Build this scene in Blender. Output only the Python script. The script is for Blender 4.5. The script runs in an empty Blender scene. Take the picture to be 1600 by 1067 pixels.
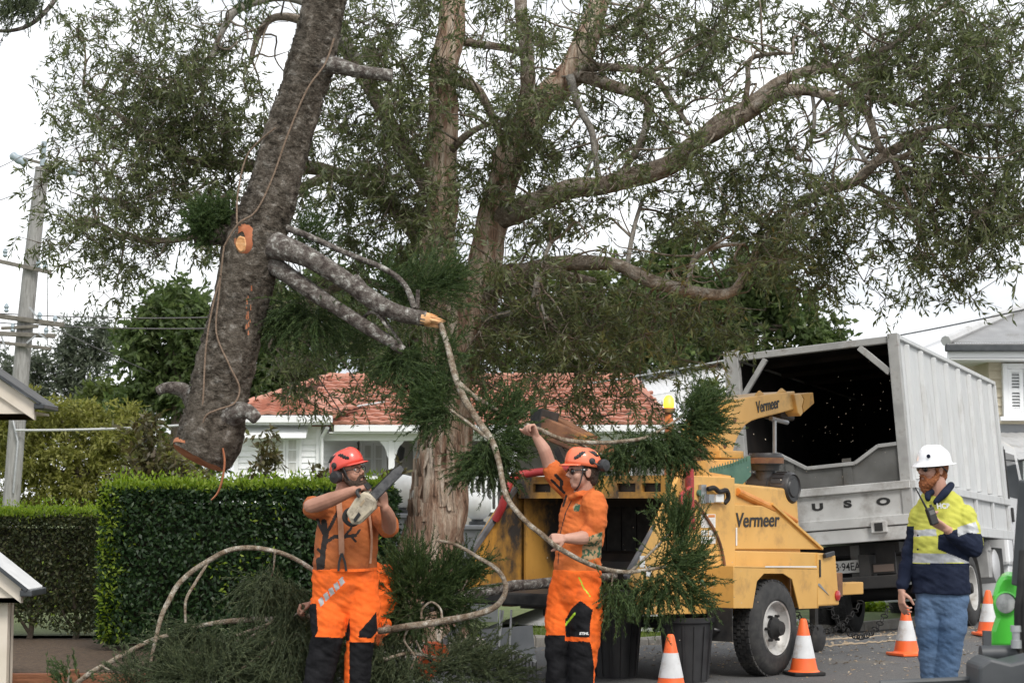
import bpy, bmesh, math, random
import numpy as np
from mathutils import Vector, Matrix, noise, Quaternion

random.seed(7)
RNG = np.random.default_rng(11)
SC = bpy.context.scene
COL = SC.collection
R = math.radians

# ------------------------------------------------------------------ camera
FPX = 2800.0                      # focal length in pixels of a 1600 px wide frame
CAMZ = 1.4
PITCH = math.atan(251.0 / FPX)
cd = bpy.data.cameras.new('camera')
cam = bpy.data.objects.new('camera', cd)
COL.objects.link(cam)
cam.location = (0, 0, CAMZ)
cam.rotation_euler = (math.pi / 2 + PITCH, 0, 0)
cd.sensor_width = 36.0
cd.lens = FPX / 1600.0 * 36.0
cd.clip_start = 0.1
cd.clip_end = 2000
cd.dof.use_dof = True
cd.dof.focus_distance = 13.0
cd.dof.aperture_fstop = 7.0
SC.camera = cam

# ------------------------------------------------------------------ sky, sun, exposure (overcast day)
SUN_EL, SUN_AZ = R(46), R(155)
world = bpy.data.worlds.new('World')
SC.world = world
world.use_nodes = True
nt = world.node_tree
nt.nodes.clear()
out = nt.nodes.new('ShaderNodeOutputWorld')
bg = nt.nodes.new('ShaderNodeBackground')
sky = nt.nodes.new('ShaderNodeTexSky')
sky.sky_type = 'NISHITA'
sky.sun_disc = False
sky.sun_elevation = SUN_EL
sky.sun_rotation = SUN_AZ
sky.air_density = 1.0
sky.dust_density = 4.0
sc_n = nt.nodes.new('ShaderNodeMix'); sc_n.data_type = 'RGBA'; sc_n.blend_type = 'MULTIPLY'
sc_n.inputs[0].default_value = 1.0
sc_n.inputs[7].default_value = (0.1, 0.1, 0.1, 1)
nt.links.new(sky.outputs[0], sc_n.inputs[6])
tc = nt.nodes.new('ShaderNodeTexCoord')
mp = nt.nodes.new('ShaderNodeMapping'); mp.inputs['Scale'].default_value = (1.6, 1.6, 4.0)
nz = nt.nodes.new('ShaderNodeTexNoise'); nz.inputs['Scale'].default_value = 1.7; nz.inputs['Detail'].default_value = 7
nz.inputs['Roughness'].default_value = 0.55
rp = nt.nodes.new('ShaderNodeValToRGB')
rp.color_ramp.elements[0].position = 0.34; rp.color_ramp.elements[0].color = (0.50, 0.53, 0.58, 1)
rp.color_ramp.elements[1].position = 0.60; rp.color_ramp.elements[1].color = (1.08, 1.09, 1.10, 1)
nt.links.new(tc.outputs['Generated'], mp.inputs[0]); nt.links.new(mp.outputs[0], nz.inputs['Vector'])
nt.links.new(nz.outputs['Fac'], rp.inputs[0])
mx = nt.nodes.new('ShaderNodeMix'); mx.data_type = 'RGBA'; mx.inputs[0].default_value = 0.88
nt.links.new(sc_n.outputs[2], mx.inputs[6]); nt.links.new(rp.outputs[0], mx.inputs[7])
nt.links.new(mx.outputs[2], bg.inputs[0]); bg.inputs[1].default_value = 1.0
nt.links.new(bg.outputs[0], out.inputs[0])

sl = bpy.data.lights.new('sun', 'SUN')
sl.energy = 1.5; sl.angle = R(18); sl.color = (1.0, 0.96, 0.9)
so = bpy.data.objects.new('sun', sl); COL.objects.link(so)
so.location = (0, 0, 30)
# light comes from behind-right of the camera, high up
sd = Vector((math.cos(SUN_EL) * math.sin(SUN_AZ), math.cos(SUN_EL) * math.cos(SUN_AZ), math.sin(SUN_EL)))
so.rotation_euler = sd.to_track_quat('Z', 'Y').to_euler()

SC.view_settings.view_transform = 'Standard'
SC.view_settings.look = 'None'
SC.view_settings.gamma = 1
SC.view_settings.exposure = 0.62
SC.view_settings.use_curve_mapping = False
SC.cycles.use_denoising = True
SC.cycles.max_bounces = 6
SC.cycles.transparent_max_bounces = 4

# ------------------------------------------------------------------ measuring helpers
_f = Vector((0, math.cos(PITCH), math.sin(PITCH)))
_u = Vector((0, -math.sin(PITCH), math.cos(PITCH)))
CAM = Vector((0, 0, CAMZ))

def ray(px, py):
    return _f * FPX + Vector((1, 0, 0)) * (px - 800) - _u * (py - 533.5)

def P(px, py, d):
    r = ray(px, py)
    return CAM + r * (d / r.y)

def hit(Mx, ax, val, px, py):
    Mi = Mx.inverted()
    o = Mi @ CAM
    r = Mi.to_3x3() @ ray(px, py)
    return o + r * ((val - o[ax]) / r[ax])

def sstep(a, b, x):
    t = min(1, max(0, (x - a) / (b - a)))
    return t * t * (3 - 2 * t)

TR0 = Vector((4.45, 19.6)); TA = Vector((math.sin(R(26)), math.cos(R(26)))); TB = Vector((-TA.y, TA.x))
CH0 = Vector((1.53, 14.3)); CU = Vector((math.sin(R(38)), math.cos(R(38)))); CV = Vector((-CU.y, CU.x))

def gz(x, y):
    """height of the road and ground: it dips under the truck"""
    q = Vector((x, y)) - TR0
    pl = -0.082 * q.dot(TB) - 0.037 * q.dot(TA)
    pl = max(-0.28, min(0.12, pl))
    return sstep(17.3, 19.5, y) * (1 - sstep(27, 31, y)) * pl

# ------------------------------------------------------------------ object helpers
def tag(o, label=None, cat=None, group=None, kind=None):
    if label: o['label'] = label
    if cat: o['category'] = cat
    if group: o['group'] = group
    if kind: o['kind'] = kind
    return o

def thing(name, label, cat, loc=(0, 0, 0), group=None, matrix=None):
    o = bpy.data.objects.new(name, None)
    COL.objects.link(o)
    o.empty_display_size = 0.2
    if matrix is not None:
        o.matrix_world = matrix
    else:
        o.location = loc
    return tag(o, label, cat, group)

def link(name, me, mat=None, parent=None, loc=None):
    o = bpy.data.objects.new(name, me)
    COL.objects.link(o)
    if mat is not None and len(me.materials) == 0:
        me.materials.append(mat)
    if parent is not None:
        o.parent = parent
    if loc is not None:
        o.location = loc
    return o

def fast_mesh(name, V, F, smooth=False):
    V = np.asarray(V, dtype=np.float32).reshape(-1, 3)
    F = np.asarray(F, dtype=np.int32)
    k = F.shape[1]
    me = bpy.data.meshes.new(name)
    me.vertices.add(len(V)); me.vertices.foreach_set('co', V.ravel())
    me.loops.add(F.size); me.loops.foreach_set('vertex_index', F.ravel())
    me.polygons.add(len(F))
    me.polygons.foreach_set('loop_start', np.arange(0, F.size, k, dtype=np.int32))
    me.polygons.foreach_set('loop_total', np.full(len(F), k, dtype=np.int32))
    if smooth:
        me.polygons.foreach_set('use_smooth', np.ones(len(F), dtype=bool))
    me.update(calc_edges=True)
    me.validate()
    return me

def frame_of(t, up=Vector((0, 0, 1))):
    t = t.normalized()
    s = t.cross(up)
    if s.length < 1e-4:
        s = t.cross(Vector((1, 0, 0)))
    s.normalize()
    return s, s.cross(t).normalized()

def smooth_path(pts, rad, n=4):
    """Catmull-Rom through points and radii"""
    pts = [Vector(p) for p in pts]
    out, ro = [], []
    L = len(pts)
    for i in range(L - 1):
        p0 = pts[max(i - 1, 0)]; p1 = pts[i]; p2 = pts[i + 1]; p3 = pts[min(i + 2, L - 1)]
        for k in range(n):
            t = k / n
            out.append(0.5 * ((2 * p1) + (p2 - p0) * t + (2 * p0 - 5 * p1 + 4 * p2 - p3) * t * t + (3 * p1 - p0 - 3 * p2 + p3) * t ** 3))
            ro.append(rad[i] * (1 - t) + rad[i + 1] * t)
    out.append(pts[-1]); ro.append(rad[-1])
    return out, ro

class MB:
    def __init__(s):
        s.v = []; s.f = []; s.m = []
    def add(s, vs, fs, mi=0):
        b = len(s.v)
        s.v += [Vector(v) for v in vs]
        s.f += [tuple(b + i for i in f) for f in fs]
        s.m += [mi] * len(fs)
        return s
    def box(s, c, d, rot=None, mi=0):
        c = Vector(c); hx, hy, hz = d[0] / 2, d[1] / 2, d[2] / 2
        vs = [Vector((x, y, z)) for x in (-hx, hx) for y in (-hy, hy) for z in (-hz, hz)]
        if rot is not None:
            vs = [rot @ v for v in vs]
        return s.add([c + v for v in vs], [(0, 1, 3, 2), (4, 6, 7, 5), (0, 4, 5, 1), (2, 3, 7, 6), (0, 2, 6, 4), (1, 5, 7, 3)], mi)
    def bb(s, x0, x1, y0, y1, z0, z1, mi=0):
        return s.box(((x0 + x1) / 2, (y0 + y1) / 2, (z0 + z1) / 2), (x1 - x0, y1 - y0, z1 - z0), None, mi)
    def bar(s, a, b, w, h=None, up=Vector((0, 0, 1)), mi=0):
        a, b = Vector(a), Vector(b)
        h = h or w
        t = (b - a)
        sd, u2 = frame_of(t, up)
        vs = []
        for p in (a, b):
            for x, y in ((-1, -1), (1, -1), (1, 1), (-1, 1)):
                vs.append(p + sd * x * w / 2 + u2 * y * h / 2)
        return s.add(vs, [(0, 1, 2, 3), (7, 6, 5, 4), (0, 4, 5, 1), (1, 5, 6, 2), (2, 6, 7, 3), (3, 7, 4, 0)], mi)
    def tube(s, pts, rad, n=8, cap=True, wob=0.0, mi=0, flat=1.0):
        pts = [Vector(p) for p in pts]
        if not isinstance(rad, (list, tuple)):
            rad = [rad] * len(pts)
        vs = []; fs = []
        prev = None
        for i, p in enumerate(pts):
            t = (pts[min(i + 1, len(pts) - 1)] - pts[max(i - 1, 0)])
            if t.length < 1e-7: t = Vector((0, 0, 1))
            t.normalize()
            if prev is None:
                sd, _ = frame_of(t)
            else:
                sd = prev - t * prev.dot(t)
                if sd.length < 1e-5: sd, _ = frame_of(t)
                sd.normalize()
            prev = sd
            u2 = t.cross(sd)
            for k in range(n):
                a = 2 * math.pi * k / n
                r = rad[i]
                if wob:
                    r *= 1 + wob * noise.noise(Vector((p.x * 3 + math.cos(a) * 1.3, p.y * 3 + math.sin(a) * 1.3, p.z * 3)))
                vs.append(p + sd * math.cos(a) * r + u2 * math.sin(a) * r * flat)
        for i in range(len(pts) - 1):
            for k in range(n):
                k2 = (k + 1) % n
                fs.append((i * n + k, i * n + k2, (i + 1) * n + k2, (i + 1) * n + k))
        if cap:
            fs.append(tuple(range(n - 1, -1, -1)))
            b = (len(pts) - 1) * n
            fs.append(tuple(b + k for k in range(n)))
        return s.add(vs, fs, mi)
    def lathe(s, o, axis, prof, n=24, cap=True, mi=0):
        """prof: list of (distance along axis, radius)"""
        o = Vector(o); ax = Vector(axis).normalized()
        sd, u2 = frame_of(ax)
        vs = []; fs = []
        for (h, r) in prof:
            for k in range(n):
                a = 2 * math.pi * k / n
                vs.append(o + ax * h + (sd * math.cos(a) + u2 * math.sin(a)) * max(r, 1e-4))
        for i in range(len(prof) - 1):
            for k in range(n):
                k2 = (k + 1) % n
                fs.append((i * n + k, (i + 1) * n + k, (i + 1) * n + k2, i * n + k2))
        if cap:
            fs.append(tuple(range(n)))
            b = (len(prof) - 1) * n
            fs.append(tuple(b + k for k in range(n - 1, -1, -1)))
        return s.add(vs, fs, mi)
    def prism(s, pts, off, mi=0):
        """closed outline (3D points, planar) swept by vector off"""
        pts = [Vector(p) for p in pts]; off = Vector(off); n = len(pts)
        vs = pts + [p + off for p in pts]
        fs = [tuple(range(n)), tuple(range(2 * n - 1, n - 1, -1))]
        for k in range(n):
            k2 = (k + 1) % n
            fs.append((k, k + n, k2 + n, k2))
        return s.add(vs, fs, mi)
    def mesh(s, name, smooth=False, ang=None):
        me = bpy.data.meshes.new(name)
        me.from_pydata([tuple(v) for v in s.v], [], s.f)
        me.polygons.foreach_set('material_index', s.m)
        bm = bmesh.new(); bm.from_mesh(me)
        bmesh.ops.recalc_face_normals(bm, faces=bm.faces)
        bm.to_mesh(me); bm.free()
        if smooth:
            me.polygons.foreach_set('use_smooth', [True] * len(me.polygons))
            if ang is not None:
                me.set_sharp_from_angle(angle=R(ang))
        me.update()
        return me
    def build(s, name, mat, parent=None, smooth=False, ang=35, bevel=0, rel=None, loc=None):
        """rel: subtract this point (world coordinates -> thing's own)"""
        if rel is not None:
            r = Vector(rel)
            s.v = [v - r for v in s.v]
        me = s.mesh(name, smooth, ang)
        for m in (mat if isinstance(mat, (list, tuple)) else [mat]):
            me.materials.append(m)
        o = link(name, me, None, parent, loc)
        if bevel:
            b = o.modifiers.new('bevel', 'BEVEL'); b.width = bevel; b.segments = 2; b.limit_method = 'ANGLE'; b.angle_limit = R(40)
            b.harden_normals = False
        return o

def text_mesh(name, s, size, mat, parent, matrix, shear=0.0, thick=0.002, sx=1.0, bold=0.0, center=False):
    cu = bpy.data.curves.new(name, 'FONT')
    cu.body = s; cu.size = size; cu.shear = shear; cu.extrude = thick; cu.offset = bold
    if center: cu.align_x = 'CENTER'
    ob = bpy.data.objects.new(name + '_tmp', cu); COL.objects.link(ob)
    dg = bpy.context.evaluated_depsgraph_get()
    me = bpy.data.meshes.new_from_object(ob.evaluated_get(dg))
    bpy.data.objects.remove(ob)
    me.name = name
    me.materials.clear(); me.materials.append(mat)
    me.transform(matrix @ Matrix.Diagonal((sx, 1, 1, 1)))
    return link(name, me, None, parent)

# ------------------------------------------------------------------ materials
MATS = {}
def hexc(h):
    c = [int(h[i:i + 2], 16) / 255 for i in (0, 2, 4)]
    return tuple((x / 12.92 if x <= 0.04045 else ((x + 0.055) / 1.055) ** 2.4) for x in c)

def mat(name, c, c2=None, scale=6.0, rough=0.6, metal=0.0, bump=0.0, bscale=None, stretch=(1, 1, 1), detail=6,
        lo=0.35, hi=0.65, dirt=None, dscale=2.0, dlo=0.55, dhi=0.7, spec=0.5, coat=0.0, island=0.0, coords='Object', warp=0.0):
    if name in MATS: return MATS[name]
    m = bpy.data.materials.new(name); m.use_nodes = True
    t = m.node_tree; b = t.nodes['Principled BSDF']
    b.inputs['Roughness'].default_value = rough
    b.inputs['Metallic'].default_value = metal
    b.inputs['Specular IOR Level'].default_value = spec
    b.inputs['Coat Weight'].default_value = coat
    def N(k): return t.nodes.new(k)
    L = t.links.new
    b.inputs['Base Color'].default_value = (*c, 1)
    tcn = N('ShaderNodeTexCoord'); mpn = N('ShaderNodeMapping')
    mpn.inputs['Scale'].default_value = stretch
    L(tcn.outputs[coords], mpn.inputs[0])
    vec = mpn.outputs[0]
    col = None
    if c2 is not None:
        n = N('ShaderNodeTexNoise'); n.inputs['Scale'].default_value = scale; n.inputs['Detail'].default_value = detail
        n.inputs['Distortion'].default_value = warp
        L(vec, n.inputs['Vector'])
        r = N('ShaderNodeValToRGB')
        r.color_ramp.elements[0].position = lo; r.color_ramp.elements[0].color = (*c, 1)
        r.color_ramp.elements[1].position = hi; r.color_ramp.elements[1].color = (*c2, 1)
        L(n.outputs['Fac'], r.inputs[0]); col = r.outputs[0]
    if dirt is not None:
        n = N('ShaderNodeTexNoise'); n.inputs['Scale'].default_value = dscale; n.inputs['Detail'].default_value = 9
        n.inputs['Roughness'].default_value = 0.65
        L(vec, n.inputs['Vector'])
        r = N('ShaderNodeValToRGB')
        r.color_ramp.elements[0].position = dlo; r.color_ramp.elements[0].color = (0, 0, 0, 1)
        r.color_ramp.elements[1].position = dhi; r.color_ramp.elements[1].color = (1, 1, 1, 1)
        L(n.outputs['Fac'], r.inputs[0])
        x = N('ShaderNodeMix'); x.data_type = 'RGBA'
        L(r.outputs[0], x.inputs[0])
        if col is not None: L(col, x.inputs[6])
        else: x.inputs[6].default_value = (*c, 1)
        x.inputs[7].default_value = (*dirt, 1)
        col = x.outputs[2]
    if island:
        g = N('ShaderNodeNewGeometry')
        mr = N('ShaderNodeMapRange'); mr.inputs[3].default_value = 1 - island; mr.inputs[4].default_value = 1 + island
        L(g.outputs['Random Per Island'], mr.inputs[0])
        x = N('ShaderNodeMix'); x.data_type = 'RGBA'; x.blend_type = 'MULTIPLY'; x.inputs[0].default_value = 1
        if col is not None: L(col, x.inputs[6])
        else: x.inputs[6].default_value = (*c, 1)
        L(mr.outputs[0], x.inputs[7]); col = x.outputs[2]
    if col is not None: L(col, b.inputs['Base Color'])
    if bump:
        n = N('ShaderNodeTexNoise'); n.inputs['Scale'].default_value = bscale or scale * 2; n.inputs['Detail'].default_value = 8
        L(vec, n.inputs['Vector'])
        bp = N('ShaderNodeBump'); bp.inputs['Strength'].default_value = min(1, bump); bp.inputs['Distance'].default_value = 0.02 * max(1, bump)
        L(n.outputs['Fac'], bp.inputs['Height']); L(bp.outputs[0], b.inputs['Normal'])
    MATS[name] = m
    return m

def leafmat(name, c1, c2, c3, trans=0.35, rough=0.5, spec=0.35):
    if name in MATS: return MATS[name]
    m = bpy.data.materials.new(name); m.use_nodes = True
    t = m.node_tree; b = t.nodes['Principled BSDF']
    L = t.links.new
    g = t.nodes.new('ShaderNodeNewGeometry')
    r = t.nodes.new('ShaderNodeValToRGB')
    e = r.color_ramp.elements
    e[0].position = 0.0; e[0].color = (*c1, 1); e[1].position = 1.0; e[1].color = (*c3, 1)
    k = e.new(0.6); k.color = (*c2, 1)
    L(g.outputs['Random Per Island'], r.inputs[0])
    L(r.outputs[0], b.inputs['Base Color'])
    b.inputs['Roughness'].default_value = rough
    b.inputs['Specular IOR Level'].default_value = spec
    tr = t.nodes.new('ShaderNodeBsdfTranslucent')
    hs = t.nodes.new('ShaderNodeHueSaturation'); hs.inputs['Value'].default_value = 1.5; hs.inputs['Saturation'].default_value = 1.1
    L(r.outputs[0], hs.inputs['Color']); L(hs.outputs[0], tr.inputs[0])
    mxs = t.nodes.new('ShaderNodeMixShader'); mxs.inputs[0].default_value = trans
    L(b.outputs[0], mxs.inputs[1]); L(tr.outputs[0], mxs.inputs[2])
    L(mxs.outputs[0], t.nodes['Material Output'].inputs[0])
    MATS[name] = m
    return m

# ------------------------------------------------------------------ foliage helpers (vectorised)
def unit(a):
    return a / np.maximum(np.linalg.norm(a, axis=1, keepdims=True), 1e-6)

def leaf_arrays(pos, dirs, length, width, nrm=None, fold=0.15):
    """one lance-shaped quad per leaf"""
    n = len(pos)
    d = unit(dirs)
    if nrm is None:
        nrm = RNG.normal(size=(n, 3))
    s = unit(np.cross(d, nrm))
    up = np.cross(s, d)
    l = np.asarray(length).reshape(-1, 1) * np.ones((n, 1)); w = np.asarray(width).reshape(-1, 1) * np.ones((n, 1))
    v0 = pos
    mid = pos + d * l * 0.45 + up * l * fold * 0.4
    v1 = mid + s * w * 0.5
    v2 = pos + d * l - up * l * fold * 0.5
    v3 = mid - s * w * 0.5
    V = np.stack([v0, v1, v2, v3], 1).reshape(-1, 3)
    F = np.arange(n * 4).reshape(-1, 4)
    return V, F

def leaf_mesh(name, pos, dirs, length, width, nrm=None, fold=0.15):
    V, F = leaf_arrays(pos, dirs, length, width, nrm, fold)
    return fast_mesh(name, V, F)

def sprays(centres, n_leaf, twig_len, leaf_len, leaf_w, droop=0.3, base_dir=None, spread=1.0):
    """sprays of leaves set along short twigs; returns leaf V, F and the twig ends"""
    C = np.asarray(centres); m = len(C)
    d = RNG.normal(size=(m, 3))
    if base_dir is not None:
        d = d * spread + np.asarray(base_dir)
    d = unit(d)
    d[:, 2] -= droop * RNG.random(m)
    d = unit(d)
    tl = twig_len * (0.6 + 0.8 * RNG.random((m, 1)))
    t = (np.arange(n_leaf) + 0.5) / n_leaf
    pos = C[:, None, :] + d[:, None, :] * (tl[:, None, :] * t[None, :, None])
    pos = pos - np.array([0, 0, 1.0]) * (tl[:, None, :] * (t ** 2)[None, :, None] * 0.25)
    ld = d[:, None, :] * 0.75 + RNG.normal(size=(m, n_leaf, 3)) * 0.62
    ld[:, :, 2] -= droop
    pos = pos.reshape(-1, 3); ld = ld.reshape(-1, 3)
    k = len(pos)
    V, F = leaf_arrays(pos, ld, leaf_len * (0.65 + 0.7 * RNG.random(k)), leaf_w * (0.7 + 0.6 * RNG.random(k)))
    ends = (C, C + d * tl)
    return V, F, ends

def twig_arrays(a, b, r0, r1):
    """thin three-sided twigs from a to b"""
    n = len(a)
    d = unit(b - a)
    s = unit(np.cross(d, RNG.normal(size=(n, 3))))
    u = np.cross(d, s)
    V = []
    for p, r in ((a, r0), (b, r1)):
        for k in range(3):
            an = 2 * math.pi * k / 3
            V.append(p + (s * math.cos(an) + u * math.sin(an)) * r)
    V = np.stack(V, 1).reshape(-1, 3)
    base = (np.arange(n) * 6)[:, None]
    F = np.concatenate([base + np.array([[k, (k + 1) % 3, 3 + (k + 1) % 3, 3 + k]]) for k in range(3)], 0)
    return V, F

def cat(parts):
    Vs, Fs, b = [], [], 0
    for V, F in parts:
        Vs.append(V); Fs.append(F + b); b += len(V)
    return np.concatenate(Vs), np.concatenate(Fs)
# ================================================================== SETTING: ground, road, kerb, verge
m_grass = mat('grass_ground', (0.055, 0.085, 0.02), (0.10, 0.13, 0.035), scale=3, rough=0.9, bump=0.6, bscale=40, dirt=(0.12, 0.10, 0.06), dscale=1.2)
m_road = mat('asphalt', (0.085, 0.085, 0.088), (0.15, 0.15, 0.148), scale=90, rough=0.85, bump=0.5, bscale=260, detail=4,
             dirt=(0.20, 0.165, 0.115), dscale=0.7, dlo=0.56, dhi=0.72)
m_conc = mat('kerb_concrete', (0.27, 0.25, 0.22), (0.36, 0.34, 0.30), scale=8, rough=0.85, bump=0.3, bscale=60, dirt=(0.13, 0.11, 0.08), dscale=3)
m_mulch = mat('mulch', (0.055, 0.035, 0.022), (0.13, 0.085, 0.05), scale=28, rough=0.95, bump=1.0, bscale=60)

_gz0 = gz
def gz(x, y):
    return _gz0(x, y) * (1 - sstep(8, 11, abs(x - 4)))

xs = [-700, -200, -60, -25] + list(np.arange(-12, 18.1, 0.75)) + [30, 70, 220, 700]
ys = [-60, -5] + list(np.arange(3, 34.1, 0.75)) + [45, 70, 120, 300, 900]
V = [(x, y, gz(x, y) - 0.03) for y in ys for x in xs]
nx = len(xs)
F = [(j * nx + i, j * nx + i + 1, (j + 1) * nx + i + 1, (j + 1) * nx + i) for j in range(len(ys) - 1) for i in range(nx - 1)]
g = link('ground', fast_mesh('ground', V, F, True), m_grass); tag(g, kind='structure')

K0 = CH0 + CV * 3.2
def kp(s, w):
    """point w metres to the right of the kerb line, s along it"""
    return K0 + CU * s - CV * w
def strip(name, s0, s1, w0, w1, ns, nw, zf, m):
    V, F = [], []
    for i in range(ns + 1):
        for j in range(nw + 1):
            s = s0 + (s1 - s0) * i / ns; w = w0 + (w1 - w0) * j / nw
            q = kp(s, w); V.append((q.x, q.y, zf(s, w, q)))
    for i in range(ns):
        for j in range(nw):
            a = i * (nw + 1) + j; F.append((a, a + 1, a + nw + 2, a + nw + 1))
    o = link(name, fast_mesh(name, V, F, True), m); tag(o, kind='structure'); return o
strip('road', -26, 34, 0, 15, 80, 24, lambda s, w, q: gz(q.x, q.y) + 0.004, m_road)
def vz(s):
    return 0.10 - 0.30 * sstep(0.5, -3.0, s)
strip('verge', -24, 34, -0.15, -3.2, 80, 8, lambda s, w, q: gz(q.x, q.y) + vz(s) - 0.01, m_grass)
kb = MB()
for i in range(58):
    s0 = -24 + i; s1 = s0 + 0.985
    ring = []
    for s in (s0, s1):
        for w, z in ((0.0, -0.1), (0.0, 0.09), (-0.02, 0.12), (-0.15, 0.125), (-0.15, -0.1)):
            q = kp(s, w); ring.append(Vector((q.x, q.y, gz(q.x, q.y) + z - 0.10 + vz(s))))
    kb.add(ring, [(0, 1, 6, 5), (1, 2, 7, 6), (2, 3, 8, 7), (3, 4, 9, 8), (4, 3, 2, 1, 0), (5, 6, 7, 8, 9)])
tag(kb.build('kerb', m_conc), kind='structure')
# pale concrete driveway crossing seen under the truck
dm = mat('driveway', (0.34, 0.34, 0.33), (0.44, 0.43, 0.42), scale=4, rough=0.85, bump=0.2)
def dz(s, w, q): return gz(q.x, q.y) + 0.115
strip('driveway', 6.2, 9.4, -0.16, -7.0, 8, 14, dz, dm)

# grass blades along the verge
def scatter_strip(n, s0, s1, w0, w1):
    s = RNG.uniform(s0, s1, n); w = RNG.uniform(w0, w1, n)
    out = np.zeros((n, 3))
    for i in range(n):
        q = kp(s[i], w[i]); out[i] = (q.x, q.y, gz(q.x, q.y) + vz(s[i]) - 0.012)
    return out
gp = scatter_strip(9000, 0.5, 9, -3.0, -0.16)
gd = RNG.normal(size=gp.shape) * 0.45; gd[:, 2] = 1
o = link('grass_blades', leaf_mesh('grass_blades', gp, gd, 0.05 + 0.07 * RNG.random(len(gp)), 0.008), leafmat('grass_leaf', (0.09, 0.14, 0.02), (0.14, 0.20, 0.035), (0.22, 0.26, 0.06)))
tag(o, 'short green grass growing on the verge behind the chipper', 'grass', kind='stuff')

# garden bed (mulch) behind the sleeper wall
V = [(-9, 13.72, 0.12), (-2.65, 13.72, 0.12), (-2.9, 16.0, 0.06), (-9, 16.0, 0.06), (-1.2, 18.6, 0.02), (-9, 18.6, 0.0)]
F = [(0, 1, 2, 3), (3, 2, 4, 5)]
tag(link('garden_bed', fast_mesh('garden_bed', V, F), m_mulch), kind='structure')
# lawn strip behind the left hedge
V = [(-12, 18.7, 0.03), (-0.5, 18.7, 0.03), (2, 33, 0.05), (-14, 33, 0.05)]
tag(link('lawn', fast_mesh('lawn', V, [(0, 1, 2, 3)]), mat('lawn_grass', (0.09, 0.12, 0.035), (0.14, 0.165, 0.055), scale=9, rough=0.9, bump=0.6, bscale=50)), kind='structure')

# timber sleeper retaining wall
m_sleep = mat('sleeper_timber', (0.16, 0.06, 0.028), (0.26, 0.105, 0.05), scale=5, rough=0.8, bump=0.5, bscale=30, stretch=(1, 6, 9), dirt=(0.05, 0.03, 0.02), dscale=3)
rw = thing('retaining_wall', 'low red-brown timber sleeper wall edging the garden bed', 'retaining wall', (-3.7, 13.6, -0.3))
for row, (z, j) in enumerate(((-0.21, 0.02), (-0.01, 0.0), (0.11, 0.01))):
    for k, (x0, x1) in enumerate(((-1.9, -0.52), (-0.5, 0.42), (0.44, 1.1))):
        b = MB(); b.bb(x0, x1 - 0.01, -0.04 + j * 0.3, 0.05, z + 0.3 - 0.095, z + 0.3 + 0.095 - (0.08 if row == 2 else 0))
        b.build('sleeper', m_sleep, rw, bevel=0.008)
for x, h in ((-0.52, 0.46), (-0.12, 0.47), (0.42, 0.46)):
    b = MB(); b.bb(x - 0.045, x + 0.045, -0.09, -0.03, 0, h); b.build('post', m_sleep, rw, bevel=0.006)

# ================================================================== utility pole
m_pole = mat('pole_timber', (0.23, 0.225, 0.215), (0.33, 0.325, 0.315), scale=6, rough=0.85, bump=0.4, stretch=(6, 6, 0.6), dirt=(0.13, 0.12, 0.11), dscale=4)
m_arm = mat('crossarm_timber', (0.11, 0.10, 0.085), (0.18, 0.165, 0.14), scale=10, rough=0.85)
m_ins = mat('insulator', (0.30, 0.36, 0.40), rough=0.35)
m_steel = mat('galv_steel', (0.36, 0.37, 0.38), (0.46, 0.47, 0.48), scale=20, rough=0.5, metal=0.7)
m_wire = mat('wire', (0.10, 0.10, 0.10), rough=0.6)
DP = 33.0
pb = P(8, 905, DP); pb.z = -0.1
up = thing('utility_pole', 'tall weathered grey timber power pole with crossarms at left', 'power pole', pb)
pts = [pb, P(18, 780, DP), P(40, 500, DP), P(66, 262, DP)]
MB().tube(*smooth_path(pts, [0.17, 0.155, 0.15, 0.125], 4), n=16).build('pole', m_pole, up, True, rel=pb)
MB().tube([P(66, 264, DP), P(69, 222, DP)], 0.05, n=10).build('pole_top_pin', m_ins, up, True, rel=pb)
b = MB(); b.bar(P(22, 244, DP), P(120, 270, DP), 0.05); b.build('crossarm', m_arm, up, rel=pb)
for (a, c) in (((17, 242), (42, 257)), ((92, 266), (122, 269))):
    p0, p1 = P(*a, DP - 0.06), P(*c, DP - 0.06); ax = p1 - p0; L = ax.length
    b = MB(); b.lathe(p0, ax, [(0, 0.05), (L * .12, 0.085), (L * .3, 0.07), (L * .5, 0.09), (L * .7, 0.07), (L * .9, 0.085), (L, 0.04)], n=14)
    b.build('insulator', m_ins, up, True, rel=pb)
for (a, c, w) in (((-30, 402), (80, 426), .075), ((-30, 490), (100, 508), .09), ((-30, 520), (86, 525), .085), ((2, 513), (60, 510), .06), ((-30, 531), (80, 545), .06)):
    MB().bar(P(*a, DP - 0.2), P(*c, DP - 0.2), w).build('crossarm', m_arm, up, bevel=0.01, rel=pb)
for (a, c) in (((46, 480), (60, 498)), ((42, 536), (56, 524)), ((60, 520), (74, 531)), ((2, 525), (10, 548))):
    MB().bar(P(*a, DP - 0.28), P(*c, DP - 0.28), 0.03).build('brace', m_steel, up, rel=pb)
for x, y in ((8, 398), (60, 416), (70, 416), (10, 484), (62, 497), (86, 503), (20, 515), (72, 521)):
    p = P(x, y, DP - 0.2); MB().lathe(p - Vector((0, 0, .05)), (0, 0, 1), [(0, .02), (.03, .05), (.07, .03), (.1, .05), (.15, .03), (.17, .01)], n=10).build('insulator', m_ins, up, True, rel=pb)
MB().tube([P(20, 655, DP - .2), P(28, 690, DP - .22), P(21, 770, DP - .2)], 0.02, n=6).build('conduit', m_steel, up, True, rel=pb)

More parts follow.
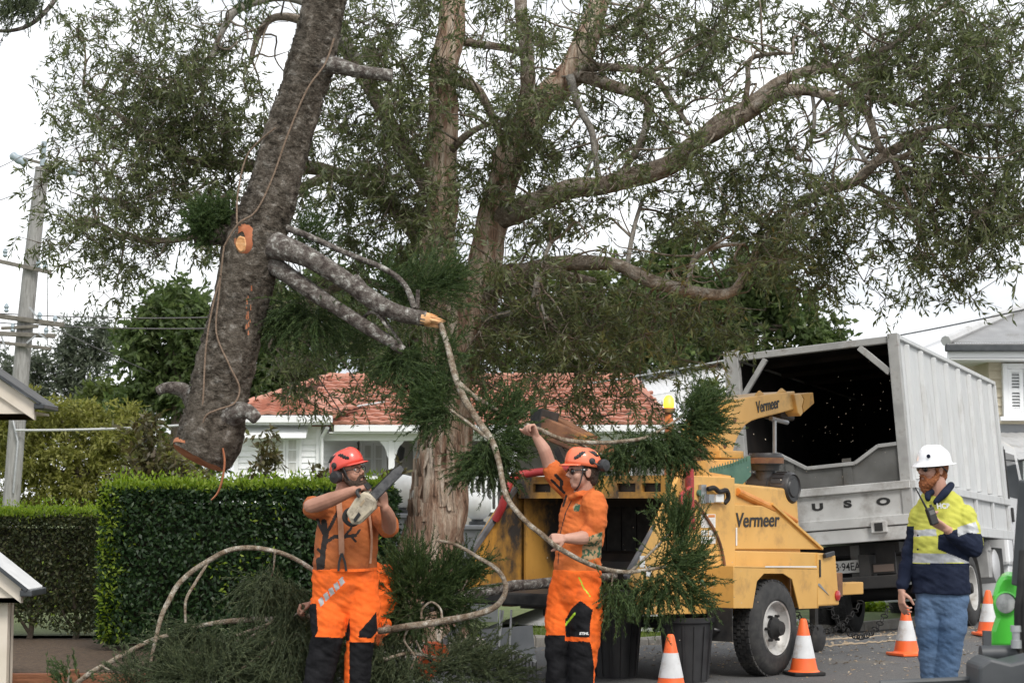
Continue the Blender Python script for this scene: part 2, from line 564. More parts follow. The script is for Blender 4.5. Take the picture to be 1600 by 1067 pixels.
def wire(label, p0, p1, sag, r=0.012, m=None):
    pts = []
    for i in range(25):
        t = i / 24; q = p0.lerp(p1, t); q.z -= sag * 4 * t * (1 - t); pts.append(q)
    o = MB().tube(pts, r, n=5).build('overhead_wire', m or m_wire, None, True)
    return tag(o, label, 'wire', 'overhead wires')
m_wl = mat('wire_pale', (0.45, 0.46, 0.46), rough=0.5)
wire('thin wire running to the tip of the pole from the upper left', P(-120, 300, 22), P(68, 224, DP), 0.1, 0.008)
wire('thin wire running right from the tip of the pole into the foliage', P(68, 224, DP), P(420, 120, 50), 0.1, 0.01)
wire('lower of two thin wires leaving the pole tip to the right', P(40, 243, DP), P(440, 140, 50), 0.1, 0.01)
wire('single thin wire low at left of the pole in open sky', P(-60, 330, 24), P(64, 285, DP), 0.05, 0.008)
wire('uppermost thin wire passing behind the lower crossarms', P(-60, 486, DP), P(420, 492, 40), 0.1, 0.012)
wire('second thin wire passing behind the lower crossarms', P(-60, 500, DP), P(420, 510, 40), 0.1, 0.012)
wire('thin wire dropping right from the lowest crossarm towards the distant gum', P(80, 510, DP), P(420, 640, 60), 0.2, 0.012)
wire('pale service cable from the pole to the white house', P(24, 672, DP - .3), P(600, 628, 36), 0.15, 0.022, m_wl)
wire('pale service wire above the carport roof left of the truck', P(900, 602, 34), P(1140, 562, 30), 0.02, 0.018, m_wl)
wire('dark wire from the truck roof across to the upper right', P(1140, 562, 30), P(1700, 460, 24), 0.1, 0.012)
wire('thin wire crossing open sky behind the big branch at right', P(1100, 215, 34), P(1420, 140, 30), 0.05, 0.008)
wire('second thin wire in the sky gap below the big branch at right', P(1100, 250, 34), P(1420, 170, 30), 0.05, 0.008)
# drop wire on pole
MB().tube([P(75, 424, DP - .2), P(74, 540, DP - .2)], 0.01, n=5).build('drop_wire', m_wire, up, True, rel=pb)

# ================================================================== entry shelter at the left edge (two small gabled roofs)
m_cream = mat('cream_paint', (0.62, 0.55, 0.46), (0.70, 0.63, 0.54), scale=5, rough=0.55, dirt=(0.5, 0.45, 0.38), dscale=3, dlo=.6)
m_gutter = mat('dark_gutter', (0.035, 0.04, 0.045), (0.06, 0.065, 0.07), scale=8, rough=0.4)
m_corr = mat('corrugated_grey', (0.46, 0.46, 0.46), (0.56, 0.56, 0.56), scale=4, rough=0.5, metal=0.2, dirt=(0.3, 0.29, 0.27), dscale=2)
m_corr2 = mat('corrugated_dull', (0.30, 0.31, 0.32), (0.40, 0.41, 0.42), scale=4, rough=0.5, metal=0.3)
def small_gable(name, label, cat_, d, apex, eave, base, depth, tdeep, posts):
    A = P(*apex, d); E = P(*eave, d); Bz = P(*base, d)
    root = thing(name, label, cat_, (A.x, d + depth / 2, 0))
    rl = root.location
    E2 = Vector((2 * A.x - E.x, d, E.z))
    fb = MB()                                           # fascia boards (barge) and soffit gable sheet
    th = tdeep
    for e in (E, E2):
        MB().prism([A + Vector((0, 0, -0.012)), e + Vector((0, 0, -0.012)), e + Vector((0, 0, -th)), A + Vector((0, 0, -th))], (0, 0.03, 0)).build('barge_board', m_cream, root, rel=rl)
    fb.prism([A + Vector((0, .035, -th)), E.lerp(A, .0) + Vector((0, .035, -th)), Vector((E.x, d + .035, Bz.z)), Vector((E2.x, d + .035, Bz.z)), E2 + Vector((0, .035, -th))], (0, 0.03, 0))
    fb.build('gable_panel', m_cream, root, rel=rl)
    for e in (E, E2):
        dr = (e - A).normalized(); ov = e + dr * 0.06
        rb = MB()
        nrm = Vector((-dr.z, 0, dr.x)); nrm = nrm if nrm.z > 0 else -nrm
        n = 14; L = depth
        V = []; Fs = []
        for k in range(n * 4 + 1):                      # corrugations run down the slope
            y = d - 0.05 + L * k / (n * 4); h = 0.012 * math.sin(k * math.pi / 2)
            for p in (A, ov):
                V.append(Vector((p.x, y, p.z)) + nrm * (0.02 + h))
        for k in range(n * 4):
            Fs.append((2 * k, 2 * k + 1, 2 * k + 3, 2 * k + 2))
        rb.add(V, Fs); rb.build('roof_sheet', m_corr2 if cat_ == 'shelter' else m_gutter, root, True, 80, rel=rl)
        MB().bar(ov + Vector((0, -0.05, -0.01)), ov + Vector((0, L - 0.05, -0.01)), 0.09, 0.05).build('gutter', m_gutter, root, bevel=0.01, rel=rl)
        MB().bar(A + nrm * .015 + Vector((0, -0.045, 0)), ov + nrm * .015 + Vector((0, -0.045, 0)), 0.03, 0.025).build('roof_edge', m_gutter, root, rel=rl)
    MB().bb(E.x, E2.x, d + 0.06, d + depth, Bz.z, Bz.z + 0.02).build('soffit', m_cream, root, rel=rl)
    for (x, z1) in posts:
        q = P(x, 900, d + 0.2)
        for yy in (d + 0.2, d + depth - 0.15):
            MB().bb(q.x - 0.05, q.x + 0.05, yy - 0.05, yy + 0.05, -0.1, Bz.z).build('post', m_cream, root, bevel=0.006, rel=rl)
    return root
small_gable('porch_roof', 'cream gabled porch roof with dark gutter jutting in at left', 'porch', 15.5, (-133, 500), (54, 627), (52, 646), 0.5, 0.16, [(-330, 0)])
small_gable('gate_shelter', 'little cream gabled shelter on posts at the lower left edge', 'shelter', 13.2, (-90, 818), (33, 916), (31, 934), 0.42, 0.12, [(6, 0)])

# ================================================================== hedges
lm_hedge = leafmat('hedge_leaf', (0.014, 0.034, 0.012), (0.024, 0.054, 0.018), (0.045, 0.085, 0.024), trans=0.25, rough=0.45)
lm_new = leafmat('hedge_new_leaf', (0.12, 0.20, 0.02), (0.20, 0.29, 0.03), (0.30, 0.38, 0.06), trans=0.4)
lm_hedge2 = leafmat('hedge_leaf_bronze', (0.028, 0.04, 0.014), (0.045, 0.058, 0.02), (0.09, 0.09, 0.035), trans=0.25)
m_core = mat('hedge_light_block', (0.02, 0.022, 0.012), (0.035, 0.03, 0.018), scale=20, rough=0.95, bump=0.8)
m_twig = mat('twig_bark', (0.09, 0.07, 0.05), (0.16, 0.13, 0.10), scale=20, rough=0.9)
def hedge(label, x0, x1, y0, y1, z0, z1, n, lm, ll, top_new, side_new):
    root = thing('hedge', label, 'hedge', ((x0 + x1) / 2, (y0 + y1) / 2, 0), 'clipped hedges in front of the house')
    rl = root.location
    cb = MB(); cb.bb(x0 + .16, x1 - .16, y0 + .16, y1 - .16, z0 + .2, z1 - .14); cb.build('light_block_core', m_core, root, rel=rl)  # solid dark box for the inner twigs, added to block light through the leaves
    A = [('f', (x1 - x0) * (z1 - z0)), ('l', (y1 - y0) * (z1 - z0) * 1.2), ('r', (y1 - y0) * (z1 - z0)), ('t', (x1 - x0) * (y1 - y0) * .9)]
    tot = sum(a for _, a in A)
    PS, DS, SL = [], [], []
    for k, a in A:
        m = int(n * a / tot)
        q = RNG.random((m, 3))
        x = x0 + (x1 - x0) * q[:, 0]; y = y0 + (y1 - y0) * q[:, 1]; z = z0 + (z1 - z0) * q[:, 2]
        dep = np.abs(RNG.normal(size=m)) * 0.07
        bulge = np.array([noise.noise(Vector((a_ * 2.6, b_ * 2.6, c_ * 2.6))) + .5 * noise.noise(Vector((a_ * 7, b_ * 7, c_ * 7))) for a_, b_, c_ in zip(x, y, z)]) * 0.10
        dep = dep + bulge
        nn = np.zeros((m, 3))
        if k == 'f': y = y0 + dep; nn[:, 1] = -1
        if k == 'l': x = x0 + dep; nn[:, 0] = -1
        if k == 'r': x = x1 - dep; nn[:, 0] = 1
        if k == 't': z = z1 - dep * 0.8; nn[:, 2] = 1
        # uneven lower edge
        if k in 'flr':
            edge = z0 + 0.10 * np.array([noise.noise(Vector((a_ * 1.7, b_ * 1.7, 3.1))) for a_, b_ in zip(x, y)]) + .06
            keep = z > edge
            x, y, z, nn = x[keep], y[keep], z[keep], nn[keep]
        PS.append(np.stack([x, y, z], 1)); DS.append(nn)
    pos = np.concatenate(PS); nn = np.concatenate(DS); m = len(pos)
    d = RNG.normal(size=(m, 3)) * 0.8 + nn * 0.35; d[:, 2] += 0.1
    o = link('foliage', leaf_mesh('hedge_foliage', pos - np.array(rl), d, ll * (0.6 + 0.8 * RNG.random(m)), ll * 0.5 * (0.7 + 0.6 * RNG.random(m)), nrm=nn + RNG.normal(size=(m, 3)) * 0.5), lm, root)
    # new shoots on the top and along the corner
    m = top_new
    pos = np.stack([RNG.uniform(x0, x1, m), y0 + (y1 - y0) * RNG.random(m) ** 1.6, z1 - 0.03 + 0.09 * RNG.random(m) + .09 * (RNG.random(m) > .94)], 1)
    hgt = np.array([noise.noise(Vector((a_ * 3.3, b_ * 3.3, 9.0))) for a_, b_, _ in pos]) * 0.05
    pos[:, 2] += hgt
    d = RNG.normal(size=(m, 3)) * 0.5; d[:, 2] += 0.9
    k = side_new
    p2 = np.stack([x0 + np.abs(RNG.normal(size=k)) * 0.10, y0 + np.abs(RNG.normal(size=k)) * 0.15 - 0.03, RNG.uniform(z0 + .1, z1, k)], 1)
    d2 = RNG.normal(size=(k, 3)) * 0.7; d2[:, 0] -= 0.5; d2[:, 1] -= 0.4
    k3 = side_new // 2
    p3 = np.stack([RNG.uniform(x0, x1, k3), np.full(k3, y0 - 0.02), RNG.uniform(z0 + .1, z1, k3)], 1)
    cl = np.array([noise.noise(Vector((a_ * 2.0, 5.0, c_ * 2.0))) for a_, _, c_ in p3]); p3 = p3[cl > 0.18]
    d3 = RNG.normal(size=(len(p3), 3)) * 0.7; d3[:, 1] -= 0.5
    pos = np.concatenate([pos, p2, p3]); d = np.concatenate([d, d2, d3]); m = len(pos)
    link('new_growth', leaf_mesh('hedge_new_growth', pos - np.array(rl), d, ll * (0.6 + 0.8 * RNG.random(m)), ll * 0.45), lm_new, root)
    nst = int((x1 - x0) / 0.45)
    for i in range(nst):
        x = x0 + 0.25 + (x1 - x0 - .5) * i / max(1, nst - 1)
        y = (y0 + y1) / 2 - 0.25
        b = MB(); b.tube([(x, y, -0.05), (x + .03, y, .15), (x - .02, y - .05, z0 + .45)], [.035, .03, .02], n=6)
        for s in (-1, 1):
            b.tube([(x, y, .08), (x + s * .1, y - .05, .25), (x + s * .18, y - .1, z0 + .45)], [.02, .016, .01], n=5)
        b.build('stem', m_twig, root, True, rel=rl)
    return root
hedge('tall glossy dark green clipped hedge behind the man with the chainsaw', P(158, 760, 16.5).x, P(606, 760, 16.5).x, 16.5, 17.6, 0.05, 1.52, 46000, lm_hedge, 0.05, 6500, 1700)
hedge('lower bronze-green clipped hedge at far left', -6.6, P(152, 800, 18.3).x, 18.3, 19.2, 0.08, 1.27, 30000, lm_hedge2, 0.042, 6000, 500)

# ================================================================== globe lamps on pillars
m_globe = mat('globe_glass', (0.78, 0.78, 0.75), (0.85, 0.85, 0.82), scale=4, rough=0.3, dirt=(0.35, 0.34, 0.3), dscale=14, dlo=.66, dhi=.78)
m_render = mat('grey_render', (0.26, 0.27, 0.29), (0.33, 0.34, 0.36), scale=5, rough=0.8, bump=0.2, bscale=80)
def globe(px, py, d, r, label):
    c = P(px, py, d); root = thing('globe_lamp', label, 'lamp', (c.x, c.y, 0), 'white globe lamps on gate pillars'); rl = root.location
    prof = [(-r * math.cos(a), r * math.sin(a)) for a in np.linspace(0.25, math.pi, 18)]
    MB().lathe(c, (0, 0, 1), prof, n=28).build('globe', m_globe, root, True, rel=rl)
    MB().lathe((c.x, c.y, c.z - r - .05), (0, 0, 1), [(0, .1), (.04, .1), (.05, .07), (.075, .07)], n=20).build('collar', m_gutter, root, True, rel=rl)
    zt = c.z - r - .05
    MB().bb(c.x - .2, c.x + .24, c.y - .2, c.y + .24, -0.1, zt - .05).build('pillar', m_render, root, bevel=.01, rel=rl)
    MB().bb(c.x - .24, c.x + .28, c.y - .24, c.y + .28, zt - .05, zt).build('cap', m_render, root, bevel=.01, rel=rl)
globe(746, 791, 21.0, 0.165, 'white globe lamp on grey pillar right of the paperbark trunk')
globe(629, 768, 20.0, 0.19, 'white globe lamp half hidden behind the paperbark trunk')
# ================================================================== white weatherboard house
m_white = mat('white_weatherboard', (0.84, 0.85, 0.86), (0.88, 0.89, 0.90), scale=3, rough=0.5, dirt=(0.74, 0.74, 0.73), dscale=3, dlo=.6)
m_trim = mat('white_trim', (0.80, 0.81, 0.82), rough=0.45)
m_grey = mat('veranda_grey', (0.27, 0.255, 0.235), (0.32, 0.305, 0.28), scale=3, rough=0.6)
m_glass = mat('window_glass', (0.10, 0.115, 0.12), (0.2, 0.22, 0.22), scale=2, rough=0.12, spec=0.7)
m_curt = mat('curtain', (0.5, 0.5, 0.48), (0.62, 0.62, 0.6), scale=12, rough=0.8, stretch=(6, 1, .3))
m_tile = mat('terracotta_tile', (0.40, 0.17, 0.115), (0.50, 0.245, 0.175), scale=1.4, rough=0.75, bump=0.3, bscale=30, dirt=(0.22, 0.11, 0.08), dscale=7, dlo=.53, dhi=.72, island=.12)
m_dark = mat('dark_metal', (0.02, 0.02, 0.022), rough=0.5)
HY = 35.0
def hx(px, d=HY): return P(px, 700, d).x
def hz_(py, d=HY): return P(800, py, d).z
hr = thing('house', 'white weatherboard cottage with terracotta tiled roof behind the hedge', 'house', (-2, HY + 3, 0)); hl = hr.location
# solid walls behind the boards
x0, x1 = hx(368), hx(499); zt = hz_(664)
b = MB(); b.bb(x0 + .03, x1 - .03, HY + .05, HY + 6, -0.1, zt)
b.build('wall', m_white, hr, rel=hl)
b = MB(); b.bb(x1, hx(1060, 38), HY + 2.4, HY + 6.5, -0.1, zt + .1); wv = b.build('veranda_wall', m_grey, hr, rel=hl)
# weatherboards: one object each, sharing a unit mesh
def unit_board():
    b = MB()
    pts = [Vector((0, 0, 0)), Vector((0, -0.036, 0)), Vector((0, -0.004, 1)), Vector((0, 0, 1))]
    b.prism(pts, (1, 0, 0)); me = b.mesh('weatherboard'); me.materials.append(m_white); return me
ub = unit_board()
BH = 0.118
wx0, wx1, wz0, wz1 = hx(422), hx(472), hz_(748), hz_(680)
z = 0.4
while z < zt - .02:
    segs = [(x0, x1)]
    if z + BH > wz0 and z < wz1: segs = [(x0, wx0), (wx1, x1)]
    for a, c in segs:
        o = link('weatherboard', ub, None, hr, Vector((a, HY + .05, z)) - hl); o.scale = (c - a, 1, BH + .004)
    z += BH
# return wall (faces right, towards the veranda) with boards
z = 0.4
while z < zt - .02:
    o = link('weatherboard', ub, None, hr, Vector((x1 - .03, HY + .05, z)) - hl); o.rotation_euler = (0, 0, R(90 - 14)); o.scale = (2.3, 1, BH + .004)
    z += BH
b = MB(); b.bb(x1 - .06, x1 + .03, HY - .02, HY + .06, 0, zt); b.build('corner_board', m_trim, hr, rel=hl)
b = MB(); b.bb(x0 - .03, x0 + .06, HY - .02, HY + .06, 0, zt); b.build('corner_board', m_trim, hr, rel=hl)
b = MB(); b.tube([(x1 + .05, HY - .05, .0), (x1 + .05, HY - .05, zt - .25), (x1 + .18, HY - .25, zt - .06)], .04, n=10); b.build('downpipe', m_trim, hr, True, rel=hl)
# window with hood, two sashes
def window(parent, x0, x1, y, z0, z1, rl, cols=2, rows=3, curtain=True):
    w = MB(); t = .06
    w.bb(x0 - t, x0, y - .05, y + .06, z0 - t, z1 + t); w.bb(x1, x1 + t, y - .05, y + .06, z0 - t, z1 + t)
    w.bb(x0, x1, y - .05, y + .06, z1, z1 + t); w.bb(x0 - t - .03, x1 + t + .03, y - .1, y - .052, z0 - t - .03, z0 - t + .02)
    w.bb(x0, x1, y - .05, y + .06, z0 - t, z0)
    wo = w.build('window', m_trim, parent, bevel=.006, rel=rl)
    for c in range(cols):
        a = x0 + (x1 - x0) * c / cols; e = x0 + (x1 - x0) * (c + 1) / cols
        s = MB(); s.bb(a + .004, a + .05, y - .02, y + .02, z0, z1); s.bb(e - .05, e - .004, y - .02, y + .02, z0, z1)
        s.bb(a + .05, e - .05, y - .02, y + .02, z0, z0 + .05); s.bb(a + .05, e - .05, y - .02, y + .02, z1 - .05, z1)
        for r_ in range(1, rows):
            zz = z0 + (z1 - z0) * r_ / rows; s.bb(a + .05, e - .05, y - .015, y + .015, zz - .012, zz + .012)
        s.build('sash', m_trim, wo, rel=Vector((0, 0, 0)) + Vector(rl))
        for r_ in range(rows):
            za = z0 + (z1 - z0) * r_ / rows; zb = z0 + (z1 - z0) * (r_ + 1) / rows
            MB().bb(a + .045, e - .045, y + .0, y + .006, za + .01, zb - .01).build('pane', m_curt if curtain else m_glass, wo, rel=rl)
    return wo
window(hr, wx0 + .06, wx1 - .06, HY - .02, wz0 + .08, wz1 - .04, hl)
b = MB(); hzv = hz_(676)
b.prism([(hx(378), HY - .45, hzv - .12), (hx(378), HY - .42, hzv - .04), (hx(378), HY, hzv + .12), (hx(378), HY, hzv + .06)], (hx(482) - hx(378), 0, 0)); b.build('window_hood', m_trim, hr, bevel=.01, rel=hl)
# veranda: beam, posts with brackets, balustrade, french doors, lantern
VY = HY + .2
b = MB(); b.bb(x1 + .05, hx(1040), VY - .06, VY + .06, hz_(688), hz_(676)); b.build('veranda_beam', m_trim, hr, bevel=.01, rel=hl)
for px in (611, 800, 985):
    x = hx(px); b = MB(); b.bb(x - .06, x + .06, VY - .05, VY + .05, 0, hz_(688)); po = b.build('veranda_post', m_trim, hr, bevel=.008, rel=hl)
    for s in (-1, 1):
        zt2 = hz_(688); pts = [Vector((x + s * .06, VY - .02, zt2 - .36)), Vector((x + s * .06, VY - .02, zt2)), Vector((x + s * .24, VY - .02, zt2))]
        for k in range(1, 6):
            a = k / 6 * math.pi / 2; pts.append(Vector((x + s * (.24 - .155 * math.sin(a)), VY - .02, zt2 - .05 - .31 * (1 - math.cos(a)))))
        MB().prism(pts, (0, .04, 0)).build('bracket', m_trim, po, rel=hl)
fl = hz_(800)
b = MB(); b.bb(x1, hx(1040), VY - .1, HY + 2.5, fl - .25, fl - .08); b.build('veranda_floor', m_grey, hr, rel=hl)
zr = hz_(748)
b = MB(); b.bb(x1 + .1, hx(1040), VY - .03, VY + .03, zr, zr + .06); b.bb(x1 + .1, hx(1040), VY - .03, VY + .03, fl, fl + .06); b.build('handrail', m_trim, hr, rel=hl)
pk = MB(); pk.bb(-.022, .022, -.015, .015, 0, zr - fl); pkm = pk.mesh('picket'); pkm.materials.append(m_trim)
x = x1 + .2
while x < hx(1030):
    link('picket', pkm, None, hr, Vector((x, VY, fl)) - hl); x += .105
window(hr, hx(566, HY + 2.3), hx(600, HY + 2.3), HY + 2.36, hz_(790, HY + 2.3), hz_(692, HY + 2.3), hl, 2, 4, True)
window(hr, hx(650, HY + 2.3), hx(690, HY + 2.3), HY + 2.36, hz_(770, HY + 2.3), hz_(692, HY + 2.3), hl, 2, 3, False)
c = P(624, 706, HY + 1.2); la = MB(); la.lathe(c - Vector((0, 0, .18)), (0, 0, 1), [(0, .03), (.05, .1), (.26, .13), (.30, .05), (.36, .02)], n=6)
la.tube([c + Vector((0, 0, .18)), c + Vector((0, 0, .42))], .012, n=5); la.build('lantern', m_dark, hr, rel=hl)
# eaves, fascia, gutters
ze = hz_(662)
b = MB(); b.bb(x0 - .35, x1 + .3, HY - .5, HY - .44, ze, ze + .14); b.bb(x0 - .35, x0 - .3, HY - .44, HY + 6, ze, ze + .14); b.build('gutter', m_trim, hr, bevel=.01, rel=hl)
b = MB(); b.bb(x0 - .3, x1 + .25, HY - .44, HY + .3, ze - .03, ze); b.build('soffit', m_trim, hr, rel=hl)
zm = hz_(675)
b = MB(); b.bb(x1 + .3, hx(1048), VY - .42, VY - .36, zm, zm + .13); b.build('gutter', m_trim, hr, bevel=.01, rel=hl)
b = MB(); b.bb(x1 + .2, hx(1044), VY - .36, VY + 2.6, zm - .03, zm); b.build('veranda_ceiling', m_trim, hr, rel=hl)
# roof planes with real tiles
TW, TL = 0.30, 0.335
tb = MB()
npf = 7
for row in (0, 1):
    for k in range(npf):
        u = k / (npf - 1)
        hgt = 0.022 * (0.5 + 0.5 * math.cos(2 * math.pi * (u - .1))) + .012
        tb.v.append(Vector((u * TW, row * (TL + .05), hgt + (0.055 if row == 0 else 0.0))))
tb.f += [(k, k + 1, npf + k + 1, npf + k) for k in range(npf - 1)]; tb.m += [0] * (npf - 1)
for k in range(npf - 1):                       # front lip
    i0 = len(tb.v); tb.v += [tb.v[k] - Vector((0, -.004, .055)), tb.v[k + 1] - Vector((0, -.004, .055))]; tb.f.append((i0, i0 + 1, k + 1, k)); tb.m.append(0)
tile_me = bpy.data.meshes.new('roof_tile'); tile_me.from_pydata([tuple(v) for v in tb.v], [], tb.f); tile_me.materials.append(m_tile); tile_me.update()
tile_np = np.array([tuple(v) for v in tb.v]); tile_f = tb.f
tiles_as_parts = 0
rest = MB()
roof = MB()
def roof_plane(Pts, under=True):
    """Pts: polygon in world space, first edge is the eave (left to right)"""
    global tiles_as_parts
    Pts = [Vector(p) for p in Pts]
    o = Pts[0]; ex = (Pts[1] - o).normalized(); nn = (Pts[1] - o).cross(Pts[-1] - o).normalized()
    if nn.z < 0: nn = -nn
    ey = nn.cross(ex)
    if ey.z < 0: ey = -ey
    roof.add([p - nn * .02 for p in Pts], [tuple(range(len(Pts)))])
    P2 = [((p - o).dot(ex), (p - o).dot(ey)) for p in Pts]
    mxy = max(p[1] for p in P2)
    j = 0
    Mr = Matrix((ex, ey, nn)).transposed()
    while j * TL < mxy:
        yy = j * TL + TL * .5
        cr = []
        for k in range(len(P2)):
            (xa, ya), (xb, yb) = P2[k], P2[(k + 1) % len(P2)]
            if (ya - yy) * (yb - yy) < 0: cr.append(xa + (xb - xa) * (yy - ya) / (yb - ya))
        if len(cr) >= 2:
            xa, xb = min(cr), max(cr)
            x = xa - (random.random() * .0) + (0.5 * TW if j % 2 else 0) - TW
            while x < xb - TW * .3:
                if x > xa - TW * .6:
                    p = o + ex * x + ey * (j * TL) + nn * random.uniform(-.004, .006)
                    if tiles_as_parts < 300:
                        t = link('roof_tile', tile_me, None, roof_o, p - hl); t.rotation_euler = Mr.to_euler(); tiles_as_parts += 1
                    else:
                        rest.add([p + ex * v[0] + ey * v[1] + nn * v[2] for v in tile_np], tile_f)
                x += TW
        j += 1
    return ex, ey, nn
roof_o = link('roof', bpy.data.meshes.new('roof'), None, hr)
# main roof: hip. front eave at the veranda; ridge behind
xl, xr = x0 - .3, hx(1046)
ey0, zE = VY - .4, zm + .12
RY, RZ = HY + 4.0, hz_(592, HY + 4.0)
rl_, rr_ = P(515, 590, RY).x, P(985, 610, RY).x
roof_plane([(xl + 1.8, ey0, zE), (xr, ey0, zE), (rr_, RY, RZ), (rl_, RY, RZ)])
roof_plane([(xr, ey0, zE), (xr, RY + 3, zE), (rr_, RY, RZ)])
# left wing hip
we = HY - .45; wz = ze + .14; wr = P(438, 618, HY + 2.2)
roof_plane([(xl, we, wz), (x1 + .3, we, wz), (wr.x + .25, wr.y, wr.z), (wr.x, wr.y, wr.z)])
roof_plane([(xl, HY + 6, wz), (xl, we, wz), (wr.x, wr.y, wr.z), (rl_, RY, RZ)])
roof_plane([(x1 + .3, we, wz), (x1 + .9, HY + 1.5, wz + .3), (rl_ + .3, RY, RZ), (wr.x + .25, wr.y, wr.z)])
me = roof.mesh('roof_deck'); me.materials.append(m_tile); roof_o.data = me
roof_o.data.transform(Matrix.Translation(-hl))
if rest.v:
    o = rest.build('roof_tiles_far', m_tile, hr, rel=hl); o['kind'] = 'stuff'
for a, c in (((rl_, RY, RZ), (rr_, RY, RZ)), ((rr_, RY, RZ), (xr, ey0, zE)), ((wr.x, wr.y, wr.z), (xl, we, wz)), ((wr.x + .25, wr.y, wr.z), (x1 + .3, we, wz)), ((wr.x, wr.y, wr.z), (rl_, RY, RZ)), ((rl_, RY, RZ), (xl, HY + 6, wz))):
    a, c = Vector(a), Vector(c); n = max(2, int((c - a).length / .36)); capm = MB()
    for k in range(n):
        p, q = a.lerp(c, k / n), a.lerp(c, (k + 1.06) / n)
        capm.tube([p + Vector((0, 0, .045)), q + Vector((0, 0, .03))], [.1, .085], n=8)
    capm.build('ridge_cap', m_tile, roof_o, True, 60, rel=hl)

# ================================================================== carport with white roof beyond
m_whiteroof = mat('white_sheet_roof', (0.74, 0.75, 0.76), (0.8, 0.8, 0.81), scale=4, rough=0.4)
ca = thing('carport', 'long white flat carport roof between cottage and truck', 'carport', (4.4, 44, 0)); cl = ca.location
d = 43
a, c = P(955, 628, d), P(1185, 588, d)
MB().prism([a, c, c + Vector((0, 0, -.28)), a + Vector((0, 0, -.28))], (0, .06, 0)).build('fascia', m_trim, ca, rel=cl)
b = MB()
V = []; n = 60
for k in range(n + 1):
    p = a.lerp(c, k / n) + Vector((0, -.05, .03 + .015 * (k % 2)))
    V += [p, p + Vector((0, 5.0, .9))]
b.add(V, [(2 * k, 2 * k + 2, 2 * k + 3, 2 * k + 1) for k in range(n)]); b.build('roof_sheet', m_whiteroof, ca, rel=cl)
for t in (.04, .5, .96):
    p = a.lerp(c, t)
    for yy in (.2, 4.5):
        MB().bb(p.x - .06, p.x + .06, d + yy, d + yy + .12, -.1, p.z - .05).build('post', m_trim, ca, rel=cl)

# ================================================================== cream house at right
m_creamb = mat('cream_weatherboard', (0.46, 0.41, 0.30), (0.52, 0.46, 0.35), scale=3, rough=0.6)
D2 = 30.0
nb = thing('neighbour_house', 'cream weatherboard house with grey corrugated roof at right edge', 'house', (10.5, D2 + 3, 0)); nl = nb.location
wx = P(1546, 600, D2).x; zt2 = P(1550, 560, D2).z; zb2 = P(1550, 662, D2).z
MB().bb(wx, wx + 8, D2 + .05, D2 + 7, zb2, zt2).build('wall', m_creamb, nb, rel=nl)
MB().bb(wx + .05, wx + 8, D2 + .12, D2 + 7, -.1, zb2).build('base_wall', m_render, nb, rel=nl)
cb_me = unit_board(); cb_me = cb_me.copy(); cb_me.materials.clear(); cb_me.materials.append(m_creamb)
nwx0, nwx1, nwz0, nwz1 = P(1566, 600, D2).x, P(1606, 600, D2).x, P(1566, 652, D2).z, P(1566, 568, D2).z
z = zb2
while z < zt2 - .02:
    segs = [(wx, wx + 8)]
    if z + .15 > nwz0 - .05 and z < nwz1 + .05: segs = [(wx, nwx0), (nwx1, wx + 8)]
    for a, c in segs:
        o = link('weatherboard', cb_me, None, nb, Vector((a, D2 + .05, z)) - nl); o.scale = (c - a, 1, .154)
    z += .15
w = MB(); y = D2
for q in ((nwx0, nwx0 + .08, nwz0, nwz1), (nwx1 - .08, nwx1, nwz0, nwz1)): w.bb(q[0], q[1], y - .06, y + .06, q[2], q[3])
w.bb(nwx0 + .08, nwx1 - .08, y - .06, y + .06, nwz1 - .09, nwz1); w.bb(nwx0 + .08, nwx1 - .08, y - .06, y + .06, nwz0, nwz0 + .09)
w.bb(nwx0 - .08, nwx1 + .08, y - .14, y - .062, nwz0 - .06, nwz0 + .01)
wo = w.build('window', m_trim, nb, bevel=.008, rel=nl)
MB().bb(nwx0 + .08, nwx1 - .08, y + .03, y + .04, nwz0 + .08, nwz1 - .08).build('pane', m_glass, wo, rel=nl)
w = MB()
for (xa, xb) in ((nwx0 + .085, nwx0 + .15), (nwx1 - .15, nwx1 - .085)): w.bb(xa, xb, y - .04, y - .01, nwz0 + .095, nwz1 - .095)
for zz in (nwz0 + .12, (nwz0 + nwz1) / 2, nwz1 - .12): w.bb(nwx0 + .151, nwx1 - .151, y - .04, y - .01, zz - .03, zz + .03)
so_ = w.build('shutter', m_trim, wo, rel=nl)
zz = nwz0 + .17
sm = MB(); sm.box((0, 0, 0), (nwx1 - nwx0 - .3, .05, .008), Matrix.Rotation(R(35), 3, 'X')); smm = sm.mesh('slat'); smm.materials.append(m_trim)
while zz < nwz1 - .14:
    link('slat', smm, None, wo, Vector(((nwx0 + nwx1) / 2, y - .02, zz)) - nl); zz += .052
ea, eb = P(1478, 546, D2 - .6), P(2300, 546, D2 - .6)
MB().bb(ea.x, eb.x, D2 - .62, D2 - .5, ea.z - .03, ea.z + .1).build('gutter', m_gutter, nb, bevel=.02, rel=nl)
MB().bb(ea.x + .1, eb.x, D2 - .5, D2 + 1, ea.z - .16, ea.z - .13).build('soffit', m_trim, nb, rel=nl)
MB().bb(ea.x + .05, eb.x, D2 - .5, D2 - .46, ea.z - .14, ea.z + .02).build('fascia', m_trim, nb, rel=nl)
b = MB(); V = []; Fs = []; n = 420
rzy = D2 + 4.0
for k in range(n + 1):
    x = ea.x + (eb.x - ea.x) * k / n; h = .02 * math.cos(k * math.pi)
    t = min(1.0, (x - ea.x) / 3.6)
    V += [Vector((x, D2 - .6, ea.z + .11 + h)), Vector((x, D2 - .6 + 4.6 * t, ea.z + .11 + h + 1.5 * t))]
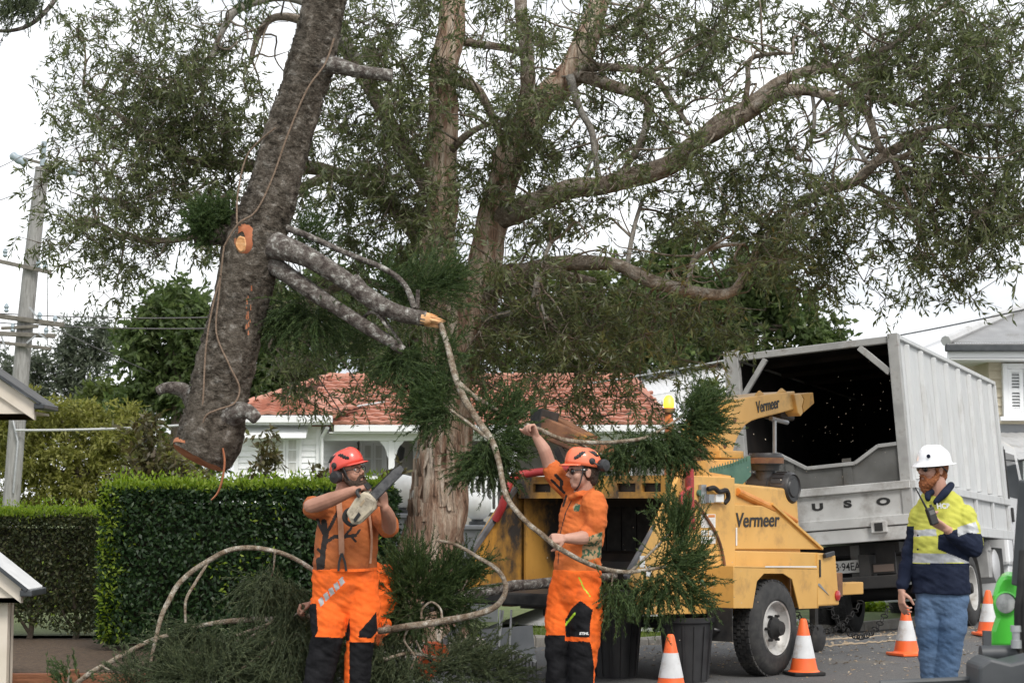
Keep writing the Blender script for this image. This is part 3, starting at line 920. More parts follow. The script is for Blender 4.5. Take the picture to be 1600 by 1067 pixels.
b.add(V, [(2 * k, 2 * k + 2, 2 * k + 3, 2 * k + 1) for k in range(n)]); b.build('roof_sheet', m_corr, nb, True, 80, rel=nl)
b = MB(); q0 = Vector((ea.x, D2 - .6, ea.z + .14)); q1 = q0 + Vector((3.6, 4.6, 1.5)); b.tube([q0, q1], .09, n=8); b.build('hip_cap', m_corr, nb, True, rel=nl)
MB().add([q0, q1, q0 + Vector((0, 8, 0))], [(0, 1, 2)]).build('roof_side', m_corr, nb, rel=nl)
# lower skillion roof at its side
p = P(1572, 695, D2 - 1.5)
b = MB(); V = []
for k in range(41):
    x = p.x + 3.0 * k / 40; V += [Vector((x, D2 - 2.2, p.z - .25 + .012 * (k % 2))), Vector((x, D2 + .05, p.z + .25 + .012 * (k % 2)))]
b.add(V, [(2 * k, 2 * k + 2, 2 * k + 3, 2 * k + 1) for k in range(40)]); b.build('awning_sheet', m_corr, nb, rel=nl)
for xx in (p.x + .1, p.x + 2.8): MB().bb(xx, xx + .09, D2 - 2.15, D2 - 2.06, -.1, p.z - .27).build('awning_post', m_trim, nb, rel=nl)
# ================================================================== bark
def barkmat(name, cols, scale, stretch, bump, bscale, top=.72):
    m = bpy.data.materials.new(name); m.use_nodes = True
    t = m.node_tree; b = t.nodes['Principled BSDF']; L = t.links.new
    b.inputs['Roughness'].default_value = 0.9; b.inputs['Specular IOR Level'].default_value = 0.2
    tcn = t.nodes.new('ShaderNodeTexCoord'); mpn = t.nodes.new('ShaderNodeMapping'); mpn.inputs['Scale'].default_value = stretch
    L(tcn.outputs['Object'], mpn.inputs[0])
    n = t.nodes.new('ShaderNodeTexNoise'); n.inputs['Scale'].default_value = scale; n.inputs['Detail'].default_value = 9; n.inputs['Roughness'].default_value = .65
    n.inputs['Distortion'].default_value = .4
    L(mpn.outputs[0], n.inputs['Vector'])
    r = t.nodes.new('ShaderNodeValToRGB'); e = r.color_ramp.elements
    e[0].position = 0.3; e[0].color = (*cols[0], 1); e[1].position = top; e[1].color = (*cols[-1], 1)
    for i, c in enumerate(cols[1:-1]):
        k = e.new(0.3 + (top - .3) * (i + 1) / (len(cols) - 1)); k.color = (*c, 1)
    L(n.outputs['Fac'], r.inputs[0])
    n3 = t.nodes.new('ShaderNodeTexNoise'); n3.inputs['Scale'].default_value = scale * 6; n3.inputs['Detail'].default_value = 5; n3.inputs['Roughness'].default_value = .8
    L(mpn.outputs[0], n3.inputs['Vector'])
    mr = t.nodes.new('ShaderNodeMapRange'); mr.inputs[1].default_value = .3; mr.inputs[2].default_value = .7; mr.inputs[3].default_value = .45; mr.inputs[4].default_value = 1.55
    L(n3.outputs['Fac'], mr.inputs[0])
    xm = t.nodes.new('ShaderNodeMix'); xm.data_type = 'RGBA'; xm.blend_type = 'MULTIPLY'; xm.inputs[0].default_value = 1
    L(r.outputs[0], xm.inputs[6]); L(mr.outputs[0], xm.inputs[7]); L(xm.outputs[2], b.inputs['Base Color'])
    n2 = t.nodes.new('ShaderNodeTexNoise'); n2.inputs['Scale'].default_value = bscale; n2.inputs['Detail'].default_value = 10; n2.inputs['Roughness'].default_value = .7
    L(mpn.outputs[0], n2.inputs['Vector'])
    bp = t.nodes.new('ShaderNodeBump'); bp.inputs['Strength'].default_value = bump; bp.inputs['Distance'].default_value = .05
    L(n2.outputs['Fac'], bp.inputs['Height']); L(bp.outputs[0], b.inputs['Normal'])
    MATS[name] = m
    return m
m_paper = barkmat('paperbark', [(0.09, 0.055, 0.037), (0.32, 0.205, 0.145), (0.52, 0.42, 0.33), (0.70, 0.63, 0.55)], 3.2, (4.5, 4.5, .55), 1.0, 4)
m_paper2 = barkmat('paperbark_limb', [(0.07, 0.055, 0.045), (0.21, 0.165, 0.125), (0.33, 0.285, 0.235), (0.52, 0.49, 0.44)], 6, (1.5, 1.5, 1.5), 1.0, 12)
m_dead = barkmat('dead_wood', [(0.16, 0.14, 0.12), (0.3, 0.28, 0.25), (0.42, 0.40, 0.37)], 6, (1, 1, 1), .6, 14)
m_pine = barkmat('hoop_pine_bark', [(0.03, 0.024, 0.019), (0.10, 0.082, 0.064), (0.18, 0.155, 0.128), (0.42, 0.39, 0.35)], 15, (1, 1, 1.25), 1.0, 22)
m_pineb = barkmat('hoop_pine_branch', [(0.04, 0.032, 0.028), (0.11, 0.09, 0.08), (0.20, 0.18, 0.16), (0.58, 0.57, 0.53)], 20, (1, 1, 1), .9, 26, .66)
m_stick = barkmat('branch_bark', [(0.10, 0.07, 0.045), (0.22, 0.165, 0.115), (0.34, 0.29, 0.225), (0.56, 0.52, 0.45)], 18, (1, 1, 1), .8, 30, .66)
m_cut = mat('fresh_cut_wood', (0.62, 0.30, 0.12), (0.75, 0.46, 0.24), scale=12, rough=0.8, stretch=(1, 1, 3), bump=.3)
m_redcut = mat('red_inner_bark', (0.34, 0.105, 0.045), (0.50, 0.2, 0.10), scale=10, rough=0.85, bump=.3)
m_rope = mat('rope', (0.16, 0.11, 0.075), (0.25, 0.18, 0.13), scale=60, rough=0.9, bump=.5)

# ================================================================== the paperbark
DT = 17.2
lm_paper = leafmat('paperbark_leaf', (0.06, 0.075, 0.03), (0.11, 0.132, 0.052), (0.20, 0.225, 0.105), trans=0.48, rough=.38, spec=.6)
tb_ = P(664, 1010, DT); tb_.z = -0.05
pt = thing('paperbark_tree', 'huge spreading paperbark tree with flaky tan trunk behind the men', 'tree', tb_); pl_ = pt.location
SK = []                                              # skeleton points for hanging twigs
def limb(name, pts, wpx, m, n=10, dd=None, wob=.25, sub=5):
    Q = []; Rr = []
    for i, p in enumerate(pts):
        d = DT + (p[2] if len(p) > 2 else 0)
        Q.append(P(p[0], p[1], d)); Rr.append(wpx[i] * (.86 if name == 'limb' else 1) / 2 / (FPX / d))
    a, r = smooth_path(Q, Rr, sub)
    SK.extend(a[::2])
    for i in range(len(a)):
        k = r[i] * .35
        if 0 < i < len(a) - 1: a[i] = a[i] + Vector((noise.noise(a[i] * 1.7), 0, noise.noise(a[i] * 1.7 + Vector((9, 3, 1))))) * k
    return MB().tube(a, r, n=n, wob=wob).build(name, m, pt, True, 80, rel=pl_)
limb('trunk', [(656, 1030), (664, 980), (674, 880), (688, 760), (695, 680), (700, 600)], [126, 112, 94, 82, 76, 72], m_paper, 28, wob=.35, sub=8)
limb('stem', [(697, 640), (692, 560), (688, 430), (688, 300), (694, 160), (706, 20), (716, -120)], [74, 64, 56, 50, 46, 42, 34], m_paper, 18, wob=.3)
limb('stem', [(703, 620), (728, 530), (757, 430), (776, 330), (797, 230), (845, 160), (896, 100), (925, 45), (942, -30), (960, -140)], [70, 62, 54, 50, 48, 46, 40, 36, 34, 28], m_paper, 18, wob=.3)
limb('limb', [(800, 240), (822, 170), (824, 110), (816, 40), (812, -60)], [34, 30, 28, 26, 22], m_paper2, 12)
limb('limb', [(772, 345, 0), (830, 320, -.3), (890, 298, -.5), (960, 288, -.8), (1050, 258, -1.1), (1085, 225, -1.3), (1140, 195, -1.5), (1212, 150, -1.8), (1262, 142, -1.9), (1310, 158, -2), (1350, 168, -2.1), (1372, 225, -2.2), (1396, 252, -2.3)], [46, 42, 38, 36, 36, 34, 28, 25, 22, 20, 17, 13, 11], m_paper2, 14)
limb('limb', [(1080, 232, -1.3), (1120, 190, -1.3), (1165, 165, -1.4), (1222, 126, -1.5), (1290, 108, -1.5), (1345, 140, -1.6), (1420, 165, -1.7)], [26, 22, 22, 20, 17, 12, 8], m_paper2, 12)
limb('limb', [(752, 470, 0), (790, 440, -.3), (850, 418, -.5), (905, 410, -.7), (962, 413, -.9), (1015, 438, -1.0), (1085, 457, -1.1), (1140, 458, -1.2), (1165, 430, -1.3), (1190, 380, -1.4), (1225, 335, -1.5)], [40, 34, 30, 28, 26, 26, 24, 20, 16, 12, 8], m_paper2, 14)
limb('limb', [(768, 430, .2), (820, 425, .3), (870, 430, .4), (930, 440, .6)], [30, 26, 20, 14], m_paper2, 10)
limb('limb', [(1225, 338, -1.5), (1280, 302, -1.8), (1335, 284, -2.0), (1372, 250, -2.2), (1430, 212, -2.3), (1470, 198, -2.4), (1560, 196, -2.5)], [7, 16, 18, 20, 16, 10, 6], m_paper2, 10)
limb('limb', [(1372, 252, -2.2), (1420, 240, -2.4), (1450, 215, -2.5), (1500, 240, -2.6)], [12, 9, 7, 5], m_paper2, 8)
limb('limb', [(1312, 160, -2), (1318, 200, -2), (1345, 240, -2.1), (1358, 262, -2.1)], [10, 9, 8, 8], m_dead, 8)
limb('limb', [(1268, 145, -1.9), (1272, 180, -1.9), (1268, 215, -1.9), (1258, 234, -1.9), (1248, 250, -1.9)], [8, 8, 7, 6, 4], m_dead, 8)
limb('limb', [(895, 110, 0), (930, 106, -.3), (985, 108, -.5), (1020, 118, -.7), (1050, 160, -.9), (1075, 195, -1.1)], [20, 16, 14, 13, 11, 8], m_paper2, 10)
limb('limb', [(890, 115, 0), (940, 130, -.4), (1000, 150, -.6), (1012, 170, -.7), (1000, 225, -.7), (970, 272, -.7)], [24, 22, 20, 16, 13, 10], m_paper2, 10)
limb('limb', [(890, 120, -.2), (905, 170, -.4), (924, 205, -.5), (930, 250, -.5), (940, 292, -.5)], [16, 14, 13, 11, 9], m_dead, 9)
limb('limb', [(1160, 190, -1.4), (1168, 130, -1.4), (1170, 95, -1.4), (1200, 85, -1.5), (1240, 84, -1.5)], [12, 10, 9, 8, 5], m_paper2, 8)
limb('limb', [(892, 96, .3), (930, 60, .6), (985, 30, .9), (1040, -30, 1.2)], [18, 15, 12, 9], m_paper2, 9)
limb('limb', [(1290, 108, -1.5), (1380, 80, -1.8), (1450, 30, -2), (1520, -30, -2.2)], [14, 12, 9, 7], m_paper2, 9)
# left side limbs
limb('limb', [(690, 330, 0), (650, 260, .3), (600, 180, .4), (540, 80, .5), (480, 36, .5), (430, 27, .4), (404, 55, .4), (392, 100, .4)], [36, 32, 28, 22, 17, 14, 12, 9], m_paper2, 12)
limb('limb', [(560, 100, .5), (500, 20, .3), (440, -4, .2), (375, 14, .2), (350, 45, .2), (330, 90, .2)], [22, 20, 18, 16, 13, 10], m_dead, 10)
limb('limb', [(690, 420, 0), (620, 330, .6), (520, 270, .9), (400, 260, .9), (290, 250, .7), (200, 190, .5), (130, 140, .4)], [34, 30, 26, 22, 16, 10, 5], m_paper2, 10)
limb('limb', [(520, 270, .9), (400, 330, .6), (300, 370, .2), (210, 375, 0), (150, 345, -.1)], [18, 16, 13, 9, 5], m_paper2, 9)
limb('limb', [(690, 250, 0), (725, 215, -.2), (760, 195, -.3)], [18, 14, 9], m_paper2, 9)
limb('limb', [(716, 128, 0), (742, 138, -.1), (760, 165, -.2), (790, 235, -.1)], [20, 20, 16, 10], m_paper2, 9)
limb('limb', [(700, 65, .1), (740, 68, .2), (790, 75, .2), (816, 85, .1)], [16, 15, 15, 14], m_paper2, 9)
limb('limb', [(730, 520, 0), (650, 470, .4), (560, 440, .8), (470, 480, 1.0), (420, 540, 1.1)], [24, 20, 16, 12, 6], m_paper2, 9)
limb('limb', [(740, 500, 0), (790, 490, -.5), (830, 470, -.8), (838, 420, -.9)], [14, 12, 10, 8], m_dead, 9)
limb('limb', [(838, 470, -.8), (845, 420, -.9), (860, 380, -.9)], [9, 9, 8], m_dead, 8)
limb('limb', [(840, 455, -.8), (852, 500, -.9)], [8, 4], m_dead, 7)
limb('limb', [(980, 415, -.9), (990, 360, -.8), (1005, 310, -.7)], [10, 8, 7], m_dead, 8)
limb('limb', [(1075, 450, -1.1), (1085, 405, -1.1), (1120, 385, -1.2), (1165, 380, -1.3)], [10, 10, 9, 7], m_dead, 8)

# crown: leaf sprays in clumps (px, py, rx, ry, weight, depth offset)
CL = [
 (118, 45, 26, 22, .7, .3), (150, 80, 45, 45, .9, .3), (215, 90, 60, 60, 1.2, .4), (260, 30, 55, 45, .9, .5), (330, 90, 60, 65, 1.2, .6),
 (240, 160, 90, 60, 1.6, .4), (330, 190, 80, 70, 1.7, .5), (180, 215, 75, 50, 1.1, .2), (270, 250, 90, 60, 1.7, .4), (360, 280, 70, 60, 1.4, .6),
 (150, 280, 55, 45, .9, 0), (210, 320, 85, 55, 1.4, .1), (300, 330, 75, 50, 1.2, .3), (120, 345, 42, 38, .8, 0), (175, 390, 75, 42, 1.2, 0), (250, 400, 70, 40, 1.0, .1),
 (110, 300, 40, 26, .7, -.1), (100, 395, 30, 22, .7, -.1), (180, 450, 48, 26, .8, 0), (330, 400, 45, 35, .7, .3), (150, 150, 50, 35, .7, .3),
 (410, 150, 45, 60, 1.0, .6), (420, 240, 45, 60, 1.0, .7), (390, 30, 50, 40, .5, .4), (300, 130, 60, 50, 1.0, .5),
 (560, 60, 60, 60, 1.4, .3), (620, 40, 60, 55, 1.5, .2), (580, 140, 65, 60, 1.6, .3), (640, 130, 55, 60, 1.5, -.2), (560, 220, 60, 60, 1.5, .4), (620, 230, 60, 55, 1.6, -.2),
 (540, 300, 60, 55, 1.4, .5), (610, 320, 70, 60, 1.8, -.1), (660, 330, 60, 50, 1.5, -.5), (690, 30, 30, 35, .7, -.4), (500, 340, 45, 45, .9, .5), (650, 400, 60, 45, 1.2, .6),
 (560, 390, 70, 45, 1.3, .7), (500, 260, 30, 60, .6, .7), (720, 290, 50, 40, .9, .3), (730, 200, 45, 45, .7, .3), (760, 110, 50, 45, .9, .3), (760, 30, 55, 40, .9, .2),
 (850, 60, 50, 60, 1.2, .2), (830, 190, 55, 45, 1.4, -.4), (800, 220, 40, 50, 1.4, -.4), (870, 240, 60, 45, 1.2, -.3), (940, 180, 60, 50, .8, 0), (960, 50, 70, 50, 1.2, .2),
 (1010, 80, 50, 40, .9, .1), (930, 110, 40, 30, .8, 0), (1060, 40, 60, 50, 1.5, 0), (1110, 50, 60, 55, 1.7, -.2), (1090, 120, 50, 50, 1.4, -.3), (1160, 30, 60, 40, 1.1, -.3),
 (980, 220, 50, 50, .9, -.2), (1040, 210, 45, 40, .8, -.4), (900, 330, 60, 35, 1.0, -.2), (1000, 320, 60, 35, .8, -.3), (1060, 300, 60, 35, 1.0, -.5), (1130, 290, 60, 50, 1.3, -.7),
 (1130, 350, 60, 40, 1.2, -.8), (1060, 370, 60, 40, 1.0, -.6), (1180, 240, 45, 50, .9, -1.0), (1220, 300, 50, 45, 1.1, -1.3), (1260, 60, 60, 45, 1.4, -.8), (1320, 40, 55, 45, 1.3, -1), (1270, 110, 45, 30, .8, -1),
 (1380, 60, 60, 50, 1.0, -1.3), (1450, 50, 60, 50, 1.3, -1.5), (1520, 70, 50, 50, 1.5, -1.6), (1420, 120, 60, 40, 1.2, -1.5), (1500, 130, 55, 45, 1.5, -1.7), (1370, 140, 50, 35, 1.2, -1.5),
 (1440, 180, 60, 40, 1.2, -1.7), (1540, 180, 50, 50, 1.3, -1.8), (1580, 230, 45, 60, 1.4, -1.9), (1500, 240, 60, 50, 1.4, -1.8), (1430, 270, 60, 45, 1.2, -1.8), (1590, 310, 40, 60, 1.4, -2),
 (1530, 310, 60, 45, 1.6, -1.9), (1460, 330, 60, 45, 1.3, -1.8), (1390, 320, 55, 45, 1.0, -1.7), (1550, 370, 60, 40, 1.5, -2), (1490, 390, 55, 40, 1.3, -1.9), (1430, 390, 50, 38, 1.0, -1.8), (1480, 440, 45, 26, 1.0, -1.9), (1500, 475, 18, 18, .5, -1.9),
 (1340, 370, 55, 40, .9, -1.6), (1290, 350, 55, 45, 1.1, -1.5), (1230, 370, 60, 45, 1.5, -1.3), (1290, 420, 60, 38, 1.1, -1.5), (1350, 440, 45, 25, .7, -1.6), (1220, 430, 55, 40, 1.4, -1.2), (1170, 400, 40, 40, .9, -1.0),
 (1340, 200, 40, 30, .5, -1.6), (1200, 185, 30, 30, .5, -1.2), (1590, 130, 30, 30, .5, -1.6), (1585, 40, 25, 25, .6, -1.6),
 # lower middle, hanging in front of the house roof
 (470, 430, 50, 40, .9, .9), (440, 500, 45, 40, .8, 1.0), (500, 520, 60, 40, 1.0, 1.0), (570, 500, 60, 40, 1.0, .9), (450, 570, 45, 45, .9, .9), (510, 580, 45, 40, .7, .9), (480, 630, 30, 40, .9, .8), (530, 640, 35, 20, .5, .8), (560, 600, 30, 20, .4, .8),
 (840, 380, 60, 40, .9, .3), (800, 500, 60, 50, 1.2, -.2), (860, 470, 60, 40, 1.3, -.3), (920, 500, 65, 45, 1.6, -.3), (990, 500, 60, 45, 1.4, -.4), (1060, 500, 60, 40, 1.3, -.5), (1120, 510, 50, 35, 1.0, -.6),
 (860, 550, 60, 40, 1.3, -.3), (930, 570, 60, 40, 1.4, -.4), (1000, 560, 60, 35, 1.1, -.4), (900, 620, 55, 35, .8, -.3), (960, 620, 40, 30, .6, -.4), (790, 570, 50, 40, 1.1, -.2), (820, 620, 40, 30, .6, -.2),
 (740, 560, 40, 40, .9, .5), (1060, 560, 40, 25, .6, -.5),
 (600, 625, 50, 22, .45, .9), (640, 600, 45, 25, .5, .8), (840, 640, 50, 20, .6, .2), (1000, 610, 40, 25, .6, -.2), (560, 560, 45, 30, .7, .8), (940, 650, 40, 14, .4, 0),
 (690, 380, 50, 60, 1.3, -.9), (700, 470, 55, 45, 1.4, -.8), (720, 560, 50, 45, 1.0, -.6), (690, 90, 40, 60, .8, -.7), (660, 200, 40, 50, .9, -.7), (800, 210, 45, 55, 1.3, -.9), (830, 140, 50, 50, 1.2, -.8), (770, 300, 45, 40, .7, -.8),
 (870, 330, 60, 35, 1.1, -1.1), (960, 285, 50, 28, .8, -1.5), (1090, 240, 50, 40, 1.2, -1.9), (1150, 200, 40, 30, .8, -2.1), (1340, 150, 50, 30, 1.2, -2.6), (1420, 190, 50, 35, 1.3, -2.8), (1300, 270, 45, 35, .6, -2.5), (1230, 350, 50, 35, 1.3, -2.2),
 (880, 420, 55, 30, .8, -1.3), (790, 440, 45, 40, 1.1, -1.0), (1060, 440, 50, 26, .5, -1.9), (900, 60, 50, 50, 1.0, -.8), (1000, 130, 50, 40, .9, -1.1), (1250, 150, 40, 24, .6, -2.5), (620, 560, 50, 40, .8, -.2), (1480, 110, 60, 50, 1.0, -2.4), (1380, 100, 50, 40, .9, -2.2), (1580, 90, 40, 60, .9, -2.2),
]
cents = []; tw_a = []; tw_b = []
NFRONT = len(CL) - 28
sk = np.array([tuple(v) for v in SK])
bran = MB()
for ci, (px, py, rx, ry, w, do) in enumerate(CL):
    rx *= .86; ry *= .88
    n = max(8, int(rx * ry * w * (0.0285 if ci < NFRONT else 0.025)))
    c0 = np.array(P(px, py, DT + do))
    s = 1.0 / (FPX / DT)
    # secondary branch from the nearest limb
    j = np.argmin(((sk - c0) ** 2).sum(1)); p0 = Vector(sk[j]); p1 = Vector(c0)
    L = (p1 - p0).length
    if L > .15:
        mid = p0.lerp(p1, .5) + Vector((random.uniform(-.12, .12), random.uniform(-.1, .1), random.uniform(.0, .2))) * L
        a, r = smooth_path([p0, mid, p1], [.012 + .006 * L, .01, .005], 5)
        bran.tube(a, r, n=5)
    nb_ = max(4, n // 7)
    hubs = c0 + RNG.normal(size=(nb_, 3)) * np.array([rx * s * .55, .6, ry * s * .55]) - np.array([0, .25, 0])
    tw_a.append(np.repeat(c0[None], nb_, 0)); tw_b.append(hubs)
    k = RNG.integers(0, nb_, n)
    q = hubs[k] + RNG.normal(size=(n, 3)) * np.array([rx * s * .28, .2, ry * s * .28])
    tw_a.append(hubs[k]); tw_b.append(q)
    cents.append(q)
cents = np.concatenate(cents)
V, F, ends = sprays(cents, 15, 0.21, 0.074, 0.0175, droop=0.35)
pc = link('crown', fast_mesh('paperbark_crown', V - np.array(pl_), F), lm_paper, pt)
for i in range(260):                                   # crooked bare twigs leaving the limbs
    p = SK[random.randrange(30, len(SK))].copy(); dv_ = Vector((random.gauss(0, 1), random.gauss(0, .7), random.gauss(.1, .8))).normalized()
    L = random.uniform(.35, 1.1); pts = [p]
    for k in range(5):
        dv_ = (dv_ + Vector((random.gauss(0, .45), random.gauss(0, .45), random.gauss(-.05, .45)))).normalized(); p = p + dv_ * L / 5; pts.append(p)
    r0 = random.uniform(.007, .016)
    bran.tube(*smooth_path(pts, [r0, r0 * .85, r0 * .7, r0 * .55, r0 * .4, r0 * .2], 3), n=5)
bo_ = bran.build('branchlets', m_paper2, pt, True, 80, rel=pl_); bo_['kind'] = 'stuff'
ta, tbb = np.concatenate(tw_a), np.concatenate(tw_b)
V1 = twig_arrays(ta, tbb, .0045, .0028); V2 = twig_arrays(ends[0], ends[1], .0026, .0014)
V, F = cat([V1, V2])
link('twigs', fast_mesh('paperbark_twigs', V - np.array(pl_), F), m_twig, pt)
print('paperbark leaves', len(cents) * 13)
# loose bark strips on the trunk
fl_ = MB()
for i in range(170):
    t = random.random(); py = 660 + 240 * t
    cx = 697 - (py - 660) * .115; hw = (37 + (py - 660) * .045)
    a = random.uniform(-1.35, 1.35)
    c = P(cx, py, DT); r = hw / (FPX / DT) * 1.0
    o = Vector((math.sin(a), -math.cos(a), 0)); sdv = Vector((math.cos(a), math.sin(a), 0))
    L = random.uniform(.08, .34); w = random.uniform(.012, .04); b0 = c + o * (r + .002)
    pts = []
    cur = random.uniform(.01, .05) * random.choice((1, -.3, .4))
    for k in range(4):
        tt = k / 3; p = b0 + Vector((0, 0, -L * tt + L * .5)) + o * (.004 + cur * tt ** 2) + sdv * random.uniform(-.006, .006)
        pts += [p - sdv * w * (1 - .4 * tt), p + sdv * w * (1 - .4 * tt)]
    fl_.add(pts, [(2 * k, 2 * k + 1, 2 * k + 3, 2 * k + 2) for k in range(3)])
o = fl_.build('bark_strips', m_paper, pt, True, 60, rel=pl_)

# ================================================================== background trees
def bg_tree(name, label, cat_, d, blobs, n, ll, lw, lm, trunk, group=None, droop=.2, flat=1.0, shell=.55, nl=9, tl=.5):
    base = P(trunk[0][0], trunk[0][1], d); base.z = -0.1
    root = thing(name, label, cat_, base, group); rl = root.location
    pts = [base] + [P(x, y, d) for (x, y, w) in trunk[1:]]
    MB().tube(*smooth_path(pts, [w / 2 / (FPX / d) for (_, _, w) in trunk], 4), n=9, wob=.2).build('trunk', m_dead if 'gum' in name else m_twig, root, True, 80, rel=rl)
    s = 1 / (FPX / d)
    C = []
    tot = sum(b[2] * b[3] for b in blobs)
    br = MB()
    for (px, py, rx, ry, *dd) in blobs:
        c = np.array(P(px, py, d + (dd[0] if dd else 0)))
        m = max(10, int(n / nl * rx * ry / tot))
        # lumpy: sub-blobs on the blob's surface, leaves around those
        nsb = max(6, m // 24)
        q = unit(RNG.normal(size=(nsb, 3))) * (shell + (1 - shell) * RNG.random((nsb, 1)))
        sub = c + q * np.array([rx * s, min(rx, ry) * s * 1.2, ry * s])
        k = RNG.integers(0, nsb, m)
        C.append(sub[k] + RNG.normal(size=(m, 3)) * np.array([1, 1, flat]) * (rx * s * .17))
        p0 = pts[-1]
        br.tube(*smooth_path([p0, p0.lerp(Vector(c), .5) + Vector((0, 0, -.1 * ry * s)), Vector(c)], [trunk[-1][2] * s * .3, trunk[-1][2] * s * .2, trunk[-1][2] * s * .1], 3), n=5)
    C = np.concatenate(C)
    V, F, ends = sprays(C, nl, tl, ll, lw, droop=droop)
    link('crown', fast_mesh(name + '_crown', V - np.array(rl), F), lm, root)
    if br.v: br.build('branches', m_dead if 'gum' in name else m_twig, root, True, 80, rel=rl)
    return root
lm_d1 = leafmat('dark_tree_leaf', (0.05, 0.078, 0.026), (0.085, 0.125, 0.042), (0.14, 0.185, 0.065), trans=.42)
lm_d2 = leafmat('olive_tree_leaf', (0.055, 0.075, 0.022), (0.09, 0.12, 0.034), (0.155, 0.19, 0.062), trans=.42)
lm_y = leafmat('yellow_shrub_leaf', (0.13, 0.145, 0.03), (0.22, 0.225, 0.055), (0.34, 0.335, 0.11), trans=.4)
lm_gum = leafmat('gum_leaf', (0.06, 0.08, 0.05), (0.10, 0.12, 0.08), (0.15, 0.17, 0.12), trans=.3)
lm_br = leafmat('bronze_leaf', (0.05, 0.05, 0.02), (0.09, 0.07, 0.03), (0.13, 0.14, 0.05), trans=.25, rough=.35)
bg_tree('broadleaf_tree', 'rounded dark green tree left of the hanging trunk', 'tree', 42, [(280, 470, 60, 35), (250, 520, 60, 40), (310, 520, 55, 45), (230, 580, 50, 40), (290, 590, 60, 45), (240, 630, 50, 30), (330, 600, 40, 60), (200, 545, 25, 30)], 17000, .19, .09, lm_d1, [(280, 900, 40), (280, 620, 26), (275, 540, 14)], 'trees behind the hedge', tl=.4)
bg_tree('gum_tree', 'hazy thin-leaved gum tree far off behind the power pole', 'tree', 80, [(125, 520, 50, 26), (150, 560, 40, 30), (105, 560, 35, 25), (130, 600, 40, 25), (170, 520, 25, 25), (80, 590, 30, 30), (60, 570, 25, 25), (150, 620, 25, 20)], 7000, .30, .08, lm_gum, [(122, 860, 12), (126, 640, 9), (130, 560, 5)], 'trees behind the hedge', shell=.3, tl=.8)
bg_tree('gum_tree', 'pale scrubby gum at the far left edge behind the pole', 'tree', 80, [(15, 580, 30, 30), (40, 600, 35, 25), (-20, 600, 40, 40), (55, 560, 20, 15)], 3500, .30, .08, lm_gum, [(20, 860, 10), (22, 640, 8), (20, 590, 5)], 'trees behind the hedge', shell=.3, tl=.8)
bg_tree('broadleaf_tree', 'small round bright green tree below the distant gum', 'tree', 55, [(160, 625, 32, 26), (190, 640, 30, 24), (130, 650, 26, 20)], 4500, .2, .1, lm_d2, [(165, 870, 14), (165, 650, 9), (165, 635, 6)], 'trees behind the hedge')
bg_tree('spreading_shrub', 'yellow-green spreading shrub mass filling the garden behind the left hedge', 'shrub', 36, [(40, 720, 60, 35), (110, 690, 70, 35), (60, 770, 70, 35), (140, 750, 70, 40), (200, 700, 50, 40), (230, 760, 60, 40), (10, 680, 50, 40), (90, 640, 60, 30), (20, 640, 50, 30), (180, 660, 40, 30), (280, 740, 40, 40)], 34000, .11, .04, lm_y, [(130, 980, 22), (130, 800, 16), (130, 740, 8)], 'trees behind the hedge', flat=.35, tl=.3, nl=10)
bg_tree('broadleaf_shrub', 'bronze-leaved shrub beside the hanging trunk above the hedge', 'shrub', 24, [(235, 680, 25, 30), (245, 720, 35, 30), (225, 740, 26, 20), (265, 750, 30, 20)], 1500, .12, .05, lm_br, [(240, 960, 12), (240, 760, 7), (240, 700, 4)], 'trees behind the hedge', tl=.3, nl=8)
bg_tree('broadleaf_shrub', 'bronze-leaved magnolia sapling in front of the white wall', 'shrub', 30, [(412, 690, 15, 22), (408, 725, 18, 20), (400, 750, 26, 14), (420, 705, 12, 12)], 420, .14, .06, lm_br, [(405, 940, 6), (407, 760, 4), (410, 700, 2)], 'trees behind the hedge', tl=.25, nl=8)
bg_tree('broadleaf_shrub', 'bronze-leaved sapling behind the chainsaw bar', 'shrub', 28, [(610, 740, 16, 16), (600, 760, 18, 10), (515, 752, 16, 12), (500, 745, 12, 9)], 600, .13, .05, lm_br, [(600, 940, 6), (602, 780, 4), (608, 750, 2)], 'trees behind the hedge', tl=.2, nl=8)
bg_tree('broadleaf_tree', 'dark tree behind the left end of the cottage roof', 'tree', 50, [(430, 480, 60, 60), (400, 550, 50, 60), (470, 540, 60, 50), (520, 480, 60, 60), (380, 620, 30, 50), (450, 600, 40, 40)], 13000, .24, .11, lm_d1, [(440, 900, 36), (440, 620, 26), (440, 520, 14)], 'trees behind the hedge', tl=.5)
bg_tree('broadleaf_tree', 'olive tree behind the middle of the cottage roof', 'tree', 52, [(600, 500, 70, 60), (660, 460, 70, 60), (620, 570, 70, 40), (720, 520, 70, 60), (700, 580, 70, 40)], 12000, .24, .10, lm_d2, [(650, 900, 36), (650, 600, 26), (650, 520, 14)], 'trees behind the hedge', tl=.5)
bg_tree('broadleaf_tree', 'olive tree behind the right part of the cottage roof', 'tree', 50, [(810, 500, 70, 55), (870, 450, 70, 50), (850, 560, 70, 45), (920, 520, 60, 60), (940, 450, 50, 50), (960, 560, 50, 45)], 13000, .24, .10, lm_d2, [(860, 900, 36), (860, 600, 26), (860, 520, 14)], 'trees behind the hedge', tl=.5)
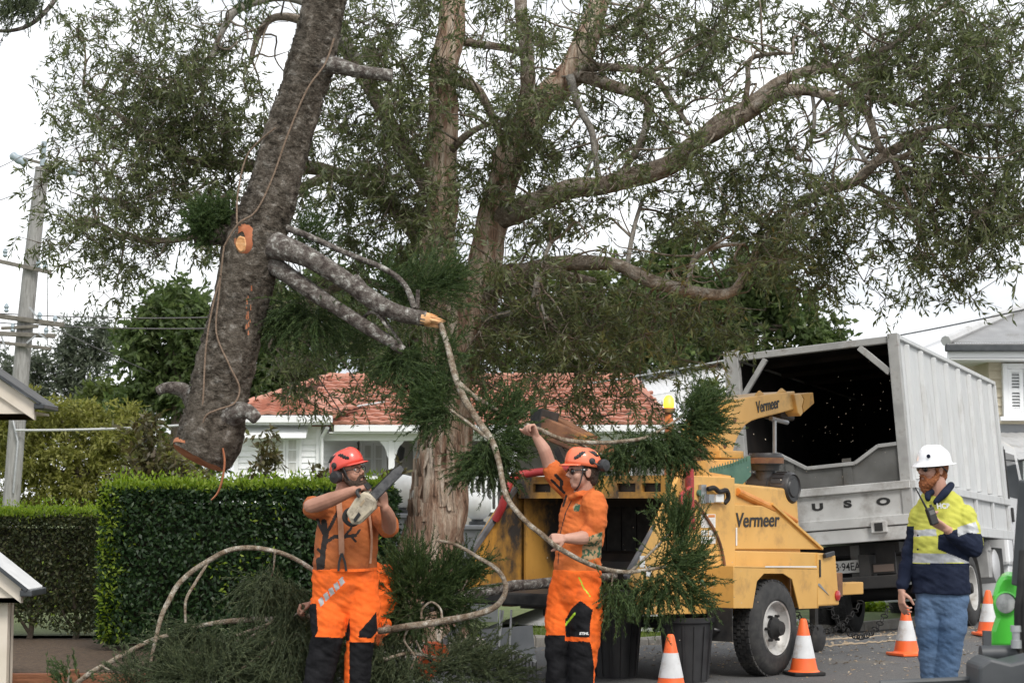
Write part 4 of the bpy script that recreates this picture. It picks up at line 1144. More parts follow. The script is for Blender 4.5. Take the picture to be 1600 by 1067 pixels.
bg_tree('broadleaf_tree', 'big dark domed tree directly behind the truck box', 'tree', 46, [(1080, 420, 70, 45), (1150, 440, 80, 50), (1030, 480, 70, 60), (1110, 500, 80, 55), (1200, 480, 70, 50), (1260, 510, 50, 35), (1290, 525, 30, 22), (1060, 560, 80, 40), (1160, 560, 80, 40), (1000, 540, 50, 50)], 22000, .21, .10, lm_d1, [(1120, 900, 46), (1120, 620, 32), (1120, 500, 16)], 'trees behind the hedge', tl=.45)
bg_tree('broadleaf_tree', 'small leafy tree between carport and truck box', 'tree', 30, [(1105, 640, 20, 30), (1125, 610, 18, 20), (1118, 665, 18, 20)], 1500, .12, .05, lm_d2, [(1112, 930, 8), (1112, 700, 6), (1112, 640, 4)], 'trees behind the hedge', tl=.3)
for i, (px, w_, lab) in enumerate(((-60, 90, 'low far tree line left of the spreading shrub'), (330, 90, 'low far tree line between hanging trunk and cottage'), (1420, 60, 'low far trees showing under the truck'))):
    d = 75
    if i == 2: continue
    bg_tree('broadleaf_tree', lab, 'tree', d, [(px, 660, w_, 50), (px + w_ * .8, 690, w_, 45), (px - w_ * .6, 690, w_, 45)], 5000, .35, .16, lm_d2, [(px, 850, 16), (px, 730, 12), (px, 690, 8)], 'trees behind the hedge', tl=.7)
bg_tree('broadleaf_shrub', 'bright green clump growing beside the driveway beyond the truck', 'shrub', 26.5, [(1340, 955, 26, 8), (1380, 958, 20, 7)], 900, .10, .04, lm_new, [(1350, 975, 3), (1350, 968, 2), (1350, 960, 2)], 'trees behind the hedge', tl=.12)

# ================================================================== hoop pine foliage
lm_pine = leafmat('hoop_pine_needle', (0.034, 0.06, 0.02), (0.056, 0.095, 0.03), (0.11, 0.155, 0.05), trans=.3, rough=.55)
lm_pine_d = leafmat('hoop_pine_needle_dark', (0.05, 0.068, 0.034), (0.075, 0.098, 0.046), (0.125, 0.145, 0.07), trans=.3, rough=.6)
def tuft(c, d, n, L, spread=.7, grav=0.0, lift=0.0, ndl=42, jit=.05, nl=.026, nw=.0052):
    """rope-like shoots clothed in short needles"""
    n = int(n * 1.45)
    c = np.array(c); d = np.array(Vector(d).normalized())
    st = c + RNG.normal(size=(n, 3)) * jit
    dr = unit(d[None] + RNG.normal(size=(n, 3)) * spread)
    ln = L * (0.55 + 0.6 * RNG.random((n, 1)))
    K = 4
    nodes = [st]; cur = dr.copy()
    for k in range(K):
        cur = unit(cur + np.array([0, 0, lift - grav]) * .28 + RNG.normal(size=(n, 3)) * .07)
        nodes.append(nodes[-1] + cur * ln / K)
    N = np.stack(nodes, 1)                                # n, K+1, 3
    t = RNG.random((n, ndl)) * .96 + .04
    seg = np.minimum((t * K).astype(int), K - 1); fr = (t * K - seg)[..., None]
    ii = np.arange(n)[:, None]
    a, b = N[ii, seg], N[ii, seg + 1]
    pos = a * (1 - fr) + b * fr
    tan = unit((b - a).reshape(-1, 3))
    rad = RNG.normal(size=(n * ndl, 3)); rad = unit(rad - tan * (rad * tan).sum(1, keepdims=True))
    V1 = leaf_arrays(pos.reshape(-1, 3), tan * .85 + rad * .62, nl * (0.7 + .6 * RNG.random(n * ndl)), nw)
    tw = [twig_arrays(N[:, k], N[:, k + 1], .0028, .0022) for k in range(K)]
    return V1, tw
def tufts(name, specs, parent, rel, lm=None):
    A = []; T = []
    for sp in specs:
        v, t = tuft(*sp[0], **(sp[1] if len(sp) > 1 else {}))
        A.append(v); T += t
    V, F = cat(A); V2, F2 = cat(T)
    VV, FF = cat([(V, F), (V2, F2)])
    me = fast_mesh(name, VV - np.array(rel), FF)
    me.materials.append(lm or lm_pine)
    return link(name, me, None, parent)

# ================================================================== the hanging pine trunk
DH = 12.6
hb = P(312, 712, DH)
ht = thing('hanging_trunk', 'thick dark hoop pine trunk section hanging in the air, sawn at bottom', 'tree trunk', hb); hl2 = ht.location
prof = [(313, 712, 90), (330, 675, 102), (350, 574, 92), (363, 520, 86), (376, 473, 84), (388, 420, 92), (397, 380, 100), (410, 340, 86), (426, 304, 80), (453, 203, 74), (474, 140, 72), (486, 101, 76), (497, 50, 68), (508, 0, 66), (530, -90, 62), (560, -210, 56)]
a, r = smooth_path([P(x, y, DH) for x, y, w in prof], [w / 2 / (FPX / DH) for x, y, w in prof], 14)
tk = MB(); tk.tube(a, r, n=64, cap=False, wob=.10)
tk.v = [v + Vector((noise.noise(v * 9), noise.noise(v * 9 + Vector((5, 0, 0))), 0)) * .012 + Vector((noise.noise(v * 28), noise.noise(v * 28 + Vector((5, 0, 0))), 0)) * .008 for v in tk.v]
# gentle lumps
to = tk.build('trunk', m_pine, ht, True, 80, rel=hl2)
# scaly bark plates
def proj0(v):
    d_ = Vector(v) - CAM; z_ = d_.dot(_f); return 800 + FPX * d_.x / z_, 533.5 - FPX * d_.dot(_u) / z_
bp_ = MB()
for i in range(2600):
    k = random.randrange(1, len(a) - 26); t = random.random()
    c = a[k].lerp(a[k + 1], t); rr = r[k]; ax = (a[k + 1] - a[k]).normalized(); sd, u2 = frame_of(ax)
    an = random.uniform(math.pi * .95, 2.05 * math.pi)
    o = sd * math.cos(an) + u2 * math.sin(an)
    if o.y > .25: o = -o
    if abs(proj0(c + o * rr)[0] - 377) < 24 and abs(proj0(c + o * rr)[1] - 381) < 28: continue
    tg = ax.cross(o).normalized()
    w = random.uniform(.008, .035); h = random.uniform(.004, .014); p = c + o * (rr * random.uniform(.985, 1.012))
    lift = random.uniform(.003, .009)
    bp_.add([p - tg * w - ax * h, p + tg * w - ax * h, p + tg * w * .7 + ax * h + o * lift, p - tg * w * .8 + ax * h + o * lift, p + ax * h * .5 - o * .01], [(0, 1, 2, 3)])
bp_.build('bark_scales', m_pine, ht, False, rel=hl2)
# sawn face at the bottom
sf = MB(); ax = (a[0] - a[1]).normalized(); sf.lathe(a[0] - ax * .005, ax + Vector((0.05, -.28, 0)), [(0, r[0] * 1.0), (.02, r[0] * .98), (.021, .001)], n=36, cap=False); sf.build('sawn_face', m_redcut, ht, True, 30, rel=hl2)
sf = MB(); sf.lathe(a[0] - ax * .03, ax + Vector((0.05, -.28, 0)), [(0, r[0] * 1.05), (.018, r[0] * 1.06), (.035, r[0] * 1.03)], n=36, cap=False); sf.build('bark_rim', m_redcut, ht, True, rel=hl2)
def hb_limb(name, pts, wpx, m=m_pineb, n=12, wob=.2, end=None):
    Q = [P(p[0], p[1], DH + (p[2] if len(p) > 2 else 0)) for p in pts]
    a, r = smooth_path(Q, [w / 2 / (FPX / DH) for w in wpx], 5)
    o = MB().tube(a, r, n=n, wob=wob).build(name, m, ht, True, 80, rel=hl2)
    return a, r, o
hb_limb('stub', [(488, 108, 0), (520, 104, -.1), (560, 112, -.1), (613, 119, -.1)], [56, 30, 22, 20])
a1, r1, _ = hb_limb('branch', [(405, 382, 0), (440, 388, -.15), (480, 402, -.2), (530, 432, -.2), (580, 468, -.2), (620, 488, -.2), (665, 498, -.2)], [60, 42, 34, 31, 28, 26, 22])
bt = MB(); p0, p1 = P(658, 497, DH - .2), P(690, 504, DH - .2); bt.lathe(p0, p1 - p0, [(0, .05), (.05, .046), (.075, .03), (.08, .001)], n=14)
ax_ = (p1 - p0).normalized(); s1_, s2_ = frame_of(ax_)
for i in range(16):
    an = random.uniform(0, 6.28); rr_ = random.uniform(.012, .042); o_ = p0 + (s1_ * math.cos(an) + s2_ * math.sin(an)) * rr_
    bt.tube([o_, o_ + ax_ * random.uniform(.06, .10), o_ + ax_ * random.uniform(.11, .17)], [.012, .009, .001], n=5)
bt.build('broken_end', m_cut, ht, True, 50, rel=hl2)
hb_limb('branch', [(408, 400, 0), (435, 420, -.1), (480, 452, -.15), (530, 484, -.15), (580, 515, -.15), (630, 548, -.15)], [46, 30, 26, 24, 21, 15])
hb_limb('branch', [(435, 352, 0), (480, 368, -.1), (540, 395, -.1), (600, 420, -.1), (632, 445, -.1), (648, 482, -.15)], [12, 10, 9, 9, 9, 10])
hb_limb('branch', [(652, 482, -.15), (653, 453, -.15)], [7, 6], n=8)
hb_limb('branch', [(556, 432, -.2), (575, 455, -.1), (600, 500, -.1), (632, 545, -.12)], [10, 9, 8, 7], n=8)
hb_limb('branch', [(568, 496, -.1), (580, 488, -.2), (592, 494, -.2), (610, 520, -.2)], [6, 6, 6, 5], n=7)
hb_limb('stub', [(385, 366, 0), (345, 366, 0), (304, 370, 0)], [40, 34, 30], m=m_pine)
hb_limb('stub', [(318, 640, 0), (290, 612, 0), (262, 606, -.05), (246, 612, -.05)], [60, 26, 18, 14])
hb_limb('stub', [(352, 650, -.1), (384, 642, -.2), (402, 655, -.22)], [50, 24, 18])
# pale limb scar and red bleeding
sc_ = MB(); p = P(376, 381, DH - .216); sc_.lathe(p, Vector((-.4, -.92, 0)), [(-.05, .052), (-.006, .046), (.003, .036), (.0, .03), (.002, .015), (.001, .001)], n=22, cap=False)
sc_.v = [Vector((v.x, v.y, p.z + (v.z - p.z) * 1.3 + .012 * noise.noise(v * 30))) for v in sc_.v]; sc_.build('limb_scar', m_cut, ht, True, 50, rel=hl2)
sc_ = MB(); sc_.lathe(p, Vector((-.4, -.92, 0)), [(-.07, .10), (-.022, .078), (-.004, .055), (-.002, .038)], n=22, cap=False)
sc_.v = [Vector((v.x, v.y, p.z + .03 + (v.z - p.z) * 1.45 + .02 * noise.noise(v * 22))) for v in sc_.v]; sc_.build('scar_collar', m_redcut, ht, True, rel=hl2)
dr_ = MB()
for i in range(16):
    t = random.random(); k = (392 + random.uniform(-4, 4), 430 + t * 95); p = P(k[0] - t * 6, k[1], DH - .205)
    p = P(k[0] - t * 6, k[1], DH - .178 - .02 * random.random()); w = random.uniform(.002, .006); h = random.uniform(.006, .022)
    dr_.add([p + Vector((-w, 0, -h)), p + Vector((w, 0, -h)), p + Vector((w * .6, -.006, h)), p + Vector((-w * .6, -.006, h))], [(0, 1, 2, 3)])
dr_.build('sap_flecks', m_redcut, ht, rel=hl2)['kind'] = 'stuff'
bs = MB(); bs.tube(*smooth_path([P(348, 700, DH - .2), P(351, 722, DH - .2), P(347, 750, DH - .21), P(340, 770, DH - .2), P(330, 781, DH - .2)], [.018, .02, .018, .018, .012], 4), n=6, flat=.4); bs.build('bark_strip', m_redcut, ht, True, rel=hl2)
def q(px, py, dd=0): return tuple(P(px, py, DH + dd))
tufts('foliage', [
 ((q(470, 488, .1), (-.3, -.2, -.1), 70, .34, .75), dict(grav=.35)), ((q(500, 500, .05), (.3, -.2, -.3), 60, .30, .75), dict(grav=.4)), ((q(440, 500, .1), (-.5, 0, -.3), 45, .26, .6), dict(grav=.5)),
 ((q(640, 560, -.1), (.1, -.2, -.5), 80, .34, .8), dict(grav=.3)), ((q(620, 560, 0), (-.4, -.1, -.3), 50, .3, .7), dict(grav=.4)), ((q(660, 590, 0), (.2, 0, -.6), 60, .34, .7), dict(grav=.3)),
 ((q(660, 450, .1), (.5, 0, .2), 70, .34, .8), dict(lift=.2)), ((q(690, 440, .2), (.6, .1, .2), 60, .3, .7), dict(lift=.1)), ((q(640, 470, .2), (-.1, .1, .2), 40, .25, .8), {}),
 ((q(480, 372, .25), (.4, .1, .4), 45, .24, .7), dict(lift=.3)), ((q(600, 440, .2), (.2, .1, .3), 45, .26, .8), {}), ((q(570, 520, .2), (-.1, .1, -.1), 45, .26, .8), {}),
 ((q(330, 350, .0), (-.3, -.3, .3), 110, .20, 1.0), {}), ((q(318, 352, -.1), (-.2, -.4, .1), 80, .17, 1.0), {}), ((q(345, 345, 0), (.1, 0, .4), 60, .16, 1.0), {}), ((q(390, 18, -.25), (.2, 0, 1), 14, .16, .25), {}),
], ht, hl2)
# rope wound along the trunk
rp_ = thing('rope', 'tan rope wound around and down the hanging trunk', 'rope', q(330, 560, -.3))
def rope(pts, parent):
    a, r = smooth_path([P(x, y, DH + dd) for x, y, dd in pts], [.0065] * len(pts), 6)
    MB().tube(a, r, n=7).build('rope_length', m_rope, parent, True, rel=parent.location)
rope([(522, 60, -.17), (508, 100, -.18), (480, 140, -.2), (450, 210, -.2), (425, 280, -.21), (400, 330, -.225), (372, 350, -.23), (350, 385, -.2)], rp_)
rope([(350, 385, -.2), (347, 410, -.2), (342, 460, -.2), (338, 520, -.2), (358, 570, -.22), (374, 605, -.2), (366, 630, -.22), (340, 640, -.25), (320, 652, -.24), (313, 690, -.2)], rp_)
rope([(345, 430, -.2), (332, 480, -.2), (322, 540, -.2), (318, 610, -.22), (314, 690, -.2)], rp_)
rope([(370, 350, -.2), (372, 300, -.1), (388, 240, -.1), (430, 200, -.18)], rp_)
# overhanging branch in the top left corner (hangs in from above)
obp = P(40, 25, 12); ob_ = thing('overhanging_branch', 'curved pine branch tip with dark needles in the top left corner', 'branch', obp)
MB().tube(*smooth_path([P(-40, 46, 12), P(10, 49, 12), P(45, 40, 12), P(72, 18, 12), P(90, -8, 12), P(110, -60, 12)], [.008, .013, .015, .016, .018, .02], 5), n=9, wob=.1).build('stem', m_pineb, ob_, True, rel=obp)
tufts('foliage', [((tuple(P(60, 0, 12)), (-.4, 0, -.6), 34, .2, .5), {}), ((tuple(P(20, 2, 12)), (-.3, 0, -.5), 40, .2, .6), {}), ((tuple(P(30, -20, 12)), (0, 0, -.5), 40, .2, .8), {})], ob_, obp, lm_pine_d)
# ================================================================== wood chipper
m_yel = mat('chipper_yellow', (0.60, 0.335, 0.085), (0.67, 0.39, 0.11), scale=2.5, rough=0.5, dirt=(0.25, 0.145, 0.06), dscale=4.5, dlo=.52, dhi=.85, coat=.08)
m_yelw = mat('chipper_yellow_worn', (0.40, 0.20, 0.035), (0.52, 0.27, 0.05), scale=4, rough=0.65, dirt=(0.035, 0.03, 0.027), dscale=2.2, dlo=.47, dhi=.60, stretch=(1, 1, .6))
m_blk = mat('black_rubber', (0.018, 0.018, 0.019), (0.035, 0.034, 0.033), scale=14, rough=0.75, dirt=(0.07, 0.065, 0.055), dscale=5, dlo=.6, spec=.25)
m_blkp = mat('black_plastic', (0.022, 0.022, 0.024), (0.035, 0.035, 0.037), scale=8, rough=0.45)
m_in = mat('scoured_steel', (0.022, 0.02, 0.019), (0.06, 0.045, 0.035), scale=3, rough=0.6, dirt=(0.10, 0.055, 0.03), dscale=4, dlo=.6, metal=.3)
m_rust = mat('rusty_steel', (0.09, 0.045, 0.028), (0.22, 0.11, 0.06), scale=7, rough=0.85, bump=.3, dirt=(0.32, 0.17, 0.04), dscale=3, dlo=.6)
m_red = mat('red_bar_paint', (0.30, 0.022, 0.025), (0.42, 0.05, 0.05), scale=8, rough=0.5, dirt=(0.13, 0.03, 0.03), dscale=8)
m_green = mat('green_guard', (0.045, 0.12, 0.085), (0.08, 0.17, 0.12), scale=8, rough=0.55)
m_orange = mat('orange_rod', (0.55, 0.19, 0.03), (0.62, 0.26, 0.06), scale=8, rough=0.5)
m_stick_w = mat('sticker_white', (0.72, 0.72, 0.70), rough=0.5)
m_ink = mat('ink_black', (0.02, 0.02, 0.02), rough=0.55)
m_rim = mat('wheel_rim', (0.46, 0.45, 0.43), (0.58, 0.57, 0.55), scale=9, rough=0.5, metal=.25, dirt=(0.24, 0.21, 0.17), dscale=6)
m_tyre = mat('tyre', (0.022, 0.022, 0.023), (0.042, 0.041, 0.04), scale=20, rough=0.8, dirt=(0.085, 0.08, 0.07), dscale=4, dlo=.55)
m_tlight = mat('tail_light', (0.42, 0.02, 0.02), rough=0.2, coat=.6)
m_steelp = mat('plain_steel', (0.30, 0.31, 0.32), (0.40, 0.41, 0.42), scale=5, rough=0.42, metal=.6)

cz = 0.0
m_edge = mat('rubber_edge', (0.07, 0.07, 0.075), (0.13, 0.13, 0.135), scale=9, rough=.6)
ch_rot = math.atan2(CU.y, CU.x)
CM = Matrix.Translation((CH0.x, CH0.y, cz)) @ Matrix.Rotation(ch_rot, 4, 'Z')
ch = thing('wood_chipper', 'yellow towed wood chipper with open feed hopper and curved discharge chute', 'wood chipper', matrix=CM)
def cs(px, py, v=0.0):
    h = hit(CM, 1, v, px, py); return h
def side_prism(name, pts, v, th, m, parent=ch, bevel=.008):
    """outline measured on the plane v, swept th to the left of the machine"""
    return MB().prism([cs(x, y, v) for x, y in pts], (0, th, 0)).build(name, m, parent, bevel=bevel)

HU0, HU1 = cs(1062, 800).x, cs(1148, 800).x         # feed housing along u
W = 1.58
ztop = cs(1062, 742).z
zbar = cs(1062, 778).z
zbot = cs(1100, 958).z
# ---- right side panel incl. wing (diagonal cut)
sp_ = MB().prism([cs(1062, 742), cs(1148, 746), cs(1150, 958), cs(1008, 960), cs(984, 902)], (0, .04, 0)).build('side_panel', m_yel, ch, bevel=.006)
MB().bar(cs(1063, 762, -.012) + Vector((0, .03, 0)), cs(983, 903, -.012) + Vector((0, .03, 0)), .035, .05).build('rubber_edge', m_edge, ch, bevel=.008)
# ---- left wing
zl = cs(984, 902).z; ul = cs(984, 902).x
lw = [Vector((HU0, W, ztop)), Vector((HU0 + .7, W, ztop)), Vector((HU0 + .7, W, zbot)), Vector((ul + .05, W + .06, zbot + .08)), Vector((ul - .05, W + .08, zl - .06))]
MB().prism(lw, (0, .04, 0)).build('hopper_wing', m_yelw, ch, bevel=.006)
MB().bar(lw[0] + Vector((0, .0, -.05)), lw[4] + Vector((0, .0, .02)), .035, .05).build('rubber_edge', m_edge, ch, bevel=.008)
MB().prism([Vector((HU0 + .05, W - .03, zbot + .12)), Vector((HU0 + .05, W - .03, ztop - .035)), Vector((HU0 + .7, W - .25, ztop - .035)), Vector((HU0 + .7, W - .25, zbot + .12))], (0, .02, 0)).build('inner_wing', m_yelw, ch)
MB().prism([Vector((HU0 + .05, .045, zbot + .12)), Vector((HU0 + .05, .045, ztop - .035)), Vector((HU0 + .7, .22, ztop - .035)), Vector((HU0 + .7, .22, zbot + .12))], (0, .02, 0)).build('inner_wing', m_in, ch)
# ---- top bar of the hopper with oval slots (a frame built of pieces)
tbm = MB()
y0, y1 = 0.0, W
slots = [(.16, .34), (.40, .58), (1.0, 1.18), (1.24, 1.42)]
zb0, zb1 = zbar, ztop
hz0, hz1 = zb0 + .05, zb1 - .06
tbm.bb(HU0 - .02, HU0 + .02, y0 + .041, y1 - .002, zb0, hz0); tbm.bb(HU0 - .02, HU0 + .02, y0 + .041, y1 - .002, hz1, zb1)
e = y0 + .041
for (a, b_) in slots + [(y1 - .002, None)]:
    tbm.bb(HU0 - .02, HU0 + .02, e, a, hz0, hz1); e = b_
tbm.build('hopper_beam', m_yelw, ch)
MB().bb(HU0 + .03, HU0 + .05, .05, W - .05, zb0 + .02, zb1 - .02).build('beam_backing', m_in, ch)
MB().bb(HU0 + .02, HU1, .041, W, ztop - .03, ztop - .002).build('hopper_roof', m_yel, ch, bevel=.006)
# ---- feed opening: floor, back, curtain strips
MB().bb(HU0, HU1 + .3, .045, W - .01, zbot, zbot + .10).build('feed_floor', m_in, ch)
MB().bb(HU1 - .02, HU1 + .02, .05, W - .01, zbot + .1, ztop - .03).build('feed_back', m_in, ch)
for k in range(7):
    y = .28 + k * .155
    MB().bb(HU1 - .1, HU1 - .09, y, y + .145, zbot + .28 + .02 * (k % 2), ztop - .25).build('feed_curtain', m_blk, ch)
MB().lathe((HU1 - .2, .25, zbot + .3), (0, 1, 0), [(0, .17), (W - .5, .17)], n=12).build('feed_roller', m_in, ch)
# ---- infeed table
tx0 = ul - .12
ztab = cs(984, 930).z
tab = MB(); tab.bb(tx0 - .22, HU0 + .02, .06, W + .02, ztab - .03, ztab); tab.build('infeed_table', m_blkp, ch, bevel=.008)
MB().bb(tx0 - .27, tx0 - .221, .02, W + .06, ztab - .085, ztab + .01).build('table_bumper', m_blk, ch, bevel=.015)
MB().bb(tx0 + .1, HU0 + .3, .3, .4, ztab - .12, ztab - .032).build('table_bracket', m_rust, ch)
MB().bb(tx0 + .1, HU0 + .3, 1.1, 1.2, ztab - .12, ztab - .032).build('table_bracket', m_rust, ch)
# ---- engine bonnet (upper) and deck (lower)
side_prism('bonnet', [(1148, 788), (1208, 790), (1284, 858), (1149, 858)], .03, W - .25, m_yel)
dk = side_prism('deck', [(1149, 860), (1276, 863), (1276, 946), (1149, 956)], .0, W, m_yel)
side_prism('front_box', [(1278, 863), (1306, 866), (1312, 945), (1278, 947)], -.02, W + .02, m_yel, bevel=.015)
MB().bar(cs(1206, 787, .02), cs(1284, 857, .02), .03, .02).build('bonnet_edge', m_yel, ch)
p = cs(1294, 868, -.04); MB().bar(p + Vector((-.07, 0, 0)), p + Vector((.1, 0, .02)), .03, .04).build('latch', m_blkp, ch, bevel=.006)
p = cs(1282, 885, -.03); MB().bb(p.x - .01, p.x + .01, -.03, -.021, p.z - .09, p.z + .06).build('slot', m_ink, ch)
MB().lathe(cs(1308, 930, -.021), (0, -1, 0), [(0, .045), (.012, .045), (.02, .03), (.021, .001)], n=18, cap=False).build('tail_light', m_tlight, ch, True, 40)
# silver-green swoosh stickers
MB().prism([cs(1276, 912, -.025), cs(1281, 911, -.025), cs(1296, 930, -.025)], (0, .003, 0)).build('stripe', m_steelp, ch)
MB().prism([cs(1090, 897, -.004), cs(1094, 908, -.004), cs(1135, 940, -.004)], (0, .003, 0)).build('stripe', m_green, ch)
MB().prism([cs(1091, 908, -.004), cs(1096, 913, -.004), cs(1135, 941, -.004)], (0, .003, 0)).build('stripe', m_stick_w, ch)
# ---- fender, mudflap
FV = -.26
fp = [(1147, 884), (1277, 887), (1277, 950), (1249, 951), (1238, 905), (1224, 896), (1194, 896), (1183, 908), (1176, 950), (1147, 950)]
u = lambda x, y: cs(x, y, FV)
fpl = [u(*q_) for q_ in fp]
MB().prism(fpl, (0, .012, 0)).build('fender_skirt', m_yel, ch, bevel=.004)
MB().prism([fpl[0], fpl[1], fpl[1] + Vector((0, 0, -.02)), fpl[0] + Vector((0, 0, -.02))], (0, -FV - .005, 0)).build('fender_top', m_yel, ch, bevel=.006)
x0f = fpl[0].x
MB().bb(x0f - .012, x0f, FV + .0, -.005, fpl[9].z, fpl[0].z).build('fender_back', m_yel, ch, bevel=.003)
MB().bb(fpl[1].x, fpl[1].x + .012, FV, -.005, fpl[2].z, fpl[1].z).build('fender_front', m_yel, ch, bevel=.003)
MB().bb(x0f - .02, x0f - .008, FV + .01, -.02, fpl[9].z - .26, fpl[9].z).build('mudflap', m_blk, ch, bevel=.004)
# ---- wheels
def wheel(parent, c, axis, r, w, rim_r, m_rimx=m_rim, studs=6, dish=.05, hub=.09):
    """axis points to the outside"""
    c = Vector(c); ax = Vector(axis).normalized()
    pr = [(-w / 2, rim_r * 1.0), (-w / 2 - .004, r * .82), (-w / 2 + .02, r * .95), (-w / 2 + .05, r), (w / 2 - .05, r), (w / 2 - .02, r * .95), (w / 2 + .006, r * .82), (w / 2 + .004, rim_r * 1.08), (w / 2 - .015, rim_r)]
    t = MB(); t.lathe(c, ax, pr, n=44, cap=False)
    wh = t.build('wheel', m_tyre, parent, True, 40)
    tr_ = MB(); sd, u2 = frame_of(ax)                       # tread blocks
    for k in range(46):
        a = 2 * math.pi * k / 46
        o = sd * math.cos(a) + u2 * math.sin(a); tg = ax.cross(o)
        for j, off in enumerate((-.36, -.12, .12, .36)):
            rot = Matrix((tg, ax, o)).transposed()
            tr_.box(c + o * (r - .001) + ax * (off * (w - .06)) + tg * (.5 if j % 2 else 0) * 2 * math.pi * r / 46, (2 * math.pi * r / 46 * .72, (w - .06) * .2, .016), rot)
    tr_.build('tread', m_tyre, wh)
    rm = MB(); rm.lathe(c, ax, [(w / 2 - .012, rim_r * 1.03), (w / 2 + .004, rim_r * 1.0), (w / 2 - .004, rim_r * .95), (w / 2 - dish, rim_r * .90), (w / 2 - dish - .02, rim_r * .80), (w / 2 - dish - .005, rim_r * .55), (w / 2 - dish + .01, rim_r * .42), (w / 2 - dish + .01, .001)], n=40, cap=False)
    ro = rm.build('rim', m_rimx, wh, True, 40)
    MB().lathe(c + ax * (w / 2 - dish + .008), ax, [(0, hub), (.03, hub), (.05, hub * .75), (.09, hub * .6), (.095, .001)], n=16, cap=False).build('hub', m_blk, wh, True, 40)
    for k in range(studs):
        a = 2 * math.pi * k / studs; o = sd * math.cos(a) + u2 * math.sin(a)
        MB().lathe(c + ax * (w / 2 - dish + .005) + o * rim_r * .5, ax, [(0, .013), (.035, .012)], n=6).build('stud', m_blk, wh)
    return wh
wc = cs(1214, 981, -.26)
wr = wc.z + .0
wheel(ch, (wc.x, -.15, wc.z), (0, -1, 0), wc.z - 0.002, .22, .215)
wheel(ch, (wc.x, W + .12, wc.z), (0, 1, 0), wc.z - 0.002, .22, .215)
MB().lathe((wc.x, -.1, wc.z), (0, 1, 0), [(0, .05), (W + .2, .05)], n=10).build('axle', m_blk, ch, True)
MB().bb(HU0 + .1, cs(1312, 945).x + .1, .12, .2, zbot - .06, zbot - .002).build('frame_rail', m_blk, ch)
MB().bb(HU0 + .1, cs(1312, 945).x + .1, W - .25, W - .17, zbot - .06, zbot - .002).build('frame_rail', m_blk, ch)
# ---- tongue, jockey wheel, coupling, chains
fx = cs(1312, 945).x
MB().bar((fx, W / 2, zbot + .05), (fx + 1.9, W / 2, .55), .12, .12).build('tongue', m_yel, ch, bevel=.01)
MB().bb(fx + .05, fx + .3, .12, .3, zbot + .02, zbot + .24).build('tongue_bracket', m_rust, ch, bevel=.01)
MB().bb(fx + .04, fx + .22, .3, W - .3, zbot + .0, zbot + .2).build('tool_tray', m_yel, ch, bevel=.01)
MB().bar((fx + .7, W / 2 - .15, .2), (fx + .7, W / 2 - .15, .75), .06).build('jack_stand', m_blk, ch)
MB().lathe((fx + .7, W / 2 - .22, .13), (0, 1, 0), [(0, .1), (.02, .13), (.08, .13), (.1, .1)], n=20).build('jockey_wheel', m_tyre, ch, True, 40)
# links of the hanging chain
lk = MB(); ringp = [Vector((.022 * math.cos(a) * 1.0, 0, .034 * math.sin(a))) for a in np.linspace(0, 2 * math.pi, 13)]
lk.tube(ringp, .0055, n=5, cap=False); lkm = lk.mesh('chain_link', True); lkm.materials.append(m_blk)
def chain(a, b, sag, n):
    for k in range(n):
        t = (k + .5) / n; p = Vector(a).lerp(Vector(b), t); p.z -= sag * 4 * t * (1 - t)
        o = link('chain_link', lkm, None, ch, p); sl_ = (Vector(b) - Vector(a)); dz_ = sl_.z - sag * 4 * (1 - 2 * t); L = math.hypot(sl_.x, sl_.y)
        o.rotation_euler = (R(90) * (k % 2), math.atan2(L, dz_), math.atan2(sl_.y, sl_.x))
chain((fx + .12, .2, zbot), (fx + 1.5, .25, .42), .32, 26)
chain((fx + .1, .6, zbot), (fx + 1.6, .6, .45), .3, 26)
# ---- discharge chute (box section, built on its right side plane)
CVv = .52; CW = .42
def z8(x, y): return (960 + x / 4.706, 560 + y / 4.706)
inner = [z8(*q_) for q_ in ((872, 690), (893, 615), (925, 545), (965, 490), (1010, 460), (1060, 442), (1140, 422), (1220, 402), (1318, 376))]
outer = [z8(*q_) for q_ in ((762, 690), (768, 620), (785, 545), (805, 480), (830, 420), (862, 350), (905, 300), (990, 282), (1080, 268), (1180, 256), (1330, 240))]
chp = MB().prism([cs(x, y, CVv) for x, y in outer] + [cs(x, y, CVv) for x, y in inner[::-1]], (0, CW, 0)).build('discharge_chute', m_yel, ch, bevel=.012)
for (a, b_) in (((1040, 272), (1105, 262)), ((1200, 254), (1270, 246))):
    qa, qb = z8(*a), z8(*b_); mid = z8((a[0] + b_[0]) / 2, (a[1] + b_[1]) / 2 - 32)
    MB().prism([cs(*qa, CVv + .01), cs(*mid, CVv + .01), cs(*qb, CVv + .01)], (0, .02, 0)).build('chute_lug', m_yel, ch, bevel=.004)
for x, y in ((885, 455), (843, 530), (812, 640)):
    p = cs(*z8(x, y), CVv); MB().lathe(p, (0, -1, 0), [(0, .028), (.004, .024), (.006, .001)], n=12, cap=False).build('bolt', m_rust, ch, True)
dfl = [z8(*q_) for q_ in ((1322, 262), (1372, 262), (1395, 300), (1380, 350), (1390, 400), (1370, 425), (1350, 400), (1335, 330))]
MB().prism([cs(x, y, CVv - .03) for x, y in dfl], (0, CW + .06, 0)).build('deflector_hinge', m_yel, ch, bevel=.008)
dfl = [z8(*q_) for q_ in ((1370, 262), (1462, 250), (1470, 330), (1392, 398), (1384, 350), (1398, 300))]
MB().prism([cs(x, y, CVv - .015) for x, y in dfl], (0, CW + .03, 0)).build('deflector', m_yelw, ch, bevel=.006)
